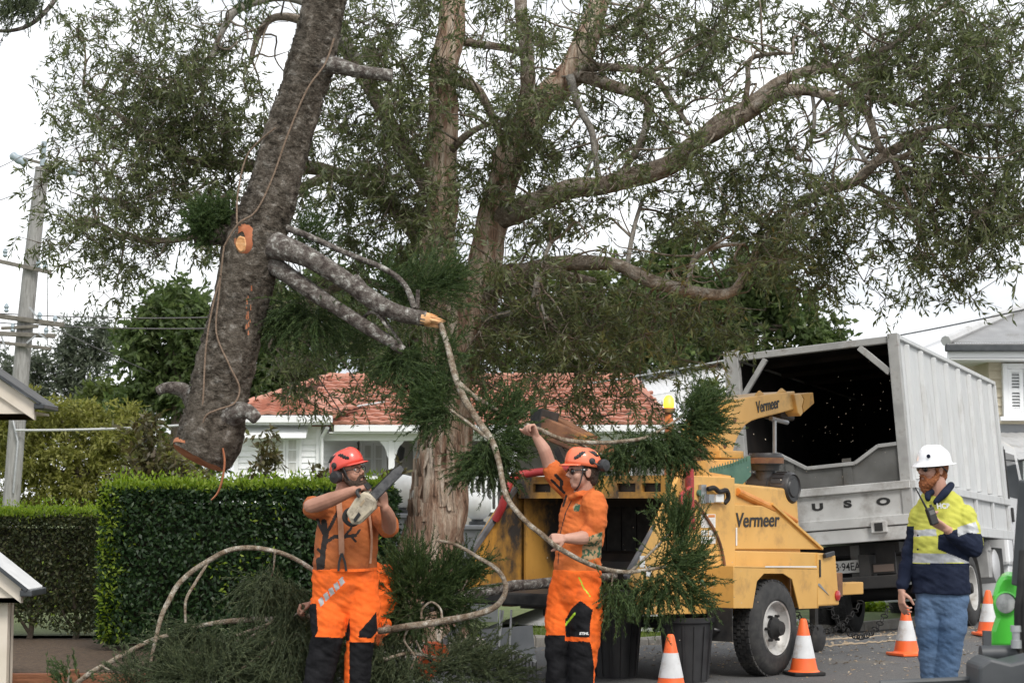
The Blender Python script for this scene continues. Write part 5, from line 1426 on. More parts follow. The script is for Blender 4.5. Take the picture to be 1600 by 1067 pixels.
qa, qb = cs(*z8(1230, 398), CVv + .1), cs(*z8(1330, 420), CVv + .1); MB().bar(qa + Vector((0, .1, 0)), qb + Vector((0, .1, 0)), .2, .1).build('deflector_shade', m_in, ch, bevel=.02)
qa, qb = cs(*z8(1150, 440), CVv + .1), cs(*z8(1270, 470), CVv + .1); MB().tube([qa, qb], .022, n=9).build('deflector_strut', m_steelp, ch, True)
qa, qb = cs(*z8(1178, 450), CVv + .1), cs(*z8(1178, 700), CVv + .1); MB().tube([qa, qb], .018, n=9).build('deflector_crank', m_steelp, ch, True)
# chute collar and turntable
pb_ = cs(*z8(765, 700), CVv); pe_ = cs(*z8(895, 705), CVv)
zc = pb_.z; ucx = (pb_.x + pe_.x) / 2
MB().bb(pb_.x - .05, pe_.x + .05, CVv - .05, CVv + CW + .05, zc - .04, zc + .03).build('chute_collar', m_yel, ch, bevel=.01)
MB().lathe((ucx, CVv + CW / 2, ztop - .2), (0, 0, 1), [(0, .36), (zc - ztop + .15, .30)], n=28).build('chute_turntable', m_yel, ch, True, 40)
MB().bar(cs(*z8(560, 715), CVv), cs(*z8(665, 700), CVv), .06, .1).build('turntable_lever', m_rust, ch)
# ---- drum housing between hopper and bonnet
MB().prism([Vector((HU1, .06, zbot)), Vector((HU1, .06, ztop - .05)), Vector((pe_.x + .25, .06, ztop - .1)), Vector((pe_.x + .35, .06, zbot))], (0, W - .1, 0)).build('drum_housing', m_yel, ch, bevel=.02)
# ---- green mesh guard
gp_ = [z8(*q_) for q_ in ((705, 810), (870, 770), (1000, 715), (1005, 860), (885, 985), (865, 862), (705, 835))]
MB().prism([cs(x, y, .10) for x, y in gp_], (0, .012, 0)).build('mesh_guard', m_green, ch)
for i in range(14):
    xa = 715 + i * 20; ya = 806 - (xa - 705) * .31
    MB().bar(cs(*z8(xa, ya - 8), .094), cs(*z8(xa, ya + 34), .094), .006).build('guard_bar', m_green, ch)
# ---- air filter drum and pre-cleaner
e0 = cs(1241, 762, .04)
MB().lathe(e0, (0, 1, 0), [(0, .001), (0, .075), (.012, .085), (.012, .11), (.0, .118), (.02, .135), (.16, .14), (.17, .132), (.2, .132), (.2, .14), (.5, .14), (.52, .12), (.53, .001)], n=32, cap=False).build('air_filter', m_blkp, ch, True, 40)
for k in range(18):
    a = 2 * math.pi * k / 18; o = Vector((math.cos(a), 0, math.sin(a))); rot = Matrix((Vector((-o.z, 0, o.x)), Vector((0, 1, 0)), o)).transposed()
    MB().box(e0 + o * .139 + Vector((0, .1, 0)), (.022, .1, .012), rot).build('filter_rib', m_blkp, ch)
c = cs(1196, 735, .3)
MB().lathe(c, (0, 0, 1), [(0, .12), (.05, .13), (.055, .16), (.12, .16), (.13, .15), (.15, .14), (.15, .001)], n=30, cap=False).build('pre_cleaner', m_blkp, ch, True, 40)
MB().lathe(c + Vector((0, 0, .06)), (0, 0, 1), [(0, .162), (.05, .162)], n=30, cap=False).build('pre_cleaner_band', m_rust, ch, True)
MB().tube([c + Vector((0, 0, .02)), c + Vector((0, 0, -.25))], .09, n=14).build('intake_pipe', m_blkp, ch, True)
# ---- hydraulic rods, beacon, red control bars, rusty upper arm
MB().tube([cs(1152, 768, .05), cs(1208, 795, .05)], .032, n=10).build('hydraulic_ram', m_orange, ch, True)
MB().tube([cs(1208, 793, .05), cs(1244, 814, .05)], .022, n=10).build('hydraulic_ram', m_orange, ch, True)
rb = [cs(1066, 716, -.06), cs(1073, 722, -.06), cs(1077, 740, -.06), cs(1078, 790, -.06), cs(1080, 828, -.06)]
MB().tube(*smooth_path(rb, [.035, .036, .036, .034, .034], 4), n=12).build('control_bar', m_red, ch, True)
rb = [cs(1080, 800, -.09), cs(1070, 795, -.1), cs(1063, 782, -.1), cs(1067, 770, -.1), cs(1078, 762, -.09)]
MB().tube(*smooth_path(rb, [.016] * 5, 4), n=8).build('control_handle', m_red, ch, True)
def cl_(px, py, uu): return hit(CM, 0, uu, px, py)
rb = [cl_(774, 812, HU0 - .3), cl_(784, 792, HU0 - .3), cl_(790, 770, HU0 - .3), cl_(800, 748, HU0 - .25), cl_(822, 740, HU0 - .1), cl_(890, 733, HU0 - .05)]
MB().tube(*smooth_path(rb, [.034] * 6, 4), n=12).build('control_bar', m_red, ch, True)
# upper feed arm
ua = HU0 + .15
A_, B_ = cl_(842, 664, ua), cl_(985, 728, ua + .3)
MB().bar(A_, B_, .16, .17).build('feed_arm', m_rust, ch, bevel=.012)
MB().bar(A_ + Vector((-.03, .03, .02)), A_ + Vector((.12, -.05, -.02)), .2, .24).build('feed_arm_end', m_blk, ch, bevel=.012)
MB().bar(cl_(860, 655, ua + .2), cl_(925, 690, ua + .25), .15, .10).build('feed_arm_plate', m_rust, ch, bevel=.01)
MB().bar(cl_(872, 700, ua), cl_(895, 750, ua), .07, .06).build('feed_arm_link', m_blk, ch)
MB().bar(cl_(1046, 690, ua + .2), cl_(1045, 642, ua + .2), .05).build('beacon_post', m_rust, ch)
MB().bar(cl_(1046, 745, ua + .2), cl_(1046, 690, ua + .2), .06).build('beacon_post', m_rust, ch)
# ---- right side details: stickers, control box, hoses
def patch(name, x0, y0, x1, y1, m, v=-.006, th=.004):
    MB().prism([cs(x0, y0, v), cs(x1, y0, v), cs(x1, y1, v), cs(x0, y1, v)], (0, th, 0)).build(name, m, ch)
m_print = mat('sticker_print', (0.35, 0.33, 0.31), (0.66, 0.65, 0.63), scale=55, rough=0.5, lo=.42, hi=.5, detail=2)
m_sto = mat('sticker_orange', (0.62, 0.22, 0.05), rough=.5)
patch('sticker', 1096, 803, 1118, 824, m_stick_w); patch('sticker_text', 1098, 810, 1116, 822, m_print, -.009); patch('sticker_band', 1107, 804, 1117, 808, m_sto, -.009)
for (a, b_, c_, d_) in ((1096, 828, 1106, 836), (1108, 828, 1118, 836), (1096, 838, 1106, 849), (1108, 838, 1118, 849)):
    patch('sticker', a, b_, c_, d_, m_stick_w); patch('sticker_text', a + 1.5, b_ + 2, c_ - 1.5, d_ - 1.5, m_print, -.009)
patch('gauge_plate', 1096, 757, 1104, 786, m_steelp, -.03, .025)
patch('valve_block', 1105, 762, 1133, 786, m_yel, -.03, .025); patch('valve_body', 1108, 772, 1116, 785, m_steelp, -.06, .03); patch('valve_body', 1119, 772, 1131, 784, m_stick_w, -.06, .03)
MB().tube(*smooth_path([cs(1106, 764, -.05), cs(1116, 762, -.07), cs(1124, 768, -.07), cs(1135, 766, -.06), cs(1138, 778, -.05), cs(1132, 786, -.03)], [.02] * 6, 4), n=8).build('valve_hose', m_blk, ch, True)
MB().lathe(cs(1091, 770, -.004), (0, -1, 0), [(0, .026), (.02, .024), (.022, .001)], n=14, cap=False).build('push_button', m_green, ch, True)
MB().tube(*smooth_path([cs(1086, 782, -.02), cs(1104, 808, -.02), cs(1122, 840, -.02), cs(1132, 880, -.02), cs(1136, 930, -.02)], [.012] * 5, 4), n=7).build('hose', m_rust, ch, True)
MB().lathe(cs(1125, 918, -.003), (0, -1, 0), [(0, .03), (.015, .028), (.016, .001)], n=14, cap=False).build('grommet', m_blk, ch, True)
patch('chrome_trim', 1150, 824, 1152, 852, m_stick_w, .025)
patch('chrome_trim', 1196, 884, 1276, 886, m_stick_w, FV - .004)
patch('warning_panel', 1000, 868, 1008, 886, m_stick_w); patch('warning_panel', 1010, 884, 1018, 900, m_stick_w)
# ---- lettering
def lettering(body, px, py, v, h, sx, shear, mtx=None, ang=0.0, bold=.004):
    o = cs(px, py, v)
    # text local: x -> +u, y -> up, facing -v
    Mt = Matrix.Translation(o) @ Matrix.Rotation(R(90), 4, 'X') @ Matrix.Rotation(ang, 4, 'Z')
    return text_mesh('lettering', body, h, m_ink, ch, Mt, shear, .002, sx, bold)
lettering('Vermeer', 1149, 823, .026, .165, 1.2, .12, bold=.0025)
lettering('Vermeer', 1182, 645, CVv - .004, .145, .80, .12, ang=R(9), bold=.002)
# ---- beacon lamp (lit)
bcn = cl_(1045, 627, ua + .2)
m_bea = bpy.data.materials.new('beacon_lit'); m_bea.use_nodes = True
bt_ = m_bea.node_tree; bb_ = bt_.nodes['Principled BSDF']; bb_.inputs['Base Color'].default_value = (1, .35, .03, 1)
bb_.inputs['Emission Color'].default_value = (1, .26, .012, 1); bb_.inputs['Emission Strength'].default_value = 3.2
MB().lathe(bcn - Vector((0, 0, .05)), (0, 0, 1), [(0, .04), (.02, .045), (.07, .04), (.095, .022), (.1, .001)], n=18, cap=False).build('beacon_lens', m_bea, ch, True)
MB().lathe(bcn - Vector((0, 0, .09)), (0, 0, 1), [(0, .05), (.035, .055), (.038, .04)], n=18).build('beacon_base', m_blkp, ch, True)
pl2 = bpy.data.lights.new('beacon_light', 'POINT'); pl2.energy = 12; pl2.color = (1, .45, .1); pl2.shadow_soft_size = .05
po2 = bpy.data.objects.new('beacon_light', pl2); COL.objects.link(po2); po2.parent = ch; po2.location = bcn + Vector((-.12, -.12, .05))

# ================================================================== black bins under the feed table
def bin_(px, d, r0, r1, h, label):
    c = P(px, 900, d); root = thing('rubbish_bin', label, 'bin', (c.x, d, 0), 'black bins under the feed table'); o = Vector((0, 0, .006))
    MB().lathe(o, (0, 0, 1), [(0, .001), (0, r0), (h * .9, r1), (h * .92, r1 + .02), (h, r1 + .025), (h, r1 + .01), (h * .2, r0 - .01), (h * .19, .001)], n=36, cap=False).build('bin_body', m_blkp, root, True, 40)
    for k in range(14):
        a = 2 * math.pi * k / 14; v0 = Vector((math.cos(a), math.sin(a), 0))
        MB().bar(v0 * (r0 + .004) + Vector((0, 0, .02)), v0 * (r1 + .004) + Vector((0, 0, h * .88)), .014, .012, up=v0).build('rib', m_blkp, root)
    for s in (-1, 1):
        MB().tube(*smooth_path([Vector((s * (r1 + .01), -.06, h * .82)), Vector((s * (r1 + .05), -.05, h * .8)), Vector((s * (r1 + .05), .05, h * .8)), Vector((s * (r1 + .01), .06, h * .82))], [.012] * 4, 3), n=6).build('handle', m_blkp, root, True)
bin_(1072, 14.25, .16, .20, .50, 'black ribbed plastic bin behind the nearest traffic cone')
bin_(960, 14.6, .17, .21, .52, 'black ribbed plastic bin right behind the man gripping the branch')

# ================================================================== hand tools leaning below the feed table
D4 = 13.55
tc_ = P(800, 1010, D4); rk = thing('landscape_rake', 'steel rake with long teeth and thin handles below the feed table', 'rake', (tc_.x, D4, 0)); rl = rk.location
def tp(x, y, d=D4): return P(x, y, d)
MB().prism([tp(745, 984), tp(832, 976), tp(837, 1031), tp(797, 1014), tp(772, 1020)], (0, .012, 0)).build('plate', mat('dull_plate', (.15, .165, .18), (.22, .235, .25), scale=4, rough=.5, metal=.3), rk, rel=rl)
MB().bar(tp(797, 1014, D4 - .01), tp(838, 1033, D4 - .01), .02, .02).build('rake_rail', m_steelp, rk, rel=rl)
MB().bar(tp(795, 1014, D4 - .01), tp(752, 1038, D4 - .01), .02, .02).build('rake_rail', m_steelp, rk, rel=rl)
for k in range(17):
    t = k / 16; a = tp(750 + 88 * t, 1036 - (22 if t > .5 else 44 * t) + (38 * (t - .5) if t > .5 else 0), D4 - .01)
    MB().tube([a, a + Vector((0, -.02, -.06)), Vector((a.x, a.y - .03, max(.0, a.z - .13)))], [.006, .005, .003], n=5).build('tooth', m_blk, rk, rel=rl)
for (a, b_) in (((782, 952), (780, 1012)), ((799, 952), (796, 1014)), ((786, 953), (779, 1010))):
    MB().tube([tp(*a), tp(*b_, D4 - .02)], .008, n=7).build('handle', m_steelp, rk, True, rel=rl)

# chainsaw lying in the brush
c = P(702, 1000, 12.9)
# ================================================================== tipper truck
m_tw = mat('truck_white', (0.50, 0.51, 0.51), (0.60, 0.61, 0.61), scale=2, rough=0.45, dirt=(0.30, 0.29, 0.27), dscale=2.0, dlo=.50, dhi=.78, stretch=(2.2, 2.2, .7))
m_tw2 = mat('truck_white_scuffed', (0.46, 0.46, 0.45), (0.57, 0.57, 0.56), scale=3, rough=0.5, dirt=(0.22, 0.20, 0.18), dscale=3.5, dlo=.49, dhi=.75)
m_tgrey = mat('truck_grey_steel', (0.105, 0.105, 0.10), (0.16, 0.16, 0.155), scale=3, rough=0.6, metal=.3, dirt=(0.10, 0.085, 0.07), dscale=2.5, dlo=.55)
m_tpost = mat('truck_post_grey', (0.30, 0.30, 0.295), (0.42, 0.42, 0.41), scale=5, rough=0.6, dirt=(0.2, 0.18, 0.16), dscale=5)
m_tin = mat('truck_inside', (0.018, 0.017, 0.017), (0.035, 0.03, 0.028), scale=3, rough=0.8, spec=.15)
m_chas = mat('chassis_black', (0.015, 0.015, 0.016), (0.03, 0.028, 0.026), scale=6, rough=0.7)
m_tank = mat('tank_alloy', (0.55, 0.55, 0.55), (0.66, 0.66, 0.66), scale=4, rough=0.4, metal=.5)
m_cab = mat('cab_white', (0.76, 0.77, 0.78), rough=0.3, coat=.5)
m_cglass = mat('cab_glass', (0.03, 0.035, 0.04), rough=0.08, spec=.8)

a3 = Vector((TA.x, TA.y, -.037)).normalized(); b3 = Vector((TB.x, TB.y, -.082)); b3 = (b3 - a3 * b3.dot(a3)).normalized(); c3 = a3.cross(b3)
TM = Matrix.Translation((TR0.x, TR0.y, 0.0)) @ Matrix((a3, b3, c3)).transposed().to_4x4()
tk_ = thing('tipper_truck', 'white tipper truck with tall ribbed chip box parked behind the chipper', 'truck', matrix=TM)
def tr(px, py): return hit(TM, 0, 0.0, px, py)          # on the rear plane
def ts(px, py, y=0.0): return hit(TM, 1, y, px, py)     # on the right side plane
zT = tr(1434, 518).z; zA = tr(1434, 826).z; zG = tr(1432, 749).z; zX = tr(1437, 690).z
LB = ts(1550, 578).x; TW_ = tr(1136, 556).y
print('truck', zT, zA, zG, zX, LB, TW_)
# floor and headboard
MB().bb(0.02, LB, .03, TW_ - .03, zA, zA + .06).build('bed_floor', m_tgrey, tk_)
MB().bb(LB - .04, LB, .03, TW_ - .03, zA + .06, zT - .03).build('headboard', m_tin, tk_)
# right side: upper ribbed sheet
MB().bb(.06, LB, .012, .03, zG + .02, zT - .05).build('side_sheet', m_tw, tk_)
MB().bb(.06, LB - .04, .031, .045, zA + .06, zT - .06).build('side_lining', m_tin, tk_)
nr = 8
for k in range(nr):
    x = .06 + (LB - .12) * (k + .55) / nr
    MB().prism([(x - .06, .012, zG + .03), (x - .035, -.035, zG + .03), (x + .035, -.035, zG + .03), (x + .06, .012, zG + .03)], (0, 0, zT - zG - .1)).build('rib', m_tw, tk_, bevel=.004)
MB().bb(0.0, LB, -.03, .05, zT - .05, zT).build('top_rail', m_tw, tk_, bevel=.006)
MB().bb(LB - .06, LB + .02, -.03, .012, zG, zT - .05).build('corner_post', m_tw, tk_, bevel=.006)
# left side
MB().bb(.06, LB, TW_ - .03, TW_ - .012, zA, zT - .05).build('side_sheet', m_tw, tk_)
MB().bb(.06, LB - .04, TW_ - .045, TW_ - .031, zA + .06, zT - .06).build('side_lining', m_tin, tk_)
MB().bb(0, LB, TW_ - .05, TW_ + .03, zT - .05, zT).build('top_rail', m_tw, tk_, bevel=.006)
# rear posts, header, braces
MB().bb(-.05, .06, -.03, .09, zA + .1, zT + .01).build('rear_post', m_tpost, tk_, bevel=.008)
MB().bb(-.05, .06, TW_ - .14, TW_ + .03, zA + .1, zT + .04).build('rear_post', m_tpost, tk_, bevel=.008)
MB().bb(-.03, .05, .09, TW_ - .14, zT - .09, zT - .01).build('header_beam', m_tpost, tk_, bevel=.008)
MB().bar((0.0, .1, zT - .42), (0.0, .42, zT - .1), .06, .07).build('corner_brace', m_tpost, tk_, bevel=.006)
MB().bar((0.0, TW_ - .16, zT - .5), (0.0, TW_ - .46, zT - .1), .05, .06).build('corner_brace', m_tpost, tk_, bevel=.006)
# roof sheet, with a gap behind the header on the right
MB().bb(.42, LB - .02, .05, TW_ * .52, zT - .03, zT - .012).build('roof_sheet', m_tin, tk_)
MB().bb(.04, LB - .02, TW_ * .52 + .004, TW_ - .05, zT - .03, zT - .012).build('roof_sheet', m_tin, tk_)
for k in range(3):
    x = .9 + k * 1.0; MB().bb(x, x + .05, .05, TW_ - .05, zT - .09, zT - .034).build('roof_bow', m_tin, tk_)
# left side drop panel etc. hidden; right dropside
MB().bb(.06, LB, -.02, .012, zA + .02, zG).build('dropside', m_tw, tk_)
MB().bb(0.0, LB + .02, -.07, -.021, zG - .09, zG + .0).build('dropside_rail', m_tw, tk_, bevel=.008)
MB().bb(0.0, LB + .02, -.07, -.021, zA - .02, zA + .1).build('dropside_rail', m_tw, tk_, bevel=.008)
for k in range(6):
    x = .12 + (LB - .2) * k / 5; MB().bb(x - .04, x + .04, -.06, -.021, zA + .1, zG - .09).build('dropside_post', m_tw, tk_, bevel=.006)
# tailgate
MB().bb(-.03, .0, .06, TW_ - .06, zA + .1, zG - .06).build('tailgate', m_tw2, tk_)
MB().bb(-.075, -.031, -.02, TW_ + .02, zG - .09, zG).build('tailgate_rail', m_tw2, tk_, bevel=.008)
MB().bb(-.075, -.031, -.02, TW_ + .02, zA + .06, zA + .17).build('tailgate_rail', m_tw2, tk_, bevel=.008)
MB().bb(-.06, .02, .0, TW_, zA - .1, zA + .05).build('rear_sill', m_tw2, tk_, bevel=.008)
pr = [(1437, 690), (1373, 697), (1337, 724), (1262, 732), (1218, 710), (1150, 716), (1140, 790), (1432, 748)]
ex_ = [tr(*q_) for q_ in pr]
ex_[6] = Vector((0, ex_[5].y, zG)); ex_[7] = Vector((0, .05, zG)); ex_[0].y = .092; ex_[5].y = TW_ - .15; ex_[6].y = TW_ - .15; ex_[7].y = .092
MB().prism([p + Vector((-.02, 0, 0)) for p in ex_], (.02, 0, 0)).build('tailgate_extension', m_tgrey, tk_)
for i in range(5):
    MB().bar(ex_[i] + Vector((-.03, 0, 0)), ex_[i + 1] + Vector((-.03, 0, 0)), .045, .04).build('extension_lip', m_tpost, tk_, bevel=.005)
for y in (.62, TW_ - .7):
    MB().bb(-.035, -.021, y, y + .1, zG, zG + .3).build('extension_strut', m_tgrey, tk_)
p = tr(1377, 824); MB().bb(-.11, -.061, p.y - .09, p.y + .09, p.z - .06, p.z + .07).build('tailgate_latch', m_tw2, tk_, bevel=.01)
MB().bb(-.118, -.111, p.y - .045, p.y + .045, p.z - .04, p.z + .05).build('latch_mouth', m_ink, tk_)
# lettering on the tailgate, reading left to right seen from behind
def tl(body, px, py, h, sx, m=m_ink, x=-.033, bold=.006):
    o = hit(TM, 0, x, px, py)
    Mt = Matrix.Translation(o) @ Matrix.Rotation(R(-90), 4, 'Z') @ Matrix.Rotation(R(90), 4, 'X')
    return text_mesh('lettering', body, h, m, tk_, Mt, 0, .002, sx, bold)
for ch_, px, py in (('F', 1221, 801), ('U', 1269, 797.5), ('S', 1319, 792.5), ('O', 1370, 789)):
    tl(ch_, px, py, .105, 1.75)
# number plate
pa, pb2 = tr(1268, 897), tr(1352, 888)
zpl = (pa.z + pb2.z) / 2
MB().bb(.24, .25, pb2.y, pb2.y + .52, zpl - .02, zpl + .12).build('number_plate', m_stick_w, tk_, bevel=.004)
o = Vector((.236, pb2.y + .415, zpl + .008)); Mt = Matrix.Translation(o) @ Matrix.Rotation(R(-90), 4, 'Z') @ Matrix.Rotation(R(90), 4, 'X')
text_mesh('plate_lettering', 'B\u00b794EA', .125, m_ink, tk_, Mt, 0, .001, .80, .001)
# chassis
MB().bb(.1, LB + 2.2, .55, .67, .62, .88).build('chassis_rail', m_chas, tk_)
MB().bb(.1, LB + 2.2, TW_ - .67, TW_ - .55, .62, .88).build('chassis_rail', m_chas, tk_)
MB().bb(.08, .2, .2, TW_ - .2, .50, .64).build('bumper_bar', m_chas, tk_, bevel=.01)
MB().bb(.3, LB - .1, .25, TW_ - .25, .89, zA - .11).build('subframe', m_chas, tk_)
for y in (.3, TW_ - .42): MB().bb(.28, .32, y, y + .22, .55, zA - .12).build('mud_bracket', m_chas, tk_)
MB().bb(.19, .24, .28, .55, .66, .78).build('tail_lamp_housing', m_chas, tk_)
MB().bb(.182, .189, .30, .53, .68, .76).build('tail_lamp', mat('dull_lamp', (0.16, 0.12, 0.1), rough=.3), tk_)
MB().bar((.3, .75, .5), (.3, .75, zA - .12), .1, .06).build('drop_arm', m_tgrey, tk_)
# wheels
wcx = ts(1523, 920, -.02)
wrad = .46
for y, ax in ((.12, -1), (.40, -1), (TW_ - .12, 1), (TW_ - .4, 1)):
    wheel(tk_, (wcx.x, y, wrad - .0), (0, ax, 0), wrad, .24, .27, dish=.10 if y in (.12, TW_ - .12) else .02, hub=.1)
MB().lathe((wcx.x, .2, wrad), (0, 1, 0), [(0, .09), (TW_ - .4, .09)], n=12).build('axle', m_chas, tk_, True)
for y, ax in ((.14, -1), (TW_ - .14, 1)):
    wheel(tk_, (LB + 1.25, y, wrad), (0, ax, 0), wrad, .24, .27, dish=.0, hub=.1)
mg = []
for k in range(13):
    a = R(200 - 220 * k / 12); mg.append(Vector((wcx.x + .56 * math.cos(a), 0, wrad + .56 * math.sin(a))))
mgm = MB(); n_ = len(mg)
mgm.add([p + Vector((0, .0, 0)) for p in mg] + [p + Vector((0, .5, 0)) for p in mg], [(k, k + 1, n_ + k + 1, n_ + k) for k in range(n_ - 1)])
mgo = mgm.build('mudguard', m_chas, tk_, True); so_m = mgo.modifiers.new('solid', 'SOLIDIFY'); so_m.thickness = .02
# fuel tank, battery box, hoses
ft = ts(1556, 884, .05)
MB().lathe((ft.x - .05, .02, ft.z), (0, 1, 0), [(0, .001), (0, .18), (.02, .22), (.5, .22)], n=28, cap=False).build('fuel_tank', m_tank, tk_, True, 40)
MB().bb(ft.x - .42, ft.x - .2, .06, .3, ft.z - .15, ft.z + .2).build('tank_bracket', m_tpost, tk_, bevel=.01)
MB().lathe((ft.x - .3, .12, ft.z + .2), (0, 0, 1), [(0, .09), (.12, .09), (.13, .001)], n=16, cap=False).build('filler', m_tpost, tk_, True)
MB().bb(ft.x + .25, ft.x + .8, .1, .5, ft.z - .2, ft.z + .25).build('battery_box', m_chas, tk_, bevel=.01)
# cab
cx0 = LB + .22
cz0, cz1 = zA - .35, zT - .75
cp = [(cx0, 0, cz0), (cx0, 0, cz1 - .2), (cx0 + .12, 0, cz1 - .02), (cx0 + .3, 0, cz1), (cx0 + 1.3, 0, cz1 - .04), (cx0 + 1.75, 0, cz0 + 1.0), (cx0 + 1.8, 0, cz0)]
MB().prism([Vector(p) + Vector((0, .06, 0)) for p in cp], (0, TW_ - .12, 0)).build('cab', m_cab, tk_, bevel=.05)
MB().prism([Vector(p) + Vector((0, .054, 0)) for p in ((cx0 + .42, 0, cz0 + .95), (cx0 + .42, 0, cz1 - .18), (cx0 + 1.1, 0, cz1 - .18), (cx0 + 1.45, 0, cz0 + .95))], (0, .004, 0)).build('side_window', m_cglass, tk_)
MB().prism([Vector(p) + Vector((0, .050, 0)) for p in ((cx0 + .38, 0, cz0 + .9), (cx0 + .38, 0, cz1 - .14), (cx0 + .42, 0, cz1 - .14), (cx0 + .42, 0, cz0 + .9))], (0, .008, 0)).build('window_seal', m_ink, tk_)
MB().prism([Vector(p) + Vector((0, .054, 0)) for p in ((cx0 + .12, 0, cz1 - .62), (cx0 + .12, 0, cz1 - .28), (cx0 + .24, 0, cz1 - .24), (cx0 + .24, 0, cz1 - .62))], (0, .004, 0)).build('quarter_window', m_cglass, tk_)
MB().bb(cx0 + .44, cx0 + .52, .03, .055, cz0 + .6, cz0 + .8).build('door_handle', m_ink, tk_, bevel=.006)
MB().bb(cx0 + .34, cx0 + .348, .052, .058, cz0 + .05, cz1 - .1).build('door_gap', m_ink, tk_)
MB().tube([(cx0 + 1.4, .05, cz1 - .25), (cx0 + 1.45, -.2, cz1 - .2), (cx0 + 1.45, -.22, cz1 - .7)], .015, n=7).build('mirror_arm', m_ink, tk_, True)
MB().bb(cx0 + 1.38, cx0 + 1.44, -.32, -.14, cz1 - .75, cz1 - .35).build('mirror', m_ink, tk_, bevel=.02)
MB().bb(cx0 + .1, cx0 + 1.9, .1, TW_ - .1, .35, cz0 - .002).build('cab_skirt', m_cab, tk_, bevel=.02)
# hanging chips under the tray: rubber flaps and hooks
for k in range(7):
    x = .4 + k * .5; MB().tube([(x, -.04, zA - .02), (x + .01, -.05, zA - .08), (x + .05, -.05, zA - .1)], .01, n=6).build('rope_hook', m_chas, tk_, True)

# ================================================================== wood chips flying into the truck box
pos = []
for i in range(64):
    t = random.random() ** .6
    p = P(1270 + random.gauss(0, 1) * 55 * t + 90 * t, 640 + random.gauss(0, 1) * 70 * t + 20 * t, 17.2 + 2.6 * t); pos.append(tuple(p))
for i in range(80):
    p = P(random.uniform(850, 1300), random.uniform(640, 1000), random.uniform(12.6, 14.0)); pos.append(tuple(p))
pos = np.array(pos); n = len(pos)
o = link('flying_wood_chips', leaf_mesh('flying_wood_chips', pos, RNG.normal(size=(n, 3)), .006 + .013 * RNG.random(n), .005 + .007 * RNG.random(n)), mat('wood_chip', (0.38, 0.31, 0.22), (0.5, 0.43, 0.34), scale=8, rough=.8))
tag(o, 'pale wood chips flying from the chute into the truck box', 'wood chips', kind='stuff')
# chips and leaves lying on the road
pos = []
for i in range(3000):
    u_ = random.random()
    if u_ < .55: s, w = random.uniform(1, 8), abs(random.gauss(2.6, 1.2))
    else: s, w = random.uniform(-4, 12), random.uniform(.1, 8)
    q_ = kp(s, w); pos.append((q_.x, q_.y, gz(q_.x, q_.y) + .008 + .006 * random.random()))
pos = np.array(pos); n = len(pos)
dr = RNG.normal(size=(n, 3)); dr[:, 2] *= .12
nn = RNG.normal(size=(n, 3)) * .25; nn[:, 2] = 1
o = link('road_litter', leaf_mesh('road_litter', pos, dr, .015 + .05 * RNG.random(n) ** 2, .012 + .02 * RNG.random(n) ** 2, nrm=nn), leafmat('litter', (0.30, 0.19, 0.10), (0.45, 0.34, 0.22), (0.58, 0.50, 0.38), trans=.05))
tag(o, 'scattered wood chips and dry leaves on the asphalt', 'litter', kind='stuff')
# strip of sawdust along the road in front of the truck
sdm = mat('sawdust', (0.36, 0.27, 0.17), (0.46, 0.36, 0.25), scale=30, rough=.95, bump=.5)
sp2 = MB(); V = []
for k in range(41):
    t = k / 40; c = P(1255 + 210 * t, 1003 - 14 * t, 1); px = 1255 + 215 * t; py = 1006 - 12 * t
    for dy in (-7, 6):
        rr_ = ray(px, py + dy + 2.5 * noise.noise(Vector((k * .7, dy, 0)))); tt = (0.006 - CAMZ) / rr_.z; q_ = CAM + rr_ * tt; q_.z = gz(q_.x, q_.y) + .009; V.append(q_)
sp2.add(V, [(2 * k, 2 * k + 2, 2 * k + 3, 2 * k + 1) for k in range(40)])
tag(sp2.build('sawdust', sdm), 'pale brown strip of sawdust on the road beside the cones', 'sawdust', kind='stuff')
# ================================================================== people
m_skin = mat('skin', (0.33, 0.165, 0.11), (0.44, 0.225, 0.155), scale=9, rough=0.55, bump=.08, bscale=120)
m_skin2 = mat('skin_pale', (0.42, 0.225, 0.165), (0.52, 0.295, 0.22), scale=9, rough=0.55, bump=.08, bscale=120)
m_hairb = mat('hair_brown', (0.03, 0.018, 0.011), (0.07, 0.04, 0.025), scale=60, rough=0.7, bump=.8, bscale=160)
m_hairr = mat('hair_red', (0.24, 0.07, 0.02), (0.36, 0.13, 0.045), scale=60, rough=0.7, bump=.8, bscale=160)
m_lip = mat('lips', (0.38, 0.13, 0.10), rough=.5)
m_shirt1 = mat('shirt_rust_orange', (0.33, 0.085, 0.022), (0.44, 0.125, 0.03), scale=5, rough=0.85, bump=.3, bscale=40, dirt=(.2, .06, .025), dscale=6, dlo=.55, dhi=.8)
m_shirt2 = mat('shirt_orange', (0.56, 0.12, 0.022), (0.66, 0.165, 0.033), scale=5, rough=0.85, bump=.3, bscale=40, dirt=(.34, .085, .03), dscale=6, dlo=.55, dhi=.8)
m_hv = mat('hi_vis_orange', spec=.15, c=(0.86, 0.135, 0.02), c2=(0.93, 0.17, 0.028), scale=5, rough=0.8, bump=.25, bscale=35, dirt=(0.42, 0.095, 0.03), dscale=6, dlo=.52, dhi=.82)
m_bkf = mat('black_fabric', (0.008, 0.008, 0.009), (0.02, 0.02, 0.022), scale=9, spec=.08, rough=0.85, bump=.3, bscale=40)
m_print1 = mat('shirt_print', (0.022, 0.017, 0.015), rough=.85)
m_gprint = mat('green_print', (0.035, 0.10, 0.055), (0.40, 0.26, 0.14), scale=34, lo=.46, hi=.53, rough=.85, detail=2)
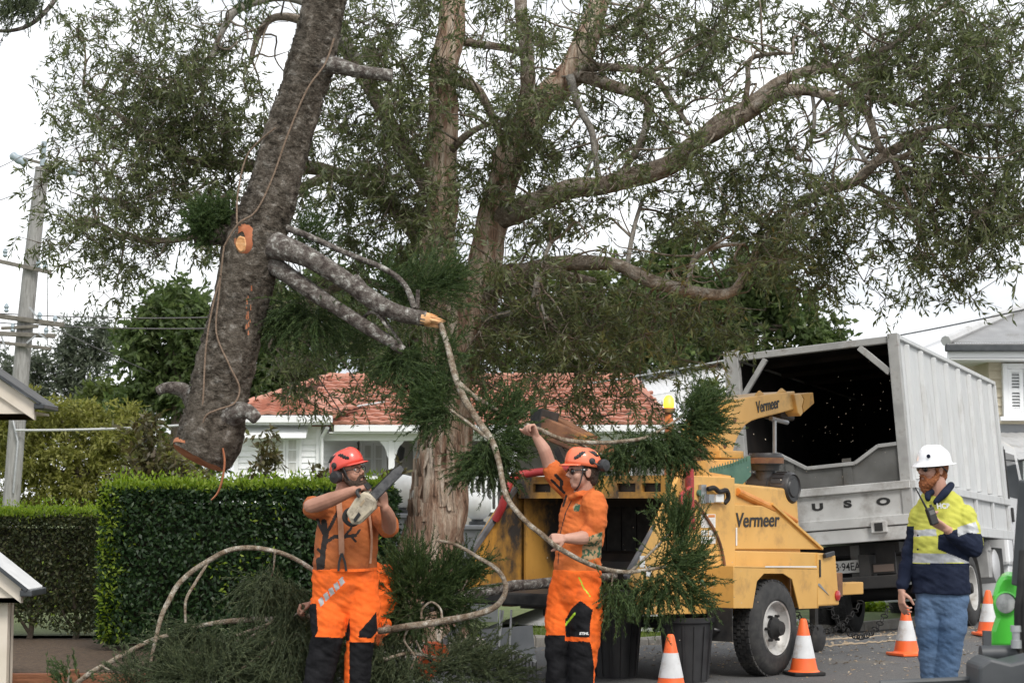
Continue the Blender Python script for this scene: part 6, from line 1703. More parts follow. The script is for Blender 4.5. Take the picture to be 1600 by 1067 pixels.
m_hvy = mat('hi_vis_yellow', (0.49, 0.49, 0.07), (0.57, 0.57, 0.10), scale=5, rough=0.8, bump=.2, bscale=40)
m_navy = mat('navy_cloth', (0.010, 0.014, 0.03), (0.02, 0.026, 0.048), scale=8, spec=.1, rough=0.85, bump=.25, bscale=40)
m_refl = mat('reflective_tape', (0.40, 0.41, 0.42), (0.50, 0.51, 0.52), scale=30, rough=0.5, metal=.2)
m_jean = mat('denim', spec=.1, c=(0.06, 0.105, 0.185), c2=(0.115, 0.175, 0.275), scale=3, rough=0.85, bump=.3, bscale=50)
m_lime = mat('lime_zip', (0.38, 0.62, 0.03), rough=.6)
m_helo = mat('helmet_orange', (0.82, 0.17, 0.075), (0.86, 0.20, 0.09), scale=4, rough=0.32, coat=.3, dirt=(.55, .16, .1), dscale=8, dlo=.62)
m_helr = mat('helmet_coral', (0.74, 0.075, 0.05), (0.80, 0.11, 0.08), scale=4, rough=0.32, coat=.3, dirt=(.45, .09, .07), dscale=8, dlo=.62)
m_helw = mat('helmet_white', (0.80, 0.81, 0.83), rough=0.3, coat=.3)
m_brace = mat('brown_webbing', (0.33, 0.16, 0.09), (0.40, 0.21, 0.13), scale=30, rough=.8)
m_lens = mat('sunglass_lens', (0.01, 0.01, 0.012), rough=.08, spec=.8)
m_eye = mat('eye_white', (0.75, 0.72, 0.68), rough=.3)
m_glove = mat('orange_glove', (0.80, 0.20, 0.05), (0.7, 0.15, 0.04), scale=20, rough=.8)
m_leath = mat('boot_leather', (0.06, 0.035, 0.02), (0.1, 0.06, 0.035), scale=10, rough=.6)

def ell(mb, c, r, rot=None, n=14, mm=9):
    c = Vector(c); vs = []; fs = []
    for i in range(1, mm):
        a = math.pi * i / mm
        for k in range(n):
            b = 2 * math.pi * k / n
            v = Vector((r[0] * math.sin(a) * math.cos(b), r[1] * math.sin(a) * math.sin(b), r[2] * math.cos(a)))
            vs.append(c + (rot @ v if rot else v))
    t = Vector((0, 0, r[2])); vs += [c + (rot @ t if rot else t), c - (rot @ t if rot else t)]
    T, Bm = len(vs) - 2, len(vs) - 1
    for i in range(mm - 2):
        for k in range(n):
            k2 = (k + 1) % n; fs.append((i * n + k, (i + 1) * n + k, (i + 1) * n + k2, i * n + k2))
    for k in range(n):
        k2 = (k + 1) % n; fs.append((T, k, k2)); fs.append((Bm, (mm - 2) * n + k2, (mm - 2) * n + k))
    mb.add(vs, fs)

def loft(mb, rings, n=20):
    """rings: (centre, half-width vector, half-depth vector)"""
    vs = []; fs = []
    for c, a, b in rings:
        for k in range(n):
            t = 2 * math.pi * k / n
            ct, st = math.cos(t), math.sin(t)
            e = .9                                            # slightly squared ellipse
            vs.append(Vector(c) + Vector(a) * math.copysign(abs(ct) ** e, ct) + Vector(b) * math.copysign(abs(st) ** e, st))
    for i in range(len(rings) - 1):
        for k in range(n):
            k2 = (k + 1) % n; fs.append((i * n + k, i * n + k2, (i + 1) * n + k2, (i + 1) * n + k))
    fs.append(tuple(range(n - 1, -1, -1))); b0 = (len(rings) - 1) * n; fs.append(tuple(b0 + k for k in range(n)))
    mb.add(vs, fs)

def chain_tube(mb, pts, rad, n=12, sub=4, balls=True):
    a, r = smooth_path(pts, rad, sub)
    mb.tube(a, r, n=n)
    if balls:
        ell(mb, a[0], (r[0],) * 3, n=10, mm=7); ell(mb, a[-1], (r[-1],) * 3, n=10, mm=7)

def grow(mb, voxel, smooth=3, wrinkle=0.0, wscale=14.0, wdir=None):
    """weld overlapping volumes into one continuous skin"""
    me = bpy.data.meshes.new('tmp'); me.from_pydata([tuple(v) for v in mb.v], [], mb.f)
    bm = bmesh.new(); bm.from_mesh(me); bmesh.ops.recalc_face_normals(bm, faces=bm.faces); bm.to_mesh(me); bm.free()
    ob = bpy.data.objects.new('tmp', me); COL.objects.link(ob)
    r_ = ob.modifiers.new('r', 'REMESH'); r_.mode = 'VOXEL'; r_.voxel_size = voxel
    s_ = ob.modifiers.new('s', 'SMOOTH'); s_.iterations = smooth; s_.factor = .5
    dg = bpy.context.evaluated_depsgraph_get()
    out_ = bpy.data.meshes.new_from_object(ob.evaluated_get(dg))
    bpy.data.objects.remove(ob)
    n = len(out_.vertices)
    if wrinkle:
        co = np.empty(n * 3, dtype=np.float32); out_.vertices.foreach_get('co', co); co = co.reshape(-1, 3)
        no = np.empty(n * 3, dtype=np.float32); out_.vertices.foreach_get('normal', no); no = no.reshape(-1, 3)
        sc = Vector(wdir) if wdir else Vector((wscale, wscale, wscale))
        if wscale > 40:
            h = np.array([noise.noise(Vector(c) * wscale) for c in co])
        else:                                                    # long slanting folds
            h = np.array([noise.noise(Vector((c[0] * 5 + c[2] * 5, c[1] * 6, c[2] * 14 - c[0] * 6))) + .55 * noise.noise(Vector((c[0] * 10 - c[2] * 12 + 5, c[1] * 11, c[2] * 34 + c[0] * 20))) for c in co])
            h = np.where(h > 0, h, h * 1.4) 
        co = co + no * (h * wrinkle)[:, None]
        out_.vertices.foreach_set('co', co.ravel().astype(np.float32))
    out_.polygons.foreach_set('use_smooth', np.ones(len(out_.polygons), dtype=bool))
    out_.update()
    return out_

def proj(v):
    d = Vector(v) - CAM; z = d.dot(_f); return 800 + FPX * d.x / z, 533.5 - FPX * d.dot(_u) / z

def seg_dist(x, y, pts):
    best = 1e9
    for (x0, y0), (x1, y1) in zip(pts[:-1], pts[1:]):
        dx, dy = x1 - x0, y1 - y0; L = dx * dx + dy * dy
        t = 0 if L == 0 else max(0, min(1, ((x - x0) * dx + (y - y0) * dy) / L))
        best = min(best, math.hypot(x - x0 - t * dx, y - y0 - t * dy))
    return best
def in_poly(x, y, poly):
    c = False; j = len(poly) - 1
    for i in range(len(poly)):
        (xi, yi), (xj, yj) = poly[i], poly[j]
        if (yi > y) != (yj > y) and x < (xj - xi) * (y - yi) / (yj - yi) + xi: c = not c
        j = i
    return c

def dress(me, name, mats, parent, rel, pick=None):
    for m in mats: me.materials.append(m)
    if pick:
        idx = np.zeros(len(me.polygons), dtype=np.int32)
        cen = np.empty(len(me.polygons) * 3, dtype=np.float32); me.polygons.foreach_get('center', cen); cen = cen.reshape(-1, 3)
        nor = np.empty(len(me.polygons) * 3, dtype=np.float32); me.polygons.foreach_get('normal', nor); nor = nor.reshape(-1, 3)
        for i in range(len(idx)):
            x, y = proj(cen[i]); idx[i] = pick(x, y, nor[i])
        me.polygons.foreach_set('material_index', idx)
    me.transform(Matrix.Translation(-Vector(rel)))
    return link(name, me, None, parent)

def hand(mb, wrist, dirv, palm, thumb, curl=(70, 70, 45), s=1.0, spread=0.0):
    """palm faces 'palm'; thumb = +1/-1 side along dir x palm"""
    w = Vector(wrist); d = Vector(dirv).normalized(); p = Vector(palm); p = (p - d * p.dot(d)).normalized(); sd = d.cross(p)
    rings = []
    for t, hw, hd in ((-.02, .027, .021), (.0, .028, .020), (.03, .038, .017), (.06, .043, .0155), (.085, .042, .0145), (.094, .036, .011)):
        rings.append((w + d * t * s, sd * hw * s, p * hd * s))
    loft(mb, rings, 14)
    lens = (.9, 1.0, .95, .75)
    for i in range(4):
        b = w + d * (.082 + (.004 if i in (1, 2) else 0)) * s + sd * (i - 1.5) * -.0222 * s * thumb * -1 + p * .0
        f = d.copy(); pts = [b]; k = lens[i if thumb > 0 else 3 - i]
        f = (f + sd * (i - 1.5) * spread).normalized()
        for L, c in zip((.043, .028, .022), curl):
            f = (Matrix.Rotation(R(c + 6 * (i - 1)), 3, sd) @ f); 
            if (f.dot(p) < -0.2 and c < 60): f = f
            b = b + f * L * k * s; pts.append(b)
        mb.tube(*smooth_path(pts, [.0098 * s, .0094 * s, .0088 * s, .0078 * s], 3), n=8); ell(mb, pts[-1], (.0078 * s,) * 3, n=8, mm=6)
    b = w + d * .025 * s + sd * thumb * .030 * s + p * .006 * s
    t1 = (d * .55 + sd * thumb * .55 + p * .55).normalized(); t2 = (d * .75 + p * .6 - sd * thumb * .1).normalized()
    pts = [b, b + t1 * .042 * s, b + t1 * .042 * s + t2 * .03 * s, b + t1 * .042 * s + t2 * .052 * s]
    mb.tube(*smooth_path(pts, [.0145 * s, .0118 * s, .0104 * s, .0085 * s], 3), n=8); ell(mb, pts[-1], (.0085 * s,) * 3, n=8, mm=6)

class Head:
    def __init__(s, c, fwd, up=(0, 0, 1), k=1.0):
        f = Vector(fwd).normalized(); u = Vector(up); u = (u - f * u.dot(f)).normalized(); r = f.cross(u)
        s.R = Matrix((r, f, u)).transposed(); s.c = Vector(c); s.k = k
    def __call__(s, x, y, z): return s.c + s.R @ (Vector((x, y, z)) * s.k)
    def ell(s, mb, c, r, **kw): ell(mb, s(*c), [q_ * s.k for q_ in r], s.R, **kw)
    def tube(s, mb, pts, rad, n=8, sub=3):
        a, r = smooth_path([s(*p) for p in pts], [q_ * s.k for q_ in rad], sub); mb.tube(a, r, n=n)
    def flesh(s, mb):
        s.ell(mb, (0, -.012, .03), (.074, .094, .092), n=20, mm=14)
        s.ell(mb, (0, .03, -.03), (.061, .062, .085), n=20, mm=14)
        s.ell(mb, (0, .052, -.092), (.036, .034, .03))
        s.ell(mb, (.034, .058, -.035), (.028, .026, .03)); s.ell(mb, (-.034, .058, -.035), (.028, .026, .03))
        s.tube(mb, [(-.045, .07, .016), (0, .088, .02), (.045, .07, .016)], [.012, .013, .012])
        s.tube(mb, [(0, .088, .008), (0, .102, -.015), (0, .112, -.034)], [.009, .011, .014])
        s.ell(mb, (.012, .098, -.036), (.010, .011, .009)); s.ell(mb, (-.012, .098, -.036), (.010, .011, .009))
        s.tube(mb, [(-.022, .078, -.064), (0, .087, -.062), (.022, .078, -.064)], [.006, .008, .006])
        s.tube(mb, [(-.018, .078, -.076), (0, .086, -.076), (.018, .078, -.076)], [.006, .008, .006])
        for sg in (-1, 1):
            s.ell(mb, (sg * .076, -.008, -.018), (.009, .020, .032)); s.ell(mb, (sg * .081, -.014, -.006), (.006, .016, .018))

def head_extras(H, parent, rel, kind, hair, glasses, beard):
    rel = Vector(rel)
    for sg in (-1, 1):
        e = MB(); H.ell(e, (sg * .031, .076, .0), (.012, .010, .009)); e.build('eye', m_eye, parent, True, rel=rel)
    if glasses == 'sun':
        g_ = MB()
        for sg in (-1, 1):
            H.ell(g_, (sg * .034, .089, -.004), (.031, .012, .021), n=12, mm=8)
            H.tube(g_, [(sg * .062, .078, .004), (sg * .078, .03, .006), (sg * .081, -.02, .0)], [.004, .004, .003])
        H.tube(g_, [(-.012, .102, .003), (0, .105, .004), (.012, .102, .003)], [.004] * 3)
        g_.build('sunglasses', m_lens, parent, True, rel=rel)
    elif glasses == 'clear':
        g_ = MB()
        for sg in (-1, 1):
            ring = [(sg * .034 + .026 * math.cos(a), .097 - .10 * abs(.026 * math.cos(a)), -.003 + .019 * math.sin(a)) for a in np.linspace(0, 2 * math.pi, 17)]
            H.tube(g_, ring, [.0026] * 17, n=6, sub=1)
            H.tube(g_, [(sg * .06, .085, .004), (sg * .078, .03, .008), (sg * .081, -.02, .0)], [.003] * 3)
        H.tube(g_, [(-.009, .1, .002), (.009, .1, .002)], [.0026] * 2, sub=1)
        g_.build('glasses', m_ink, parent, True, rel=rel)
    if beard:
        b_ = MB()
        L = beard
        for sg in (-1, 1):
            H.tube(b_, [(sg * .070, .005, -.02), (sg * .064, .02, -.06), (sg * .045, .055, -.092 - L * .3), (0, .078, -.105 - L * .5)], [.012, .018 + L * .1, .026 + L * .2, .028 + L * .3], n=10)
            H.tube(b_, [(0, .1, -.052), (sg * .024, .088, -.058), (sg * .034, .076, -.085)], [.009, .010, .014])
        H.ell(b_, (0, .066, -.105 - L * .8), (.042, .036, .035 + L))
        H.ell(b_, (0, .084, -.085), (.020, .012, .010))
        me = grow(b_, .0045, 2, .006, 90)
        dress(me, 'beard', [hair], parent, rel)
    h_ = MB(); H.ell(h_, (0, -.03, .005), (.079, .082, .085), n=16, mm=10); H.ell(h_, (0, -.058, -.05), (.055, .045, .055)); 
    for sg in (-1, 1): H.ell(h_, (sg * .072, .012, .01), (.010, .02, .04))
    me = grow(h_, .006, 2, .004, 80); dress(me, 'hair', [hair], parent, rel)

def climbing_helmet(H, parent, rel, m, muffs_up=False):
    rel = Vector(rel)
    b = MB(); n = 36; prof = []
    vs = []; fs = []; rows = 10
    for i in range(rows + 1):
        t = i / rows; el = t * math.pi / 2
        for k in range(n):
            a = 2 * math.pi * k / n
            cx, sy = math.cos(a), math.sin(a)
            rx, ry, hz_h = .100, .128, .112
            ridge = 1 + .035 * math.exp(-(cx / .25) ** 2) * math.sin(el)
            z0 = .028 + .018 * max(0, sy) - .022 * max(0, -sy)
            vs.append(H(rx * cx * math.cos(el) ** .82, -.006 + ry * sy * math.cos(el) ** .82, z0 * math.cos(el) + .035 * math.sin(el) + hz_h * math.sin(el) * ridge))
    for i in range(rows):
        for k in range(n):
            k2 = (k + 1) % n; fs.append((i * n + k, i * n + k2, (i + 1) * n + k2, (i + 1) * n + k))
    b.add(vs, fs)
    o = b.build('helmet', m, parent, True, 60, rel=rel)
    md = o.modifiers.new('solid', 'SOLIDIFY'); md.thickness = .006; md.offset = -1
    pk = MB(); vs = []; fs = []
    for k in range(11):
        a = R(25 + 130 * k / 10); cx, sy = math.cos(a), math.sin(a)
        vs += [H(.1 * cx, -.006 + .126 * sy, .046 - .004 * abs(cx)), H(.096 * cx, -.006 + .126 * sy + .045 * max(0, math.sin(math.pi * k / 10)), .036 - .004 * abs(cx))]
    fs = [(2 * k, 2 * k + 1, 2 * k + 3, 2 * k + 2) for k in range(10)]
    pk.add(vs, fs); po = pk.build('helmet_peak', m, parent, True, rel=rel); md = po.modifiers.new('solid', 'SOLIDIFY'); md.thickness = .006
    for sg in (-1, 1):                                         # dark vent slots and side clips
        for (y0, z0, y1, z1, w) in ((.075, .085, .0, .115, .022), (-.02, .118, -.08, .095, .016)):
            v_ = MB(); 
            for t in np.linspace(0, 1, 6):
                yy = y0 + (y1 - y0) * t; zz = z0 + (z1 - z0) * t; xx = .1 * max(.05, 1 - ((zz - .035) / .118) ** 2) ** .5 * max(.1, 1 - (yy / .13) ** 2) ** .5
                H.ell(v_, (sg * xx * .985, yy, zz), (.007, .012, .004 + w * math.sin(math.pi * min(.95, max(.12, t)))), n=8, mm=6)
            v_.build('helmet_vent', m_ink, parent, True, rel=rel)
        v_ = MB(); H.ell(v_, (sg * .098, -.03, .06), (.010, .022, .022)); v_.build('helmet_clip', m_ink, parent, True, rel=rel)
        # ear defenders
        ec = MB(); dz = -.015; dy = -.03
        if muffs_up: dy, dz = -.10, .03
        c = H(sg * (.088 if not muffs_up else .075), dy, dz); ax = H.R @ Vector((sg, -.55 if muffs_up else 0, 0))
        ec.lathe(c, ax, [(-.012, .03), (0, .04), (.03, .042), (.045, .036), (.05, .001)], n=20, cap=False)
        eo = ec.build('ear_muff', m_blkp, parent, True, 50, rel=rel)
        ar = MB(); H.tube(ar, [(sg * .1, -.03, .06), (sg * (.112 if not muffs_up else .11), -.04 if not muffs_up else -.07, .03), (sg * (.115 if not muffs_up else .1), dy, dz)], [.005, .005, .005]); ar.build('muff_arm', m_blkp, parent, True, rel=rel)
        st = MB(); H.tube(st, [(sg * .088, .03, .035), (sg * .078, .035, -.03), (sg * .055, .05, -.095), (0, .06, -.128)], [.005] * 4, n=6); st.build('chin_strap', m_blkp, parent, True, rel=rel)

def boots(parent, rel, feet):
    for (a, fw) in feet:
        a = Vector(a); fw = Vector(fw).normalized(); b = MB()
        g0 = Vector((a.x, a.y, .0)); up_ = Vector((0, 0, 1)); sd = fw.cross(up_)
        b.tube([g0 + up_ * .24 - fw * .0, g0 + up_ * .10], [.062, .058], n=14); ell(b, g0 + up_ * .06 - fw * .02, (.055, .055, .055))
        loft(b, [(g0 + fw * t + up_ * (h / 2 + .006), sd * w, up_ * h / 2) for t, w, h in ((-.085, .03, .05), (-.06, .042, .09), (0, .046, .11), (.08, .05, .085), (.14, .05, .06), (.185, .03, .035))], 14)
        me = grow(b, .008, 2); dress(me, 'boot', [m_leath], parent, rel)

def V3(p): return Vector(p)
def body_rings(J, spec, sidev, depthv):
    out_ = []
    for (px, py, wpx, dep, dd) in spec:
        c = J(px, py, dd); k = wpx / 2 / (FPX / c.y)
        out_.append((c, Vector(sidev) * k, Vector(depthv) * dep / 2))
    return out_

# ---------------------------------------------------------------- man with the chainsaw
D1 = 11.8
J = lambda x, y, dd=0.0: P(x, y, D1 + dd)
base1 = J(540, 1120); base1.z = 0
m1 = thing('person', 'bearded man in rust shirt and orange trousers raising a chainsaw', 'person', base1, 'tree workers')
sv = Vector((.97, .24, 0)); dv = Vector((-.24, .97, 0))
H1 = Head(J(545, 737, -.02), (.80, -.52, .22), (-.18, -.05, 1), 1.0)
sk_ = MB(); H1.flesh(sk_)
chain_tube(sk_, [J(538, 778, .02), J(540, 765, .01), J(543, 748, 0)], [.075, .066, .062])
loft(sk_, body_rings(J, [(541, 778, 50, .12, .03), (545, 795, 84, .18, .03), (543, 830, 86, .22, .02), (540, 880, 84, .24, .02), (540, 925, 84, .22, .02), (540, 945, 60, .16, .02)], sv, dv))
r_sh, r_el, r_wr = J(511, 800, -.02), J(486, 791, -.24), J(553, 766, -.36)
chain_tube(sk_, [r_sh, J(497, 795, -.14), r_el], [.062, .058, .05]); chain_tube(sk_, [r_el, J(515, 781, -.30), r_wr], [.050, .049, .030])
l_sh, l_el, l_wr = J(588, 797, .04), J(608, 824, -.20), J(601, 793, -.40)
chain_tube(sk_, [l_sh, J(600, 812, -.08), l_el], [.062, .057, .05]); chain_tube(sk_, [l_el, J(607, 808, -.3), l_wr], [.050, .047, .031])
for pts in ([J(517, 915), J(514, 985, -.03), J(492, 1085, 0)], [J(562, 915), J(566, 990, -.02), J(557, 1100, 0)]): chain_tube(sk_, pts, [.085, .06, .045])
hand(sk_, r_wr, (.9, -.15, .25), (.15, .3, -1), -1, (75, 70, 45))
hand(sk_, l_wr, (-.12, -.25, 1), (-.75, .5, 0), 1, (65, 75, 50))
dress(grow(sk_, .005, 3), 'body', [m_skin], m1, base1)
# rust shirt with a black tree print
s_ = MB()
loft(s_, body_rings(J, [(541, 772, 52, .13, .03), (544, 783, 78, .19, .03), (545, 797, 94, .235, .03), (544, 820, 97, .275, .015), (541, 850, 98, .31, .0), (539, 880, 100, .325, .0), (539, 897, 100, .31, .01)], sv, dv), 28)
chain_tube(s_, [r_sh + Vector((.02, .03, 0)), J(497, 796, -.13), J(489, 793, -.21)], [.086, .078, .072]); chain_tube(s_, [l_sh, J(600, 813, -.08), J(606, 822, -.17)], [.084, .078, .074])
tree = [([(503, 885), (505, 860), (509, 835), (506, 815)], 4.5), ([(506, 850), (522, 838), (538, 838), (556, 836)], 2.6), ([(508, 838), (500, 822), (496, 812)], 2.5), ([(508, 836), (518, 820), (524, 806)], 2.6), ([(538, 838), (548, 826), (552, 816)], 2.0), ([(504, 865), (497, 858)], 2.2), ([(524, 806), (530, 795), (528, 785)], 2.2), ([(500, 892), (498, 875)], 4.5), ([(540, 815), (545, 800)], 1.8), ([(556, 836), (562, 828)], 1.8), ([(549, 838), (556, 846)], 1.6)]
def pick1(x, y, n):
    if n[1] > .3: return 0
    for pts, w in tree:
        if seg_dist(x, y, pts) < w: return 1
    return 0
dress(grow(s_, .006, 4, .008, 16), 'shirt', [m_shirt1, m_print1], m1, base1, pick1)
# trousers
t_ = MB()
loft(t_, body_rings(J, [(539, 888, 101, .32, .0), (539, 905, 104, .315, .01), (540, 928, 106, .27, .01), (541, 945, 98, .22, .01), (542, 962, 60, .14, .01)], sv, dv), 28)
chain_tube(t_, [J(516, 912), J(514, 955, -.01), J(512, 992, -.03), J(502, 1040, -.01), J(493, 1088)], [.118, .124, .110, .10, .095], n=16); chain_tube(t_, [J(563, 912), J(566, 955), J(563, 995, -.02), J(559, 1045), J(556, 1100)], [.118, .118, .095, .088, .085], n=16)
def pickt1(x, y, n):
    if in_poly(x, y, [(480, 943), (494, 943), (497, 985), (490, 998), (480, 998)]): return 1
    if in_poly(x, y, [(546, 965), (541, 985), (536, 1002), (546, 1000), (547, 990)]): return 1
    if in_poly(x, y, [(588, 955), (578, 968), (562, 985), (560, 995), (580, 997), (590, 985)]): return 1
    if seg_dist(x, y, [(585, 968), (573, 984)]) < 1.4 : return 2
    if y > 996 + (x - 538) * .03 and x < 537.5: return 1
    if y > 1003 and x >= 546: return 1
    for k in range(5):
        if in_poly(x, y, [(497 + k * 8, 937 - k * 8), (503 + k * 8, 932 - k * 8), (507 + k * 8, 942 - k * 8), (501 + k * 8, 948 - k * 8)]) and n[1] < 0: return 3
    return 0
dress(grow(t_, .006, 4, .008, 15, (13, 13, 9)), 'trousers', [m_hv, m_bkf, m_lime, m_refl], m1, base1, pickt1)
def strap(name, pts, r, m, parent, rel, flat=.3, n=8):
    a, rr = smooth_path(pts, [r] * len(pts), 5)
    MB().tube(a, rr, n=n, flat=flat).build(name, m, parent, True, 60, rel=rel)
def ribbon(name, pts, w, th, m, parent, rel):
    """flat strip facing the camera side"""
    a, rr = smooth_path(pts, [w] * len(pts), 5); b = MB()
    for p, q_ in zip(a[:-1], a[1:]): pass
    vs = []; fs = []
    for i, p in enumerate(a):
        t = (a[min(i + 1, len(a) - 1)] - a[max(0, i - 1)]).normalized(); nn_ = Vector((0, -1, 0)); sd_ = t.cross(nn_).normalized()
        vs += [p - sd_ * w / 2, p + sd_ * w / 2, p + sd_ * w / 2 + nn_ * th, p - sd_ * w / 2 + nn_ * th]
    for i in range(len(a) - 1):
        o = i * 4
        for k in range(4): fs.append((o + k, o + (k + 1) % 4, o + 4 + (k + 1) % 4, o + 4 + k))
    b.add(vs, fs); b.build(name, m, parent, rel=rel)
ribbon('brace_strap', [J(529, 776, -.075), J(531, 800, -.125), J(533, 830, -.155), J(534, 866, -.178)], .036, .005, m_brace, m1, base1)
ribbon('brace_clip', [J(534, 864, -.182), J(530, 878, -.182), J(529, 892, -.182)], .014, .006, m_ink, m1, base1)
ribbon('brace_clip', [J(534, 864, -.184), J(539, 878, -.182), J(541, 892, -.18)], .014, .006, m_ink, m1, base1)
ribbon('brace_strap', [J(577, 800, -.09), J(581, 840, -.11), J(579, 880, -.12)], .014, .005, m_brace, m1, base1)
ribbon('belt', [J(490, 889, .0), J(505, 890, -.12), J(540, 891, -.172), J(570, 890, -.13), J(590, 888, .0)], .018, .005, m_hv, m1, base1)
head_extras(H1, m1, base1, 'c', m_hairb, 'clear', .012)
climbing_helmet(H1, m1, base1, m_helr)
boots(m1, base1, [(J(492, 1110), (-.3, -1, 0)), (J(556, 1118), (.3, -1, 0))])

# chainsaw held up in front of him
cw = J(570, 788, -.46)
cs_ = thing('chainsaw', 'worn cream chainsaw held up by the bearded man, bar pointing up right', 'chainsaw', cw, 'chainsaws')
ux = (J(600, 754, -.50) - J(560, 794, -.46)).normalized(); uy = Vector((.0, -1, 0)); uy = (uy - ux * uy.dot(ux)).normalized(); uz = ux.cross(uy)
if uz.z < 0: uz = -uz
CSM = Matrix((ux, uy, uz)).transposed() @ Matrix.Scale(.9, 3)
m_saw = mat('saw_cream', (0.50, 0.43, 0.31), (0.58, 0.52, 0.41), scale=12, rough=.5, dirt=(0.16, 0.125, 0.085), dscale=12, dlo=.45, dhi=.7)
m_sawo = mat('saw_oily', (0.30, 0.22, 0.14), (0.42, 0.33, 0.22), scale=12, rough=.5)
def csp(x, y, z): return CSM @ Vector((x, y, z))
b = MB(); pr = [(-.16, -.035), (-.13, .05), (-.02, .075), (.06, .07), (.085, .03), (.085, -.04), (.03, -.075), (-.12, -.075)]
b.prism([csp(x, .035, z) for x, z in pr], csp(0, -.13, 0)); b.build('saw_body', m_saw, cs_, bevel=.012)
b = MB(); b.prism([csp(x, .048, z) for x, z in ((-.13, .0), (.06, .03), (.08, -.03), (.02, -.065), (-.11, -.06))], csp(0, -.0125, 0)); b.build('side_cover', m_saw, cs_, bevel=.006)
b = MB(); b.prism([csp(x, .056, z) for x, z in ((-.13, -.045), (-.06, -.035), (-.055, -.01), (-.12, -.02))], csp(0, -.007, 0)); b.build('air_vent', m_ink, cs_)
b = MB(); b.prism([csp(x, .053, z) for x, z in ((-.02, .02), (.03, .03), (.03, .012), (-.015, .004))], csp(0, -.004, 0)); b.build('label_plate', m_sawo, cs_)
b = MB(); b.prism([csp(x, .015, z) for x, z in ((.07, -.032), (.07, .028), (.33, .03), (.375, .018), (.385, 0), (.375, -.02), (.33, -.032))], csp(0, -.007, 0)); b.build('guide_bar', mat('bar_steel', (.10, .10, .105), (.2, .2, .2), scale=30, rough=.45, metal=.6), cs_)
for k in range(46):
    t = k / 46; L = .62
    if t < .46: x = .07 + .27 * t / .46; z = .034; an = 0
    elif t < .54: a_ = (t - .46) / .08 * math.pi; x = .345 + .04 * math.sin(a_); z = .034 * math.cos(a_); an = 0
    else: x = .34 - .27 * (t - .54) / .46; z = -.036
    b = MB(); b.box(csp(x, .0115, z), (.010, .009, .008), CSM); b.build('chain_tooth', m_ink, cs_)
b = MB(); b.tube(*smooth_path([csp(.02, .05, .06), csp(.03, .04, .095), csp(.035, .0, .105), csp(.03, -.1, .095), csp(.03, -.11, .03), csp(.03, -.10, -.06)], [.011] * 6, 5), n=9); b.build('front_handle', m_ink, cs_, True)
b = MB(); b.tube(*smooth_path([csp(-.11, -.07, .05), csp(-.15, -.08, .06), csp(-.19, -.08, .04), csp(-.20, -.08, .0), csp(-.18, -.08, -.04), csp(-.11, -.07, -.05)], [.015, .016, .016, .014, .013, .015], 4), n=9); b.build('rear_handle', m_ink, cs_, True)
b = MB(); b.prism([csp(.085, .02, .055), csp(.095, .02, .105), csp(.105, .02, .105), csp(.1, .02, .055)], csp(0, -.13, 0)); b.build('hand_guard', m_ink, cs_, bevel=.004)
b = MB(); b.lathe(csp(.0, -.095, .0), CSM @ Vector((0, -1, 0)), [(0, .05), (.02, .055), (.035, .04), (.036, .001)], n=18, cap=False); b.build('starter_cover', m_saw, cs_, True, 40)

# ---------------------------------------------------------------- man gripping the branch
D2p = 11.8
J = lambda x, y, dd=0.0: P(x, y, D2p + dd)
base2 = J(895, 1120); base2.z = 0
m2 = thing('person', 'man in orange helmet and shirt gripping the hanging branch beside the hopper', 'person', base2, 'tree workers')
sv = Vector((.72, -.69, 0)); dv = Vector((.69, .72, 0))
H2 = Head(J(911, 735, -.02), (-.94, -.30, -.03), (.03, 0, 1), 1.0)
sk_ = MB(); H2.flesh(sk_)
chain_tube(sk_, [J(910, 778, .03), J(912, 764, .01), J(914, 748, 0)], [.07, .06, .058])
loft(sk_, body_rings(J, [(910, 776, 44, .12, .03), (910, 800, 70, .18, .03), (905, 840, 66, .2, .02), (903, 890, 62, .2, .02), (902, 925, 64, .2, .02), (902, 945, 50, .15, .02)], sv, dv))
u_sh, u_el, u_wr = J(883, 763, .14), J(857, 722, .10), J(838, 683, .05)
chain_tube(sk_, [u_sh, J(868, 742, .12), u_el], [.058, .053, .046]); chain_tube(sk_, [u_el, J(850, 702, .07), u_wr], [.046, .044, .028])
n_sh, n_el, n_wr = J(928, 785, -.12), J(928, 835, -.10), J(884, 841, -.28)
chain_tube(sk_, [n_sh, J(930, 810, -.13), n_el], [.058, .054, .046]); chain_tube(sk_, [n_el, J(908, 840, -.2), n_wr], [.047, .045, .029])
for pts in ([J(886, 915, .06), J(877, 990, .04), J(872, 1085, .06)], [J(914, 915, -.04), J(914, 995, -.06), J(907, 1095, -.02)]): chain_tube(sk_, pts, [.08, .058, .045])
hand(sk_, u_wr, (-.42, -.2, 1), (-.7, -.5, -.3), -1, (75, 70, 45))
hand(sk_, n_wr, (-1, -.15, .0), (.1, .75, -.65), 1, (72, 75, 50))
dress(grow(sk_, .005, 3), 'body', [m_skin2], m2, base2)
s_ = MB()
loft(s_, body_rings(J, [(911, 768, 48, .13, .03), (910, 779, 66, .19, .03), (911, 795, 82, .235, .02), (909, 825, 80, .255, .01), (905, 855, 77, .26, .01), (902, 880, 76, .265, .01), (902, 894, 76, .265, .01)], sv, dv), 28)
chain_tube(s_, [u_sh + Vector((.04, 0, -.01)), J(872, 748, .12), J(862, 732, .11)], [.085, .072, .066]); chain_tube(s_, [n_sh, J(931, 812, -.13), J(926, 832, -.12), J(917, 836, -.15)], [.085, .078, .072, .066])
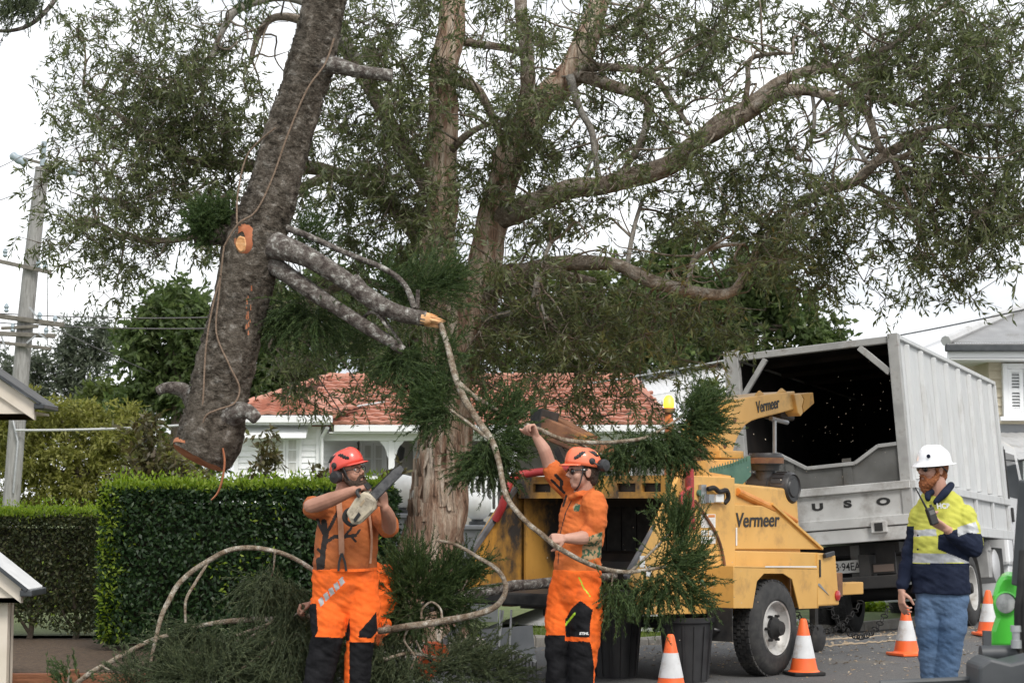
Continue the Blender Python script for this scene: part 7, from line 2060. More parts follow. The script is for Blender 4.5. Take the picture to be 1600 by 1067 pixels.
chain_tube(s_, [J(900, 775, -.08), J(893, 778, -.02), J(908, 768, .08)], [.02, .02, .02]); chain_tube(s_, [J(902, 772, -.09), J(922, 768, -.04), J(924, 764, .06)], [.022, .022, .022])
def pick2(x, y, n):
    if seg_dist(x, y, [(868, 742), (878, 752), (876, 764)]) < 2.6 or seg_dist(x, y, [(862, 750), (874, 762), (882, 770)]) < 2.0 or seg_dist(x, y, [(885, 774), (880, 790)]) < 1.6: return 1
    if in_poly(x, y, [(911, 842), (941, 830), (940, 870), (908, 878)]) and n[1] < 0: return 2
    if in_poly(x, y, [(895, 792), (899, 786), (907, 788), (905, 798), (897, 799)]) and n[1] < 0: return 2
    if seg_dist(x, y, [(893, 782), (884, 800), (876, 830), (872, 880)]) < .7: return 1
    return 0
dress(grow(s_, .006, 4, .009, 15), 'shirt', [m_shirt2, m_print1, m_gprint], m2, base2, pick2)
t_ = MB()
loft(t_, body_rings(J, [(902, 889, 76, .27, .01), (901, 905, 82, .28, .01), (899, 928, 84, .26, .01), (898, 945, 76, .22, .01), (897, 960, 46, .14, .01)], sv, dv), 28)
chain_tube(t_, [J(885, 912, .04), J(878, 955, .04), J(874, 995, .03), J(874, 1040, .05), J(872, 1090, .06)], [.105, .108, .095, .088, .085], n=16); chain_tube(t_, [J(913, 912, -.03), J(916, 955, -.06), J(914, 1000, -.06), J(909, 1045, -.03), J(906, 1098, -.02)], [.108, .112, .10, .092, .088], n=16)
def pickt2(x, y, n):
    if in_poly(x, y, [(883, 968), (893, 950), (907, 938), (926, 952), (922, 975), (921, 995), (884, 994)]):
        if seg_dist(x, y, [(883, 976), (898, 958)]) < 1.6: return 2
        return 1
    if y > 1001 and in_poly(x, y, [(882, 1001), (922, 1002), (925, 1015), (928, 1040), (925, 1130), (880, 1130)]): return 1
    if y > 992 and x < 883: return 1
    if seg_dist(x, y, [(905, 902), (912, 918), (922, 931)]) < 1.0: return 2
    return 0
dress(grow(t_, .006, 4, .008, 15, (13, 13, 9)), 'trousers', [m_hv, m_bkf, m_lime], m2, base2, pickt2)
text_mesh('lettering', 'STIHL', .022, m_stick_w, m2, Matrix.Translation(J(905, 991, -.185) - base2) @ Matrix.Rotation(R(90), 4, 'X'), .15, .001, 1.1, .001)
head_extras(H2, m2, base2, 'c', m_hairb, 'sun', 0)
climbing_helmet(H2, m2, base2, m_helo, True)
boots(m2, base2, [(J(873, 1112, .06), (-1, -.4, 0)), (J(906, 1118, -.02), (-1, -.6, 0))])

# ---------------------------------------------------------------- man with the radio
D3 = 12.6
J = lambda x, y, dd=0.0: P(x, y, D3 + dd)
base3 = J(1470, 1095); base3.z = 0
m3 = thing('person', 'red-bearded man in white hard hat and yellow shirt holding a radio', 'person', base3, 'tree workers')
sv = Vector((.86, -.51, 0)); dv = Vector((.51, .86, 0))
H3 = Head(J(1458, 731, -.01), (-.93, -.36, -.03), (.04, 0, 1), 1.02)
sk_ = MB(); H3.flesh(sk_)
chain_tube(sk_, [J(1467, 786, .03), J(1466, 770, .01), J(1463, 750, 0)], [.078, .066, .062])
loft(sk_, body_rings(J, [(1470, 785, 50, .13, .03), (1472, 805, 78, .18, .03), (1470, 850, 78, .2, .02), (1470, 900, 76, .21, .02), (1472, 940, 76, .2, .02), (1472, 960, 60, .15, .02)], sv, dv))
f_sh, f_el, f_wr = J(1437, 806, .10), J(1422, 868, .12), J(1409, 922, .02)
chain_tube(sk_, [f_sh, J(1430, 835, .12), f_el], [.055, .05, .042]); chain_tube(sk_, [f_el, J(1414, 895, .08), f_wr], [.042, .04, .028])
n_sh, n_el, n_wr = J(1507, 806, -.06), J(1521, 857, -.10), J(1478, 826, -.28)
chain_tube(sk_, [n_sh, J(1516, 832, -.09), n_el], [.058, .053, .045]); chain_tube(sk_, [n_el, J(1500, 843, -.2), n_wr], [.045, .043, .029])
for pts in ([J(1452, 935, .05), J(1452, 1000, .03), J(1456, 1075, .06)], [J(1488, 935, -.04), J(1484, 1005, -.03), J(1470, 1085, .0)]): chain_tube(sk_, pts, [.085, .06, .045])
hand(sk_, f_wr, (-.05, -.1, -1), (.8, .2, 0), 1, (22, 25, 20), 1.05)
hand(sk_, n_wr, (-.85, -.1, .5), (-.2, .4, .9), 1, (40, 62, 50), 1.05)
dress(grow(sk_, .005, 3), 'body', [m_skin2], m3, base3)
s_ = MB()
loft(s_, body_rings(J, [(1467, 767, 46, .14, .03), (1469, 778, 66, .185, .03), (1470, 788, 76, .2, .03), (1472, 803, 88, .235, .02), (1471, 835, 88, .265, .01), (1470, 870, 88, .275, .01), (1470, 905, 90, .285, .01), (1470, 927, 92, .285, .01)], sv, dv), 28)
chain_tube(s_, [f_sh, J(1431, 836, .12), J(1422, 866, .12), J(1415, 890, .09), J(1410, 914, .03)], [.08, .07, .062, .052, .045]); chain_tube(s_, [n_sh, J(1516, 834, -.09), n_el, J(1503, 846, -.18), J(1486, 833, -.25)], [.084, .076, .066, .058, .048])
def pick3(x, y, n):
    # sleeves below the band are navy
    if in_poly(x, y, [(1400, 822), (1428, 822), (1427, 850), (1424, 930), (1400, 930)]): return 1
    if in_poly(x, y, [(1466, 836), (1496, 826), (1497, 838), (1512, 832), (1535, 834), (1540, 885), (1520, 880), (1466, 858)]): return 1
    if in_poly(x, y, [(1496, 824), (1524, 812), (1530, 832), (1497, 840)]) and y > 815 + (1524 - x) * .3: return 2
    if in_poly(x, y, [(1424, 828), (1462, 826), (1464, 837), (1424, 838)]): return 2
    if 864 < y < 879 and x > 1420: return 2
    if y >= 880: return 1
    return 0
dress(grow(s_, .006, 4, .009, 15), 'shirt', [m_hvy, m_navy, m_refl], m3, base3, pick3)
c_ = MB(); chain_tube(c_, [J(1450, 779, -.11), J(1452, 770, -.05), J(1478, 762, .08)], [.02, .024, .022]); chain_tube(c_, [J(1462, 784, -.13), J(1476, 770, -.09), J(1486, 758, .03)], [.02, .03, .026]); dress(grow(c_, .006, 2), 'collar', [m_navy], m3, base3)
t_ = MB()
loft(t_, body_rings(J, [(1471, 905, 80, .24, .01), (1472, 935, 84, .25, .01), (1472, 956, 80, .21, .01), (1472, 975, 46, .13, .01)], sv, dv), 28)
chain_tube(t_, [J(1454, 920, .03), J(1452, 970, .03), J(1455, 1010, .03), J(1457, 1085, .06)], [.10, .104, .092, .078], n=16); chain_tube(t_, [J(1489, 920, -.03), J(1488, 970, -.04), J(1483, 1010, -.03), J(1471, 1090, .0)], [.10, .106, .094, .08], n=16)
dress(grow(t_, .006, 4, .008, 15, (13, 13, 8)), 'jeans', [m_jean], m3, base3)
head_extras(H3, m3, base3, 'c', m_hairr, 'sun', .022)
hh = MB(); vs = []; fs = []; n = 40
pf = [(.148, .018), (.143, .023), (.128, .030), (.116, .040), (.114, .065), (.106, .095), (.088, .122), (.058, .142), (.024, .150), (.001, .151)]
for (r_, z_) in pf:
    for k in range(n):
        a = 2 * math.pi * k / n; vs.append(H3(r_ * .92 * math.cos(a), -.008 + r_ * 1.08 * math.sin(a), z_ - (.01 if r_ > .13 else 0) * math.sin(a)))
for i in range(len(pf) - 1):
    for k in range(n):
        k2 = (k + 1) % n; fs.append((i * n + k, i * n + k2, (i + 1) * n + k2, (i + 1) * n + k))
hh.add(vs, fs); ho = hh.build('hard_hat', m_helw, m3, True, 50, rel=base3); md = ho.modifiers.new('solid', 'SOLIDIFY'); md.thickness = .004
for sg in (-.5, 0, .5):
    rg = MB(); H3.tube(rg, [(sg * .055, .085, .108), (sg * .06, .04, .146), (sg * .06, -.04, .148), (sg * .055, -.09, .112)], [.006, .009, .009, .006]); rg.build('hat_ridge', m_helw, m3, True, rel=base3)
lg = MB(); H3.ell(lg, (-.075, .085, .082), (.022, .006, .014)); lg.build('hat_badge', m_navy, m3, True, rel=base3)
ls = MB(); H3.tube(ls, [(-.08, .0, .02), (-.085, -.05, -.02), (0, -.1, -.03), (.085, -.05, -.02)], [.005] * 4); ls.build('hat_strap', m_ink, m3, True, rel=base3)
text_mesh('lettering', 'HCB', .05, m_refl, m3, Matrix.Translation(J(1464, 794, -.185) - base3) @ Matrix.Rotation(R(14), 4, 'Z') @ Matrix.Rotation(R(90 - 14), 4, 'X'), 0, .0015, 1.0, .002)
for y_ in (836, 858): 
    bb2 = MB(); bb2.lathe(J(1434, y_, -.14), (-.3, -1, 0), [(0, .007), (.006, .006), (.007, .001)], n=10, cap=False); bb2.build('button', m_navy, m3, True, rel=base3)
boots(m3, base3, [(J(1456, 1088, .06), (-.8, -.5, 0)), (J(1471, 1095, .0), (-.8, -.7, 0))])
# radio
rc = J(1456, 806, -.34); rd = thing('two_way_radio', 'small black two-way radio in the yellow-shirted man\'s hand', 'radio', rc)
rr_ = Matrix.Rotation(R(-18), 3, 'Y') @ Matrix.Rotation(R(20), 3, 'Z')
b = MB(); b.box((0, 0, 0), (.06, .035, .12), rr_); b.build('radio_body', m_ink, rd, bevel=.008)
b = MB(); b.tube([rr_ @ Vector((-.02, 0, .06)), rr_ @ Vector((-.03, 0, .11)), rr_ @ Vector((-.05, 0, .22))], [.008, .007, .004], n=8); b.build('antenna', m_ink, rd, True)
b = MB(); b.lathe(rr_ @ Vector((.018, 0, .058)), rr_ @ Vector((0, 0, 1)), [(0, .01), (.018, .009)], n=10); b.build('knob', m_ink, rd, True)
b = MB(); b.prism([rr_ @ Vector((x, -.019, z)) for x, z in ((-.02, .01), (.02, .01), (.02, .04), (-.02, .04))], rr_ @ Vector((0, .002, 0))); b.build('speaker_grille', m_tgrey, rd)

# ---------------------------------------------------------------- man bending behind the chainsaw man
D4p = 12.5
J = lambda x, y, dd=0.0: P(x, y, D4p + dd)
base4 = J(575, 1105); base4.z = 0
m4 = thing('person', 'crouched man in orange mostly hidden behind the chainsaw man, dragging a branch', 'person', base4, 'tree workers')
sv = Vector((.25, .97, 0)); dv = Vector((.75, -.1, .66))
H4 = Head(J(524, 905, -.08), (-.75, -.3, -.55), (-.3, 0, 1), 1.0)
sk_ = MB(); H4.flesh(sk_)
chain_tube(sk_, [J(545, 905, 0), J(535, 903, -.04), J(528, 902, -.07)], [.07, .06, .058])
def bend_rings(spec): return [(J(x, y, dd), Vector((.1, .98, 0)) * w / 2, Vector((.62, -.1, .78)) * dp / 2) for (x, y, dd, w, dp) in spec]
loft(sk_, bend_rings([(548, 903, 0, .34, .16), (565, 905, 0, .36, .2), (585, 912, 0, .32, .2), (597, 925, 0, .32, .2)]))
a_sh, a_el, a_wr = J(545, 915, -.17), J(515, 935, -.28), J(489, 943, -.30)
chain_tube(sk_, [a_sh, a_el], [.055, .045]); chain_tube(sk_, [a_el, a_wr], [.044, .03])
b_sh, b_el, b_wr = J(560, 915, .17), J(590, 965, -.1), J(606, 984, -.28)
chain_tube(sk_, [b_sh, b_el], [.055, .045]); chain_tube(sk_, [b_el, b_wr], [.044, .032])
for pts in ([J(595, 935, -.12), J(565, 1000, -.22), J(580, 1085, -.05)], [J(600, 935, .12), J(572, 1000, .1), J(596, 1085, .15)]): chain_tube(sk_, pts, [.085, .06, .045])
hand(sk_, a_wr, (-1, -.1, -.15), (.1, -.2, -1), 1, (60, 65, 40))
dress(grow(sk_, .006, 3), 'body', [m_skin], m4, base4)
gl = MB(); hand(gl, b_wr, (-.5, -.5, -.25), (.2, .4, -.8), -1, (65, 65, 40), 1.15); dress(grow(gl, .005, 2), 'glove', [m_glove], m4, base4)
s_ = MB(); loft(s_, bend_rings([(546, 901, 0, .30, .16), (556, 902, 0, .44, .25), (572, 903, 0, .46, .29), (588, 908, 0, .42, .28), (600, 922, 0, .40, .27)]), 24)
chain_tube(s_, [a_sh, a_el, J(499, 940, -.29)], [.08, .066, .055]); chain_tube(s_, [b_sh, b_el, J(600, 978, -.22)], [.08, .066, .056])
dress(grow(s_, .007, 4, .014, 15), 'shirt', [m_hv, m_refl], m4, base4, lambda x, y, n: 1 if (x > 597 and 912 < y < 930) else 0)
t_ = MB(); loft(t_, bend_rings([(586, 910, 0, .40, .27), (597, 922, 0, .42, .3), (602, 938, 0, .40, .28)]), 24)
for pts in ([J(597, 935, -.12), J(567, 1000, -.22), J(580, 1090, -.05)], [J(602, 935, .12), J(574, 1000, .1), J(596, 1090, .15)]): chain_tube(t_, pts, [.115, .09, .08])
dress(grow(t_, .007, 4, .016, 15), 'trousers', [m_hv, m_bkf], m4, base4, lambda x, y, n: 1 if y > 1000 else 0)
head_extras(H4, m4, base4, 'c', m_hairb, None, 0)
climbing_helmet(H4, m4, base4, m_helo)
boots(m4, base4, [(J(580, 1100, -.05), (-1, -.3, 0)), (J(596, 1100, .15), (-1, -.2, 0))])
# ================================================================== cut branches, held, dragged and heaped
def branch(name, label, d, stems, tfs, group='cut pine branches', lm=None, m=None, cut=None):
    """stems: lists of (px, py, dd, width px); tfs: (px, py, dd, dir, n, L, spread, opts)"""
    s0 = stems[0][len(stems[0]) // 2]; b0 = P(s0[0], s0[1], d + s0[2])
    root = thing(name, label, 'branch', b0, group)
    for i, st in enumerate(stems):
        Q = [P(x, y, d + dd) for x, y, dd, w in st]; rr = [w * .72 / 2 / (FPX / d) for *_, w in st]
        a, r = smooth_path(Q, rr, 6)
        for k in range(1, len(a) - 1): a[k] = a[k] + Vector((noise.noise(a[k] * 6), noise.noise(a[k] * 6 + Vector((4, 1, 7))), noise.noise(a[k] * 6 + Vector((1, 8, 3))))) * .006
        MB().tube(a, r, n=9, wob=.22).build('stem' if i == 0 else 'side_branch', m or m_stick, root, True, 80, rel=b0)
    if tfs:
        tufts('foliage', [((tuple(P(x, y, d + dd)), dr, int(n * (.72 if lm is lm_pine_d else 1)), L, sp), o) for x, y, dd, dr, n, L, sp, o in tfs], root, b0, lm)
    return root
G = dict
branch('broken_branch', 'snapped branch hanging from the trunk, its lower end held at waist height', 12.1,
       [[(688, 506, .3, 12), (700, 545, .2, 14), (712, 590, .1, 15), (735, 640, 0, 15), (765, 682, -.1, 14), (778, 715, -.2, 13), (788, 765, -.35, 12), (810, 803, -.5, 11), (845, 833, -.6, 11), (880, 860, -.6, 11), (930, 884, -.5, 10), (985, 893, -.4, 9), (1040, 885, -.3, 6)],
        [(716, 598, .1, 12), (745, 622, .1, 12), (778, 642, .1, 10)], [(690, 628, .1, 5), (722, 654, .0, 7), (762, 684, -.1, 9)], [(985, 893, -.4, 7), (1030, 850, -.3, 5), (1055, 820, -.2, 3)], [(960, 890, -.4, 5), (955, 915, -.4, 3)]],
       [(690, 640, .1, (-.3, 0, -.2), 70, .28, .8, G()), (668, 640, .15, (-.4, 0, .1), 60, .26, .8, G()), (700, 600, .2, (-.3, .2, 0), 50, .26, .8, G()), (690, 560, .3, (.2, 0, .3), 40, .24, .8, G()),
        (765, 700, -.05, (.1, 0, -.3), 80, .24, .8, G(grav=.2)), (745, 720, .0, (-.4, 0, -.3), 60, .22, .7, G(grav=.2)), (790, 690, .05, (.5, 0, 0), 60, .22, .7, G()), (800, 650, .15, (.3, 0, .5), 60, .22, .7, G(lift=.2)), (760, 660, .1, (.2, .1, .2), 50, .22, .8, G()), (780, 730, .05, (.2, 0, -.4), 40, .2, .7, G()),
        (1040, 880, -.3, (.3, -.1, .1), 57, .26, .8, G()), (1060, 840, -.2, (.2, 0, .9), 57, .26, .6, G(lift=.2)), (1070, 880, -.25, (.5, 0, .3), 50, .24, .7, G(lift=.2)), (1040, 915, -.3, (.1, 0, -.4), 50, .24, .8, G()), (1010, 915, -.3, (-.2, 0, -.4), 50, .24, .7, G(grav=.3)), (960, 920, -.4, (-.1, 0, -.8), 45, .24, .45, G(grav=.3)), (1050, 810, -.2, (0, 0, 1), 40, .2, .5, G()), (1075, 920, -.2, (.4, 0, -.1), 50, .22, .7, G())])
branch('held_branch', 'pale branch held overhead with its needle tip reaching the amber beacon', 12.3,
       [[(822, 664, -.40, 9), (845, 672, -.35, 9), (875, 685, -.25, 9), (915, 691, -.15, 9), (960, 691, 0, 9), (1005, 684, .1, 8), (1045, 664, .2, 6), (1075, 645, .3, 4)], [(900, 690, -.2, 6), (918, 700, 0, 6), (950, 715, .2, 4)]],
       [(1082, 655, .25, (.4, 0, .3), 80, .24, .7, G(lift=.2)), (1094, 665, .3, (.5, 0, .1), 70, .22, .7, G()), (1050, 685, .2, (.2, 0, -.4), 70, .24, .8, G()), (1010, 690, .15, (0, 0, -.4), 70, .22, .8, G(grav=.2)), (970, 700, .15, (-.1, 0, -.5), 60, .22, .7, G(grav=.2)), (940, 712, .2, (-.1, .1, -.3), 45, .2, .8, G()), (1070, 690, .25, (.2, 0, -.4), 60, .22, .7, G()), (1098, 640, .3, (.3, 0, .8), 45, .2, .6, G()), (1040, 705, .2, (.1, 0, -.4), 50, .2, .8, G())])
branch('arched_branch', 'long bare branch arching over the heap in front of the hedge', 12.3,
       [[(492, 892, .1, 10), (455, 870, .05, 10), (410, 857, 0, 11), (360, 859, 0, 11), (315, 882, 0, 12), (280, 912, 0, 12), (258, 950, -.05, 11), (245, 990, -.1, 9), (235, 1042, -.1, 7)],
        [(324, 880, 0, 6), (305, 910, -.05, 7), (291, 938, -.1, 6), (290, 972, -.1, 5)], [(430, 863, 0, 5), (428, 885, .05, 4), (422, 905, .1, 3)]],
       [(425, 905, .1, (-.2, 0, -.7), 70, .34, .45, G(grav=.35)), (440, 915, .1, (.2, 0, -.7), 60, .34, .45, G(grav=.35)), (405, 915, .1, (-.4, 0, -.6), 50, .3, .45, G(grav=.35)), (455, 930, .15, (.1, 0, -.7), 50, .3, .5, G(grav=.3))], lm=lm_pine_d)
branch('ground_branch', 'straight branch rising from the lower left corner to the arched branch', 12.2,
       [[(95, 1085, -.1, 10), (135, 1055, -.1, 11), (180, 1030, -.05, 11), (230, 1003, 0, 10), (262, 992, 0, 8)], [(104, 1070, -.1, 5), (108, 1050, -.1, 4), (106, 1040, -.1, 3)], [(158, 1040, -.1, 4), (180, 1050, -.1, 4), (200, 1052, -.1, 3)]],
       [(105, 1062, -.1, (-.2, 0, .4), 20, .14, .6, G())])
branch('dragged_branch', 'forked grey branch dragged by the crouched man', 12.5,
       [[(490, 962, -.1, 14), (440, 966, -.1, 14), (380, 968, -.1, 12), (330, 974, -.1, 10), (300, 980, -.1, 6)], [(440, 964, -.1, 9), (410, 978, -.15, 7), (370, 992, -.15, 6)], [(430, 972, -.1, 6), (400, 990, -.15, 6), (372, 1008, -.15, 4)], [(478, 950, -.3, 6), (470, 955, -.3, 6), (460, 962, -.2, 5)]],
       [(300, 985, -.1, (-.5, 0, -.3), 90, .4, .55, G(grav=.3)), (330, 1000, -.15, (0, 0, -.6), 100, .42, .55, G(grav=.3)), (365, 1000, -.2, (.1, 0, -.6), 100, .42, .55, G(grav=.3)), (280, 1010, -.2, (-.4, 0, -.4), 80, .36, .6, G(grav=.3)), (400, 1010, -.2, (.2, 0, -.6), 90, .4, .55, G(grav=.3)),
        (340, 1040, -.3, (.2, 0, -.3), 90, .36, .8, G(grav=.2)), (270, 1045, -.3, (-.2, 0, -.2), 80, .34, .8, G(grav=.2)), (390, 1050, -.3, (.3, 0, -.1), 80, .34, .8, G(grav=.2))], lm=lm_pine_d)
branch('pine_branch', 'drooping dark needled branch piled between arched branch and chainsaw man', 12.2,
       [[(470, 990, .1, 9), (430, 1000, .05, 8), (400, 1030, 0, 7), (350, 1060, 0, 6)], [(450, 1000, .05, 6), (455, 1030, 0, 5)]],
       [(455, 960, .1, (-.1, 0, -.8), 80, .36, .4, G(grav=.3)), (440, 990, .05, (-.2, 0, -.7), 90, .38, .5, G(grav=.3)), (470, 1000, 0, (.1, 0, -.7), 90, .38, .5, G(grav=.3)), (430, 1040, -.05, (-.3, 0, -.3), 90, .36, .7, G(grav=.2)), (470, 1050, -.05, (.1, 0, -.3), 80, .34, .7, G(grav=.2)), (300, 1060, -.1, (-.2, 0, .1), 80, .34, .8, G()), (210, 1058, -.1, (-.3, 0, .2), 50, .28, .8, G()), (490, 1020, .1, (.3, 0, -.6), 60, .34, .5, G(grav=.3))], lm=lm_pine_d)
branch('curled_branch', 'bare branch curling round in a loop in front of the paperbark trunk', 12.0,
       [[(592, 985, .1, 15), (640, 978, 0, 16), (690, 970, 0, 15), (735, 962, -.05, 14), (770, 950, -.05, 13), (787, 932, -.05, 12), (789, 912, -.05, 11), (776, 890, -.05, 10), (750, 872, 0, 8), (715, 852, 0, 7), (680, 844, 0, 6)],
        [(690, 970, 0, 6), (688, 950, .05, 5), (674, 940, .1, 5), (660, 950, .1, 5), (658, 966, .1, 5)], [(640, 978, 0, 6), (632, 1000, .05, 5), (648, 1025, .05, 4), (640, 1045, .05, 4)]],
       [])
branch('pine_branch', 'bushy green branch standing up in front of the paperbark base', 12.3,
       [[(700, 965, .1, 7), (675, 940, .1, 7), (650, 905, .1, 6), (640, 875, .1, 4)], [(690, 955, .1, 5), (715, 930, .1, 4), (730, 905, .1, 3)]],
       [(645, 900, .1, (-.1, -.1, .7), 90, .28, .6, G(lift=.2)), (630, 930, .1, (-.4, 0, .2), 80, .28, .7, G()), (665, 930, .05, (.2, -.1, .2), 90, .28, .8, G()), (700, 915, .15, (.3, 0, .6), 80, .28, .7, G(lift=.2)), (730, 900, .2, (.4, 0, .5), 50, .24, .6, G()), (650, 960, .05, (-.2, 0, -.3), 80, .28, .8, G()), (700, 950, .1, (.2, 0, -.1), 70, .26, .8, G()), (620, 960, .2, (-.2, 0, -.3), 60, .28, .7, G())])
branch('pine_branch', 'low dark needled branch lying at the chainsaw man\'s left foot', 12.1,
       [[(600, 1030, 0, 9), (640, 1020, 0, 8), (690, 1030, 0, 7), (740, 1045, 0, 6), (800, 1055, .1, 4)], [(660, 1022, 0, 5), (650, 1000, 0, 4)]],
       [(605, 1000, .1, (-.1, 0, -.6), 90, .36, .6, G(grav=.3)), (600, 1040, 0, (-.1, 0, -.2), 90, .34, .8, G(grav=.2)), (640, 1040, 0, (0, 0, -.1), 90, .32, .8, G(grav=.2)), (690, 1050, -.05, (.2, 0, .1), 90, .32, .8, G()), (740, 1045, 0, (.3, 0, .1), 90, .3, .8, G()), (780, 1050, .05, (.4, 0, .1), 60, .26, .7, G()), (720, 1020, .2, (.2, 0, .2), 60, .28, .8, G()), (560, 1030, .3, (0, 0, -.4), 70, .32, .6, G(grav=.3)), (545, 1010, .3, (-.1, 0, -.5), 60, .32, .5, G(grav=.3))], lm=lm_pine_d)
branch('cut_log', 'thick lichen-speckled branch resting on the feed table into the hopper', 13.4,
       [[(650, 952, -.6, 22), (700, 940, -.4, 24), (760, 922, -.2, 24), (820, 913, 0, 24), (880, 908, .3, 22), (960, 900, .8, 20)]], [], m=m_pineb)

# ================================================================== traffic cones
m_cone = mat('cone_orange', (0.86, 0.125, 0.025), (0.9, 0.17, 0.04), scale=5, rough=.5, dirt=(.5, .12, .05), dscale=7, dlo=.6)
m_band = mat('cone_band', (0.58, 0.59, 0.60), (0.68, 0.69, 0.70), scale=12, rough=.5, dirt=(.45, .4, .36), dscale=9, dlo=.52)
def cone(px, d, h, label, base_black=False, tilt=0):
    c = P(px, 900, d); z0 = gz(c.x, d) + .008
    root = thing('traffic_cone', label, 'traffic cone', (c.x, d, z0), 'orange traffic cones on the road')
    k = h / .45
    r = lambda z: (.118 - .092 * z / .45) * k
    def part(name, za, zb, m, dr=0, cap=False):
        MB().lathe((0, 0, 0), (0, 0, 1), [(za * k, r(za) + dr), (zb * k, r(zb) + dr)], n=30, cap=cap).build(name, m, root, True, 40)
    MB().lathe((0, 0, 0), (0, 0, 1), [(.026 * k, r(.0) + .012), (.04 * k, r(.03)), (.43 * k, r(.43)), (.445 * k, r(.44) - .004), (.45 * k, r(.45) - .01), (.45 * k, .012), (.40 * k, .012)], n=30, cap=False).build('cone_body', m_cone, root, True, 40)
    part('reflective_band', .135, .315, m_band, .003)
    b = MB(); s = .145 * k
    b.prism([(math.copysign(1, math.cos(a)) * s * min(1, abs(math.cos(a)) * 1.3), math.copysign(1, math.sin(a)) * s * min(1, abs(math.sin(a)) * 1.3), 0) for a in np.linspace(.2, 2 * math.pi + .2, 13)[:-1]], (0, 0, .026 * k)); bo = b.build('base', m_blk if base_black else m_cone, root, bevel=.006)
    root.rotation_euler = (0, 0, tilt)
    return root
cone(1047, 13.15, .44, 'traffic cone cut off by the bottom edge, in front of a black bin')
cone(1254, 14.75, .45, 'traffic cone with black base beside the chipper wheel', True, .3)
cone(1414, 16.6, .45, 'traffic cone just left of the man with the radio', False, .5)
cone(1543, 18.4, .45, 'traffic cone by the truck\'s rear wheel, farthest right', False, .2)

# ================================================================== compact loader at the right edge
DL = 7.0
lb = P(1690, 1000, DL); lb.z = 0
lo = thing('compact_loader', 'green and black compact loader poking in at the lower right', 'loader', lb)
m_lg = mat('loader_green', (0.07, 0.50, 0.045), (0.09, 0.56, 0.06), scale=3, rough=.3, coat=.4)
m_lamp = mat('lamp_glass', (0.30, 0.31, 0.30), (0.42, 0.43, 0.42), scale=60, rough=.25)
m_lgrey = mat('loader_grey', (0.035, 0.04, 0.045), (0.06, 0.065, 0.07), scale=6, rough=.5)
def lp(x, y, d=DL): return P(x, y, d) 
pr = [(1556, 912), (1563, 900), (1574, 897), (1592, 899), (1600, 905), (1600, 975), (1592, 1000), (1582, 1012), (1547, 1012), (1549, 985), (1556, 965), (1552, 950), (1551, 930)]
MB().prism([lp(*q_) for q_ in pr], (.085, .3, .0)).build('headlamp_pod', m_lg, lo, bevel=.018, rel=lb)
MB().lathe(lp(1570, 942, DL + .02), (-.1, -1, .05), [(0, .046), (.03, .046), (.036, .040)], n=26, cap=False).build('lamp_bezel', m_lg, lo, True, rel=lb)
MB().lathe(lp(1570, 942, DL + .0), (-.1, -1, .05), [(0, .04), (.012, .038), (.018, .025), (.02, .001)], n=26, cap=False).build('lamp_lens', m_lamp, lo, True, rel=lb)
MB().bar(lp(1604, 750, DL - .1), lp(1592, 915, DL - .05), .04, .05).build('boom_arm', m_lgrey, lo, bevel=.008, rel=lb)
for k, (xa, xb) in enumerate(((1594, 1588), (1600, 1596), (1606, 1602))):
    MB().tube(*smooth_path([lp(xa + 4, 860, DL - .15), lp(xa, 920, DL - .17), lp(xb + 2, 960, DL - .16), lp(xb + 5, 1020, DL - .12)], [.014] * 4, 5), n=9).build('hydraulic_hose', m_blk, lo, True, rel=lb)
MB().lathe(lp(1588, 1012, DL - .15), (0, 0, 1), [(0, .02), (.03, .02), (.031, .015), (.06, .015), (.061, .02), (.085, .02)], n=14).build('hose_fitting', m_steel, lo, True, 40, rel=lb)
MB().tube([lp(1532, 1021, DL - .1), lp(1700, 1018, DL - .1)], .032, n=16).build('cross_tube', m_lgrey, lo, True, 40, rel=lb)
MB().bar(lp(1542, 985, DL - .08), lp(1542, 1014, DL - .08), .022, .03).build('stop_pin', m_lgrey, lo, rel=lb)
MB().prism([lp(*q_, DL - .45) for q_ in ((1530, 1040), (1548, 1028), (1580, 1036), (1640, 1022), (1640, 1090), (1530, 1090))], (0, .2, 0)).build('attachment_plate', m_lgrey, lo, bevel=.012, rel=lb)
MB().tube([lp(1375, 1067, DL - .3), lp(1540, 1060, DL - .3)], .012, n=8).build('attachment_rod', m_lgrey, lo, True, rel=lb)
x0_ = 2.85
MB().prism([(x0_, DL - .3, .34), (x0_, DL - .3, .62), (x0_, DL + .25, .66), (x0_, DL + .35, .95), (x0_, DL + 1.45, 1.0), (x0_, DL + 1.6, .8), (x0_, DL + 1.6, .34)], (.9, 0, 0)).build('loader_body', m_lg, lo, bevel=.04, rel=lb)
MB().bb(x0_ + .03, x0_ + .87, DL + .0, DL + 1.5, .22, .338).build('loader_chassis', m_lgrey, lo, bevel=.02, rel=lb)
for k in range(5): MB().bb(x0_ - .008, x0_ - .001, DL + .6 + k * .16, DL + .7 + k * .16, .6, .86).build('engine_louvre', m_ink, lo, rel=lb)
for xx in (x0_ + .05, x0_ + .85):
    MB().tube([(xx, DL + .5, .98), (xx, DL + .45, 1.75), (xx, DL + 1.35, 1.75), (xx, DL + 1.4, .99)], .03, n=10).build('roll_bar', m_lgrey, lo, True, rel=lb)
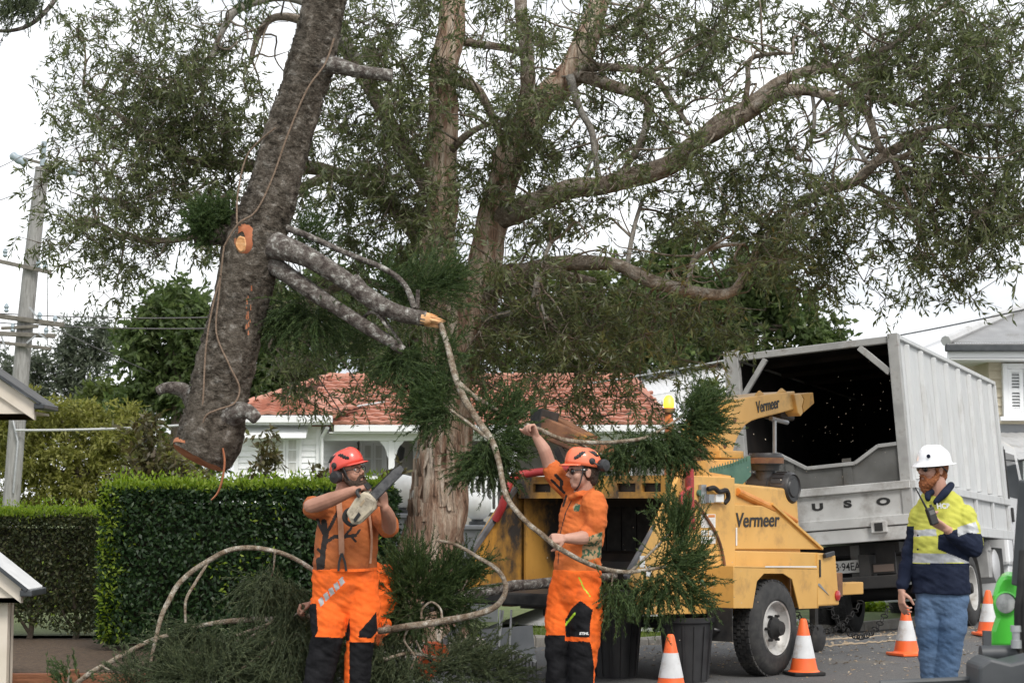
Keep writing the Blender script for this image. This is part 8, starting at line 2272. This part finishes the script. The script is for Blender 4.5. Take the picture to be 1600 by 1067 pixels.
MB().bb(x0_ + .02, x0_ + .88, DL + .4, DL + 1.4, 1.78, 1.82).build('canopy', m_lgrey, lo, bevel=.015, rel=lb)
MB().bb(x0_ + .25, x0_ + .65, DL + .75, DL + 1.2, .99, 1.1).build('seat', m_blk, lo, bevel=.03, rel=lb)
MB().bb(x0_ + .25, x0_ + .65, DL + 1.12, DL + 1.22, 1.1, 1.5).build('seat_back', m_blk, lo, bevel=.03, rel=lb)
for yy in (DL - .1, DL + 1.1):
    for xx in (x0_ + .12, x0_ + .78):
        MB().lathe((xx - .1, yy, .24), (1, 0, 0), [(0, .18), (.02, .235), (.18, .235), (.2, .18)], n=24).build('loader_tyre', m_tyre, lo, True, 40, rel=lb)
MB().bar(P(1640, 1060, DL - .35), Vector((x0_ + .2, DL, .5)), .1).build('lift_arm', m_lgrey, lo, rel=lb)
# ================================================================== second chainsaw lying in the brush
sc2 = P(700, 1000, 12.85); s2 = thing('chainsaw', 'orange and white chainsaw lying in the brush below the curled branch', 'chainsaw', (sc2.x, sc2.y, 0), 'chainsaws')
b = MB(); b.prism([(-.16, 0, .08), (-.1, 0, .2), (.06, 0, .22), (.12, 0, .14), (.10, 0, .06), (-.14, 0, .05)], (0, .12, 0)); b.build('saw_body', m_sawo if False else m_cone, s2, bevel=.012)
b = MB(); b.prism([(.08, .05, .10), (.08, .05, .16), (.36, .05, .13), (.39, .05, .11), (.36, .05, .085)], (0, .007, 0)); b.build('guide_bar', m_steelp, s2)
b = MB(); b.tube(*smooth_path([Vector((-.02, -.02, .06)), Vector((-.04, -.03, .2)), Vector((-.03, .05, .29)), Vector((-.02, .13, .2))], [.011] * 4, 5), n=8); b.build('front_handle', m_ink, s2, True)
b = MB(); b.tube(*smooth_path([Vector((-.1, .06, .18)), Vector((-.24, .06, .19)), Vector((-.3, .06, .12)), Vector((-.24, .06, .05)), Vector((-.12, .06, .06))], [.014] * 5, 5), n=8); b.build('rear_handle', m_stick_w, s2, True)
s2.rotation_euler = (R(12), R(-50), R(20)); s2.location.z = .22
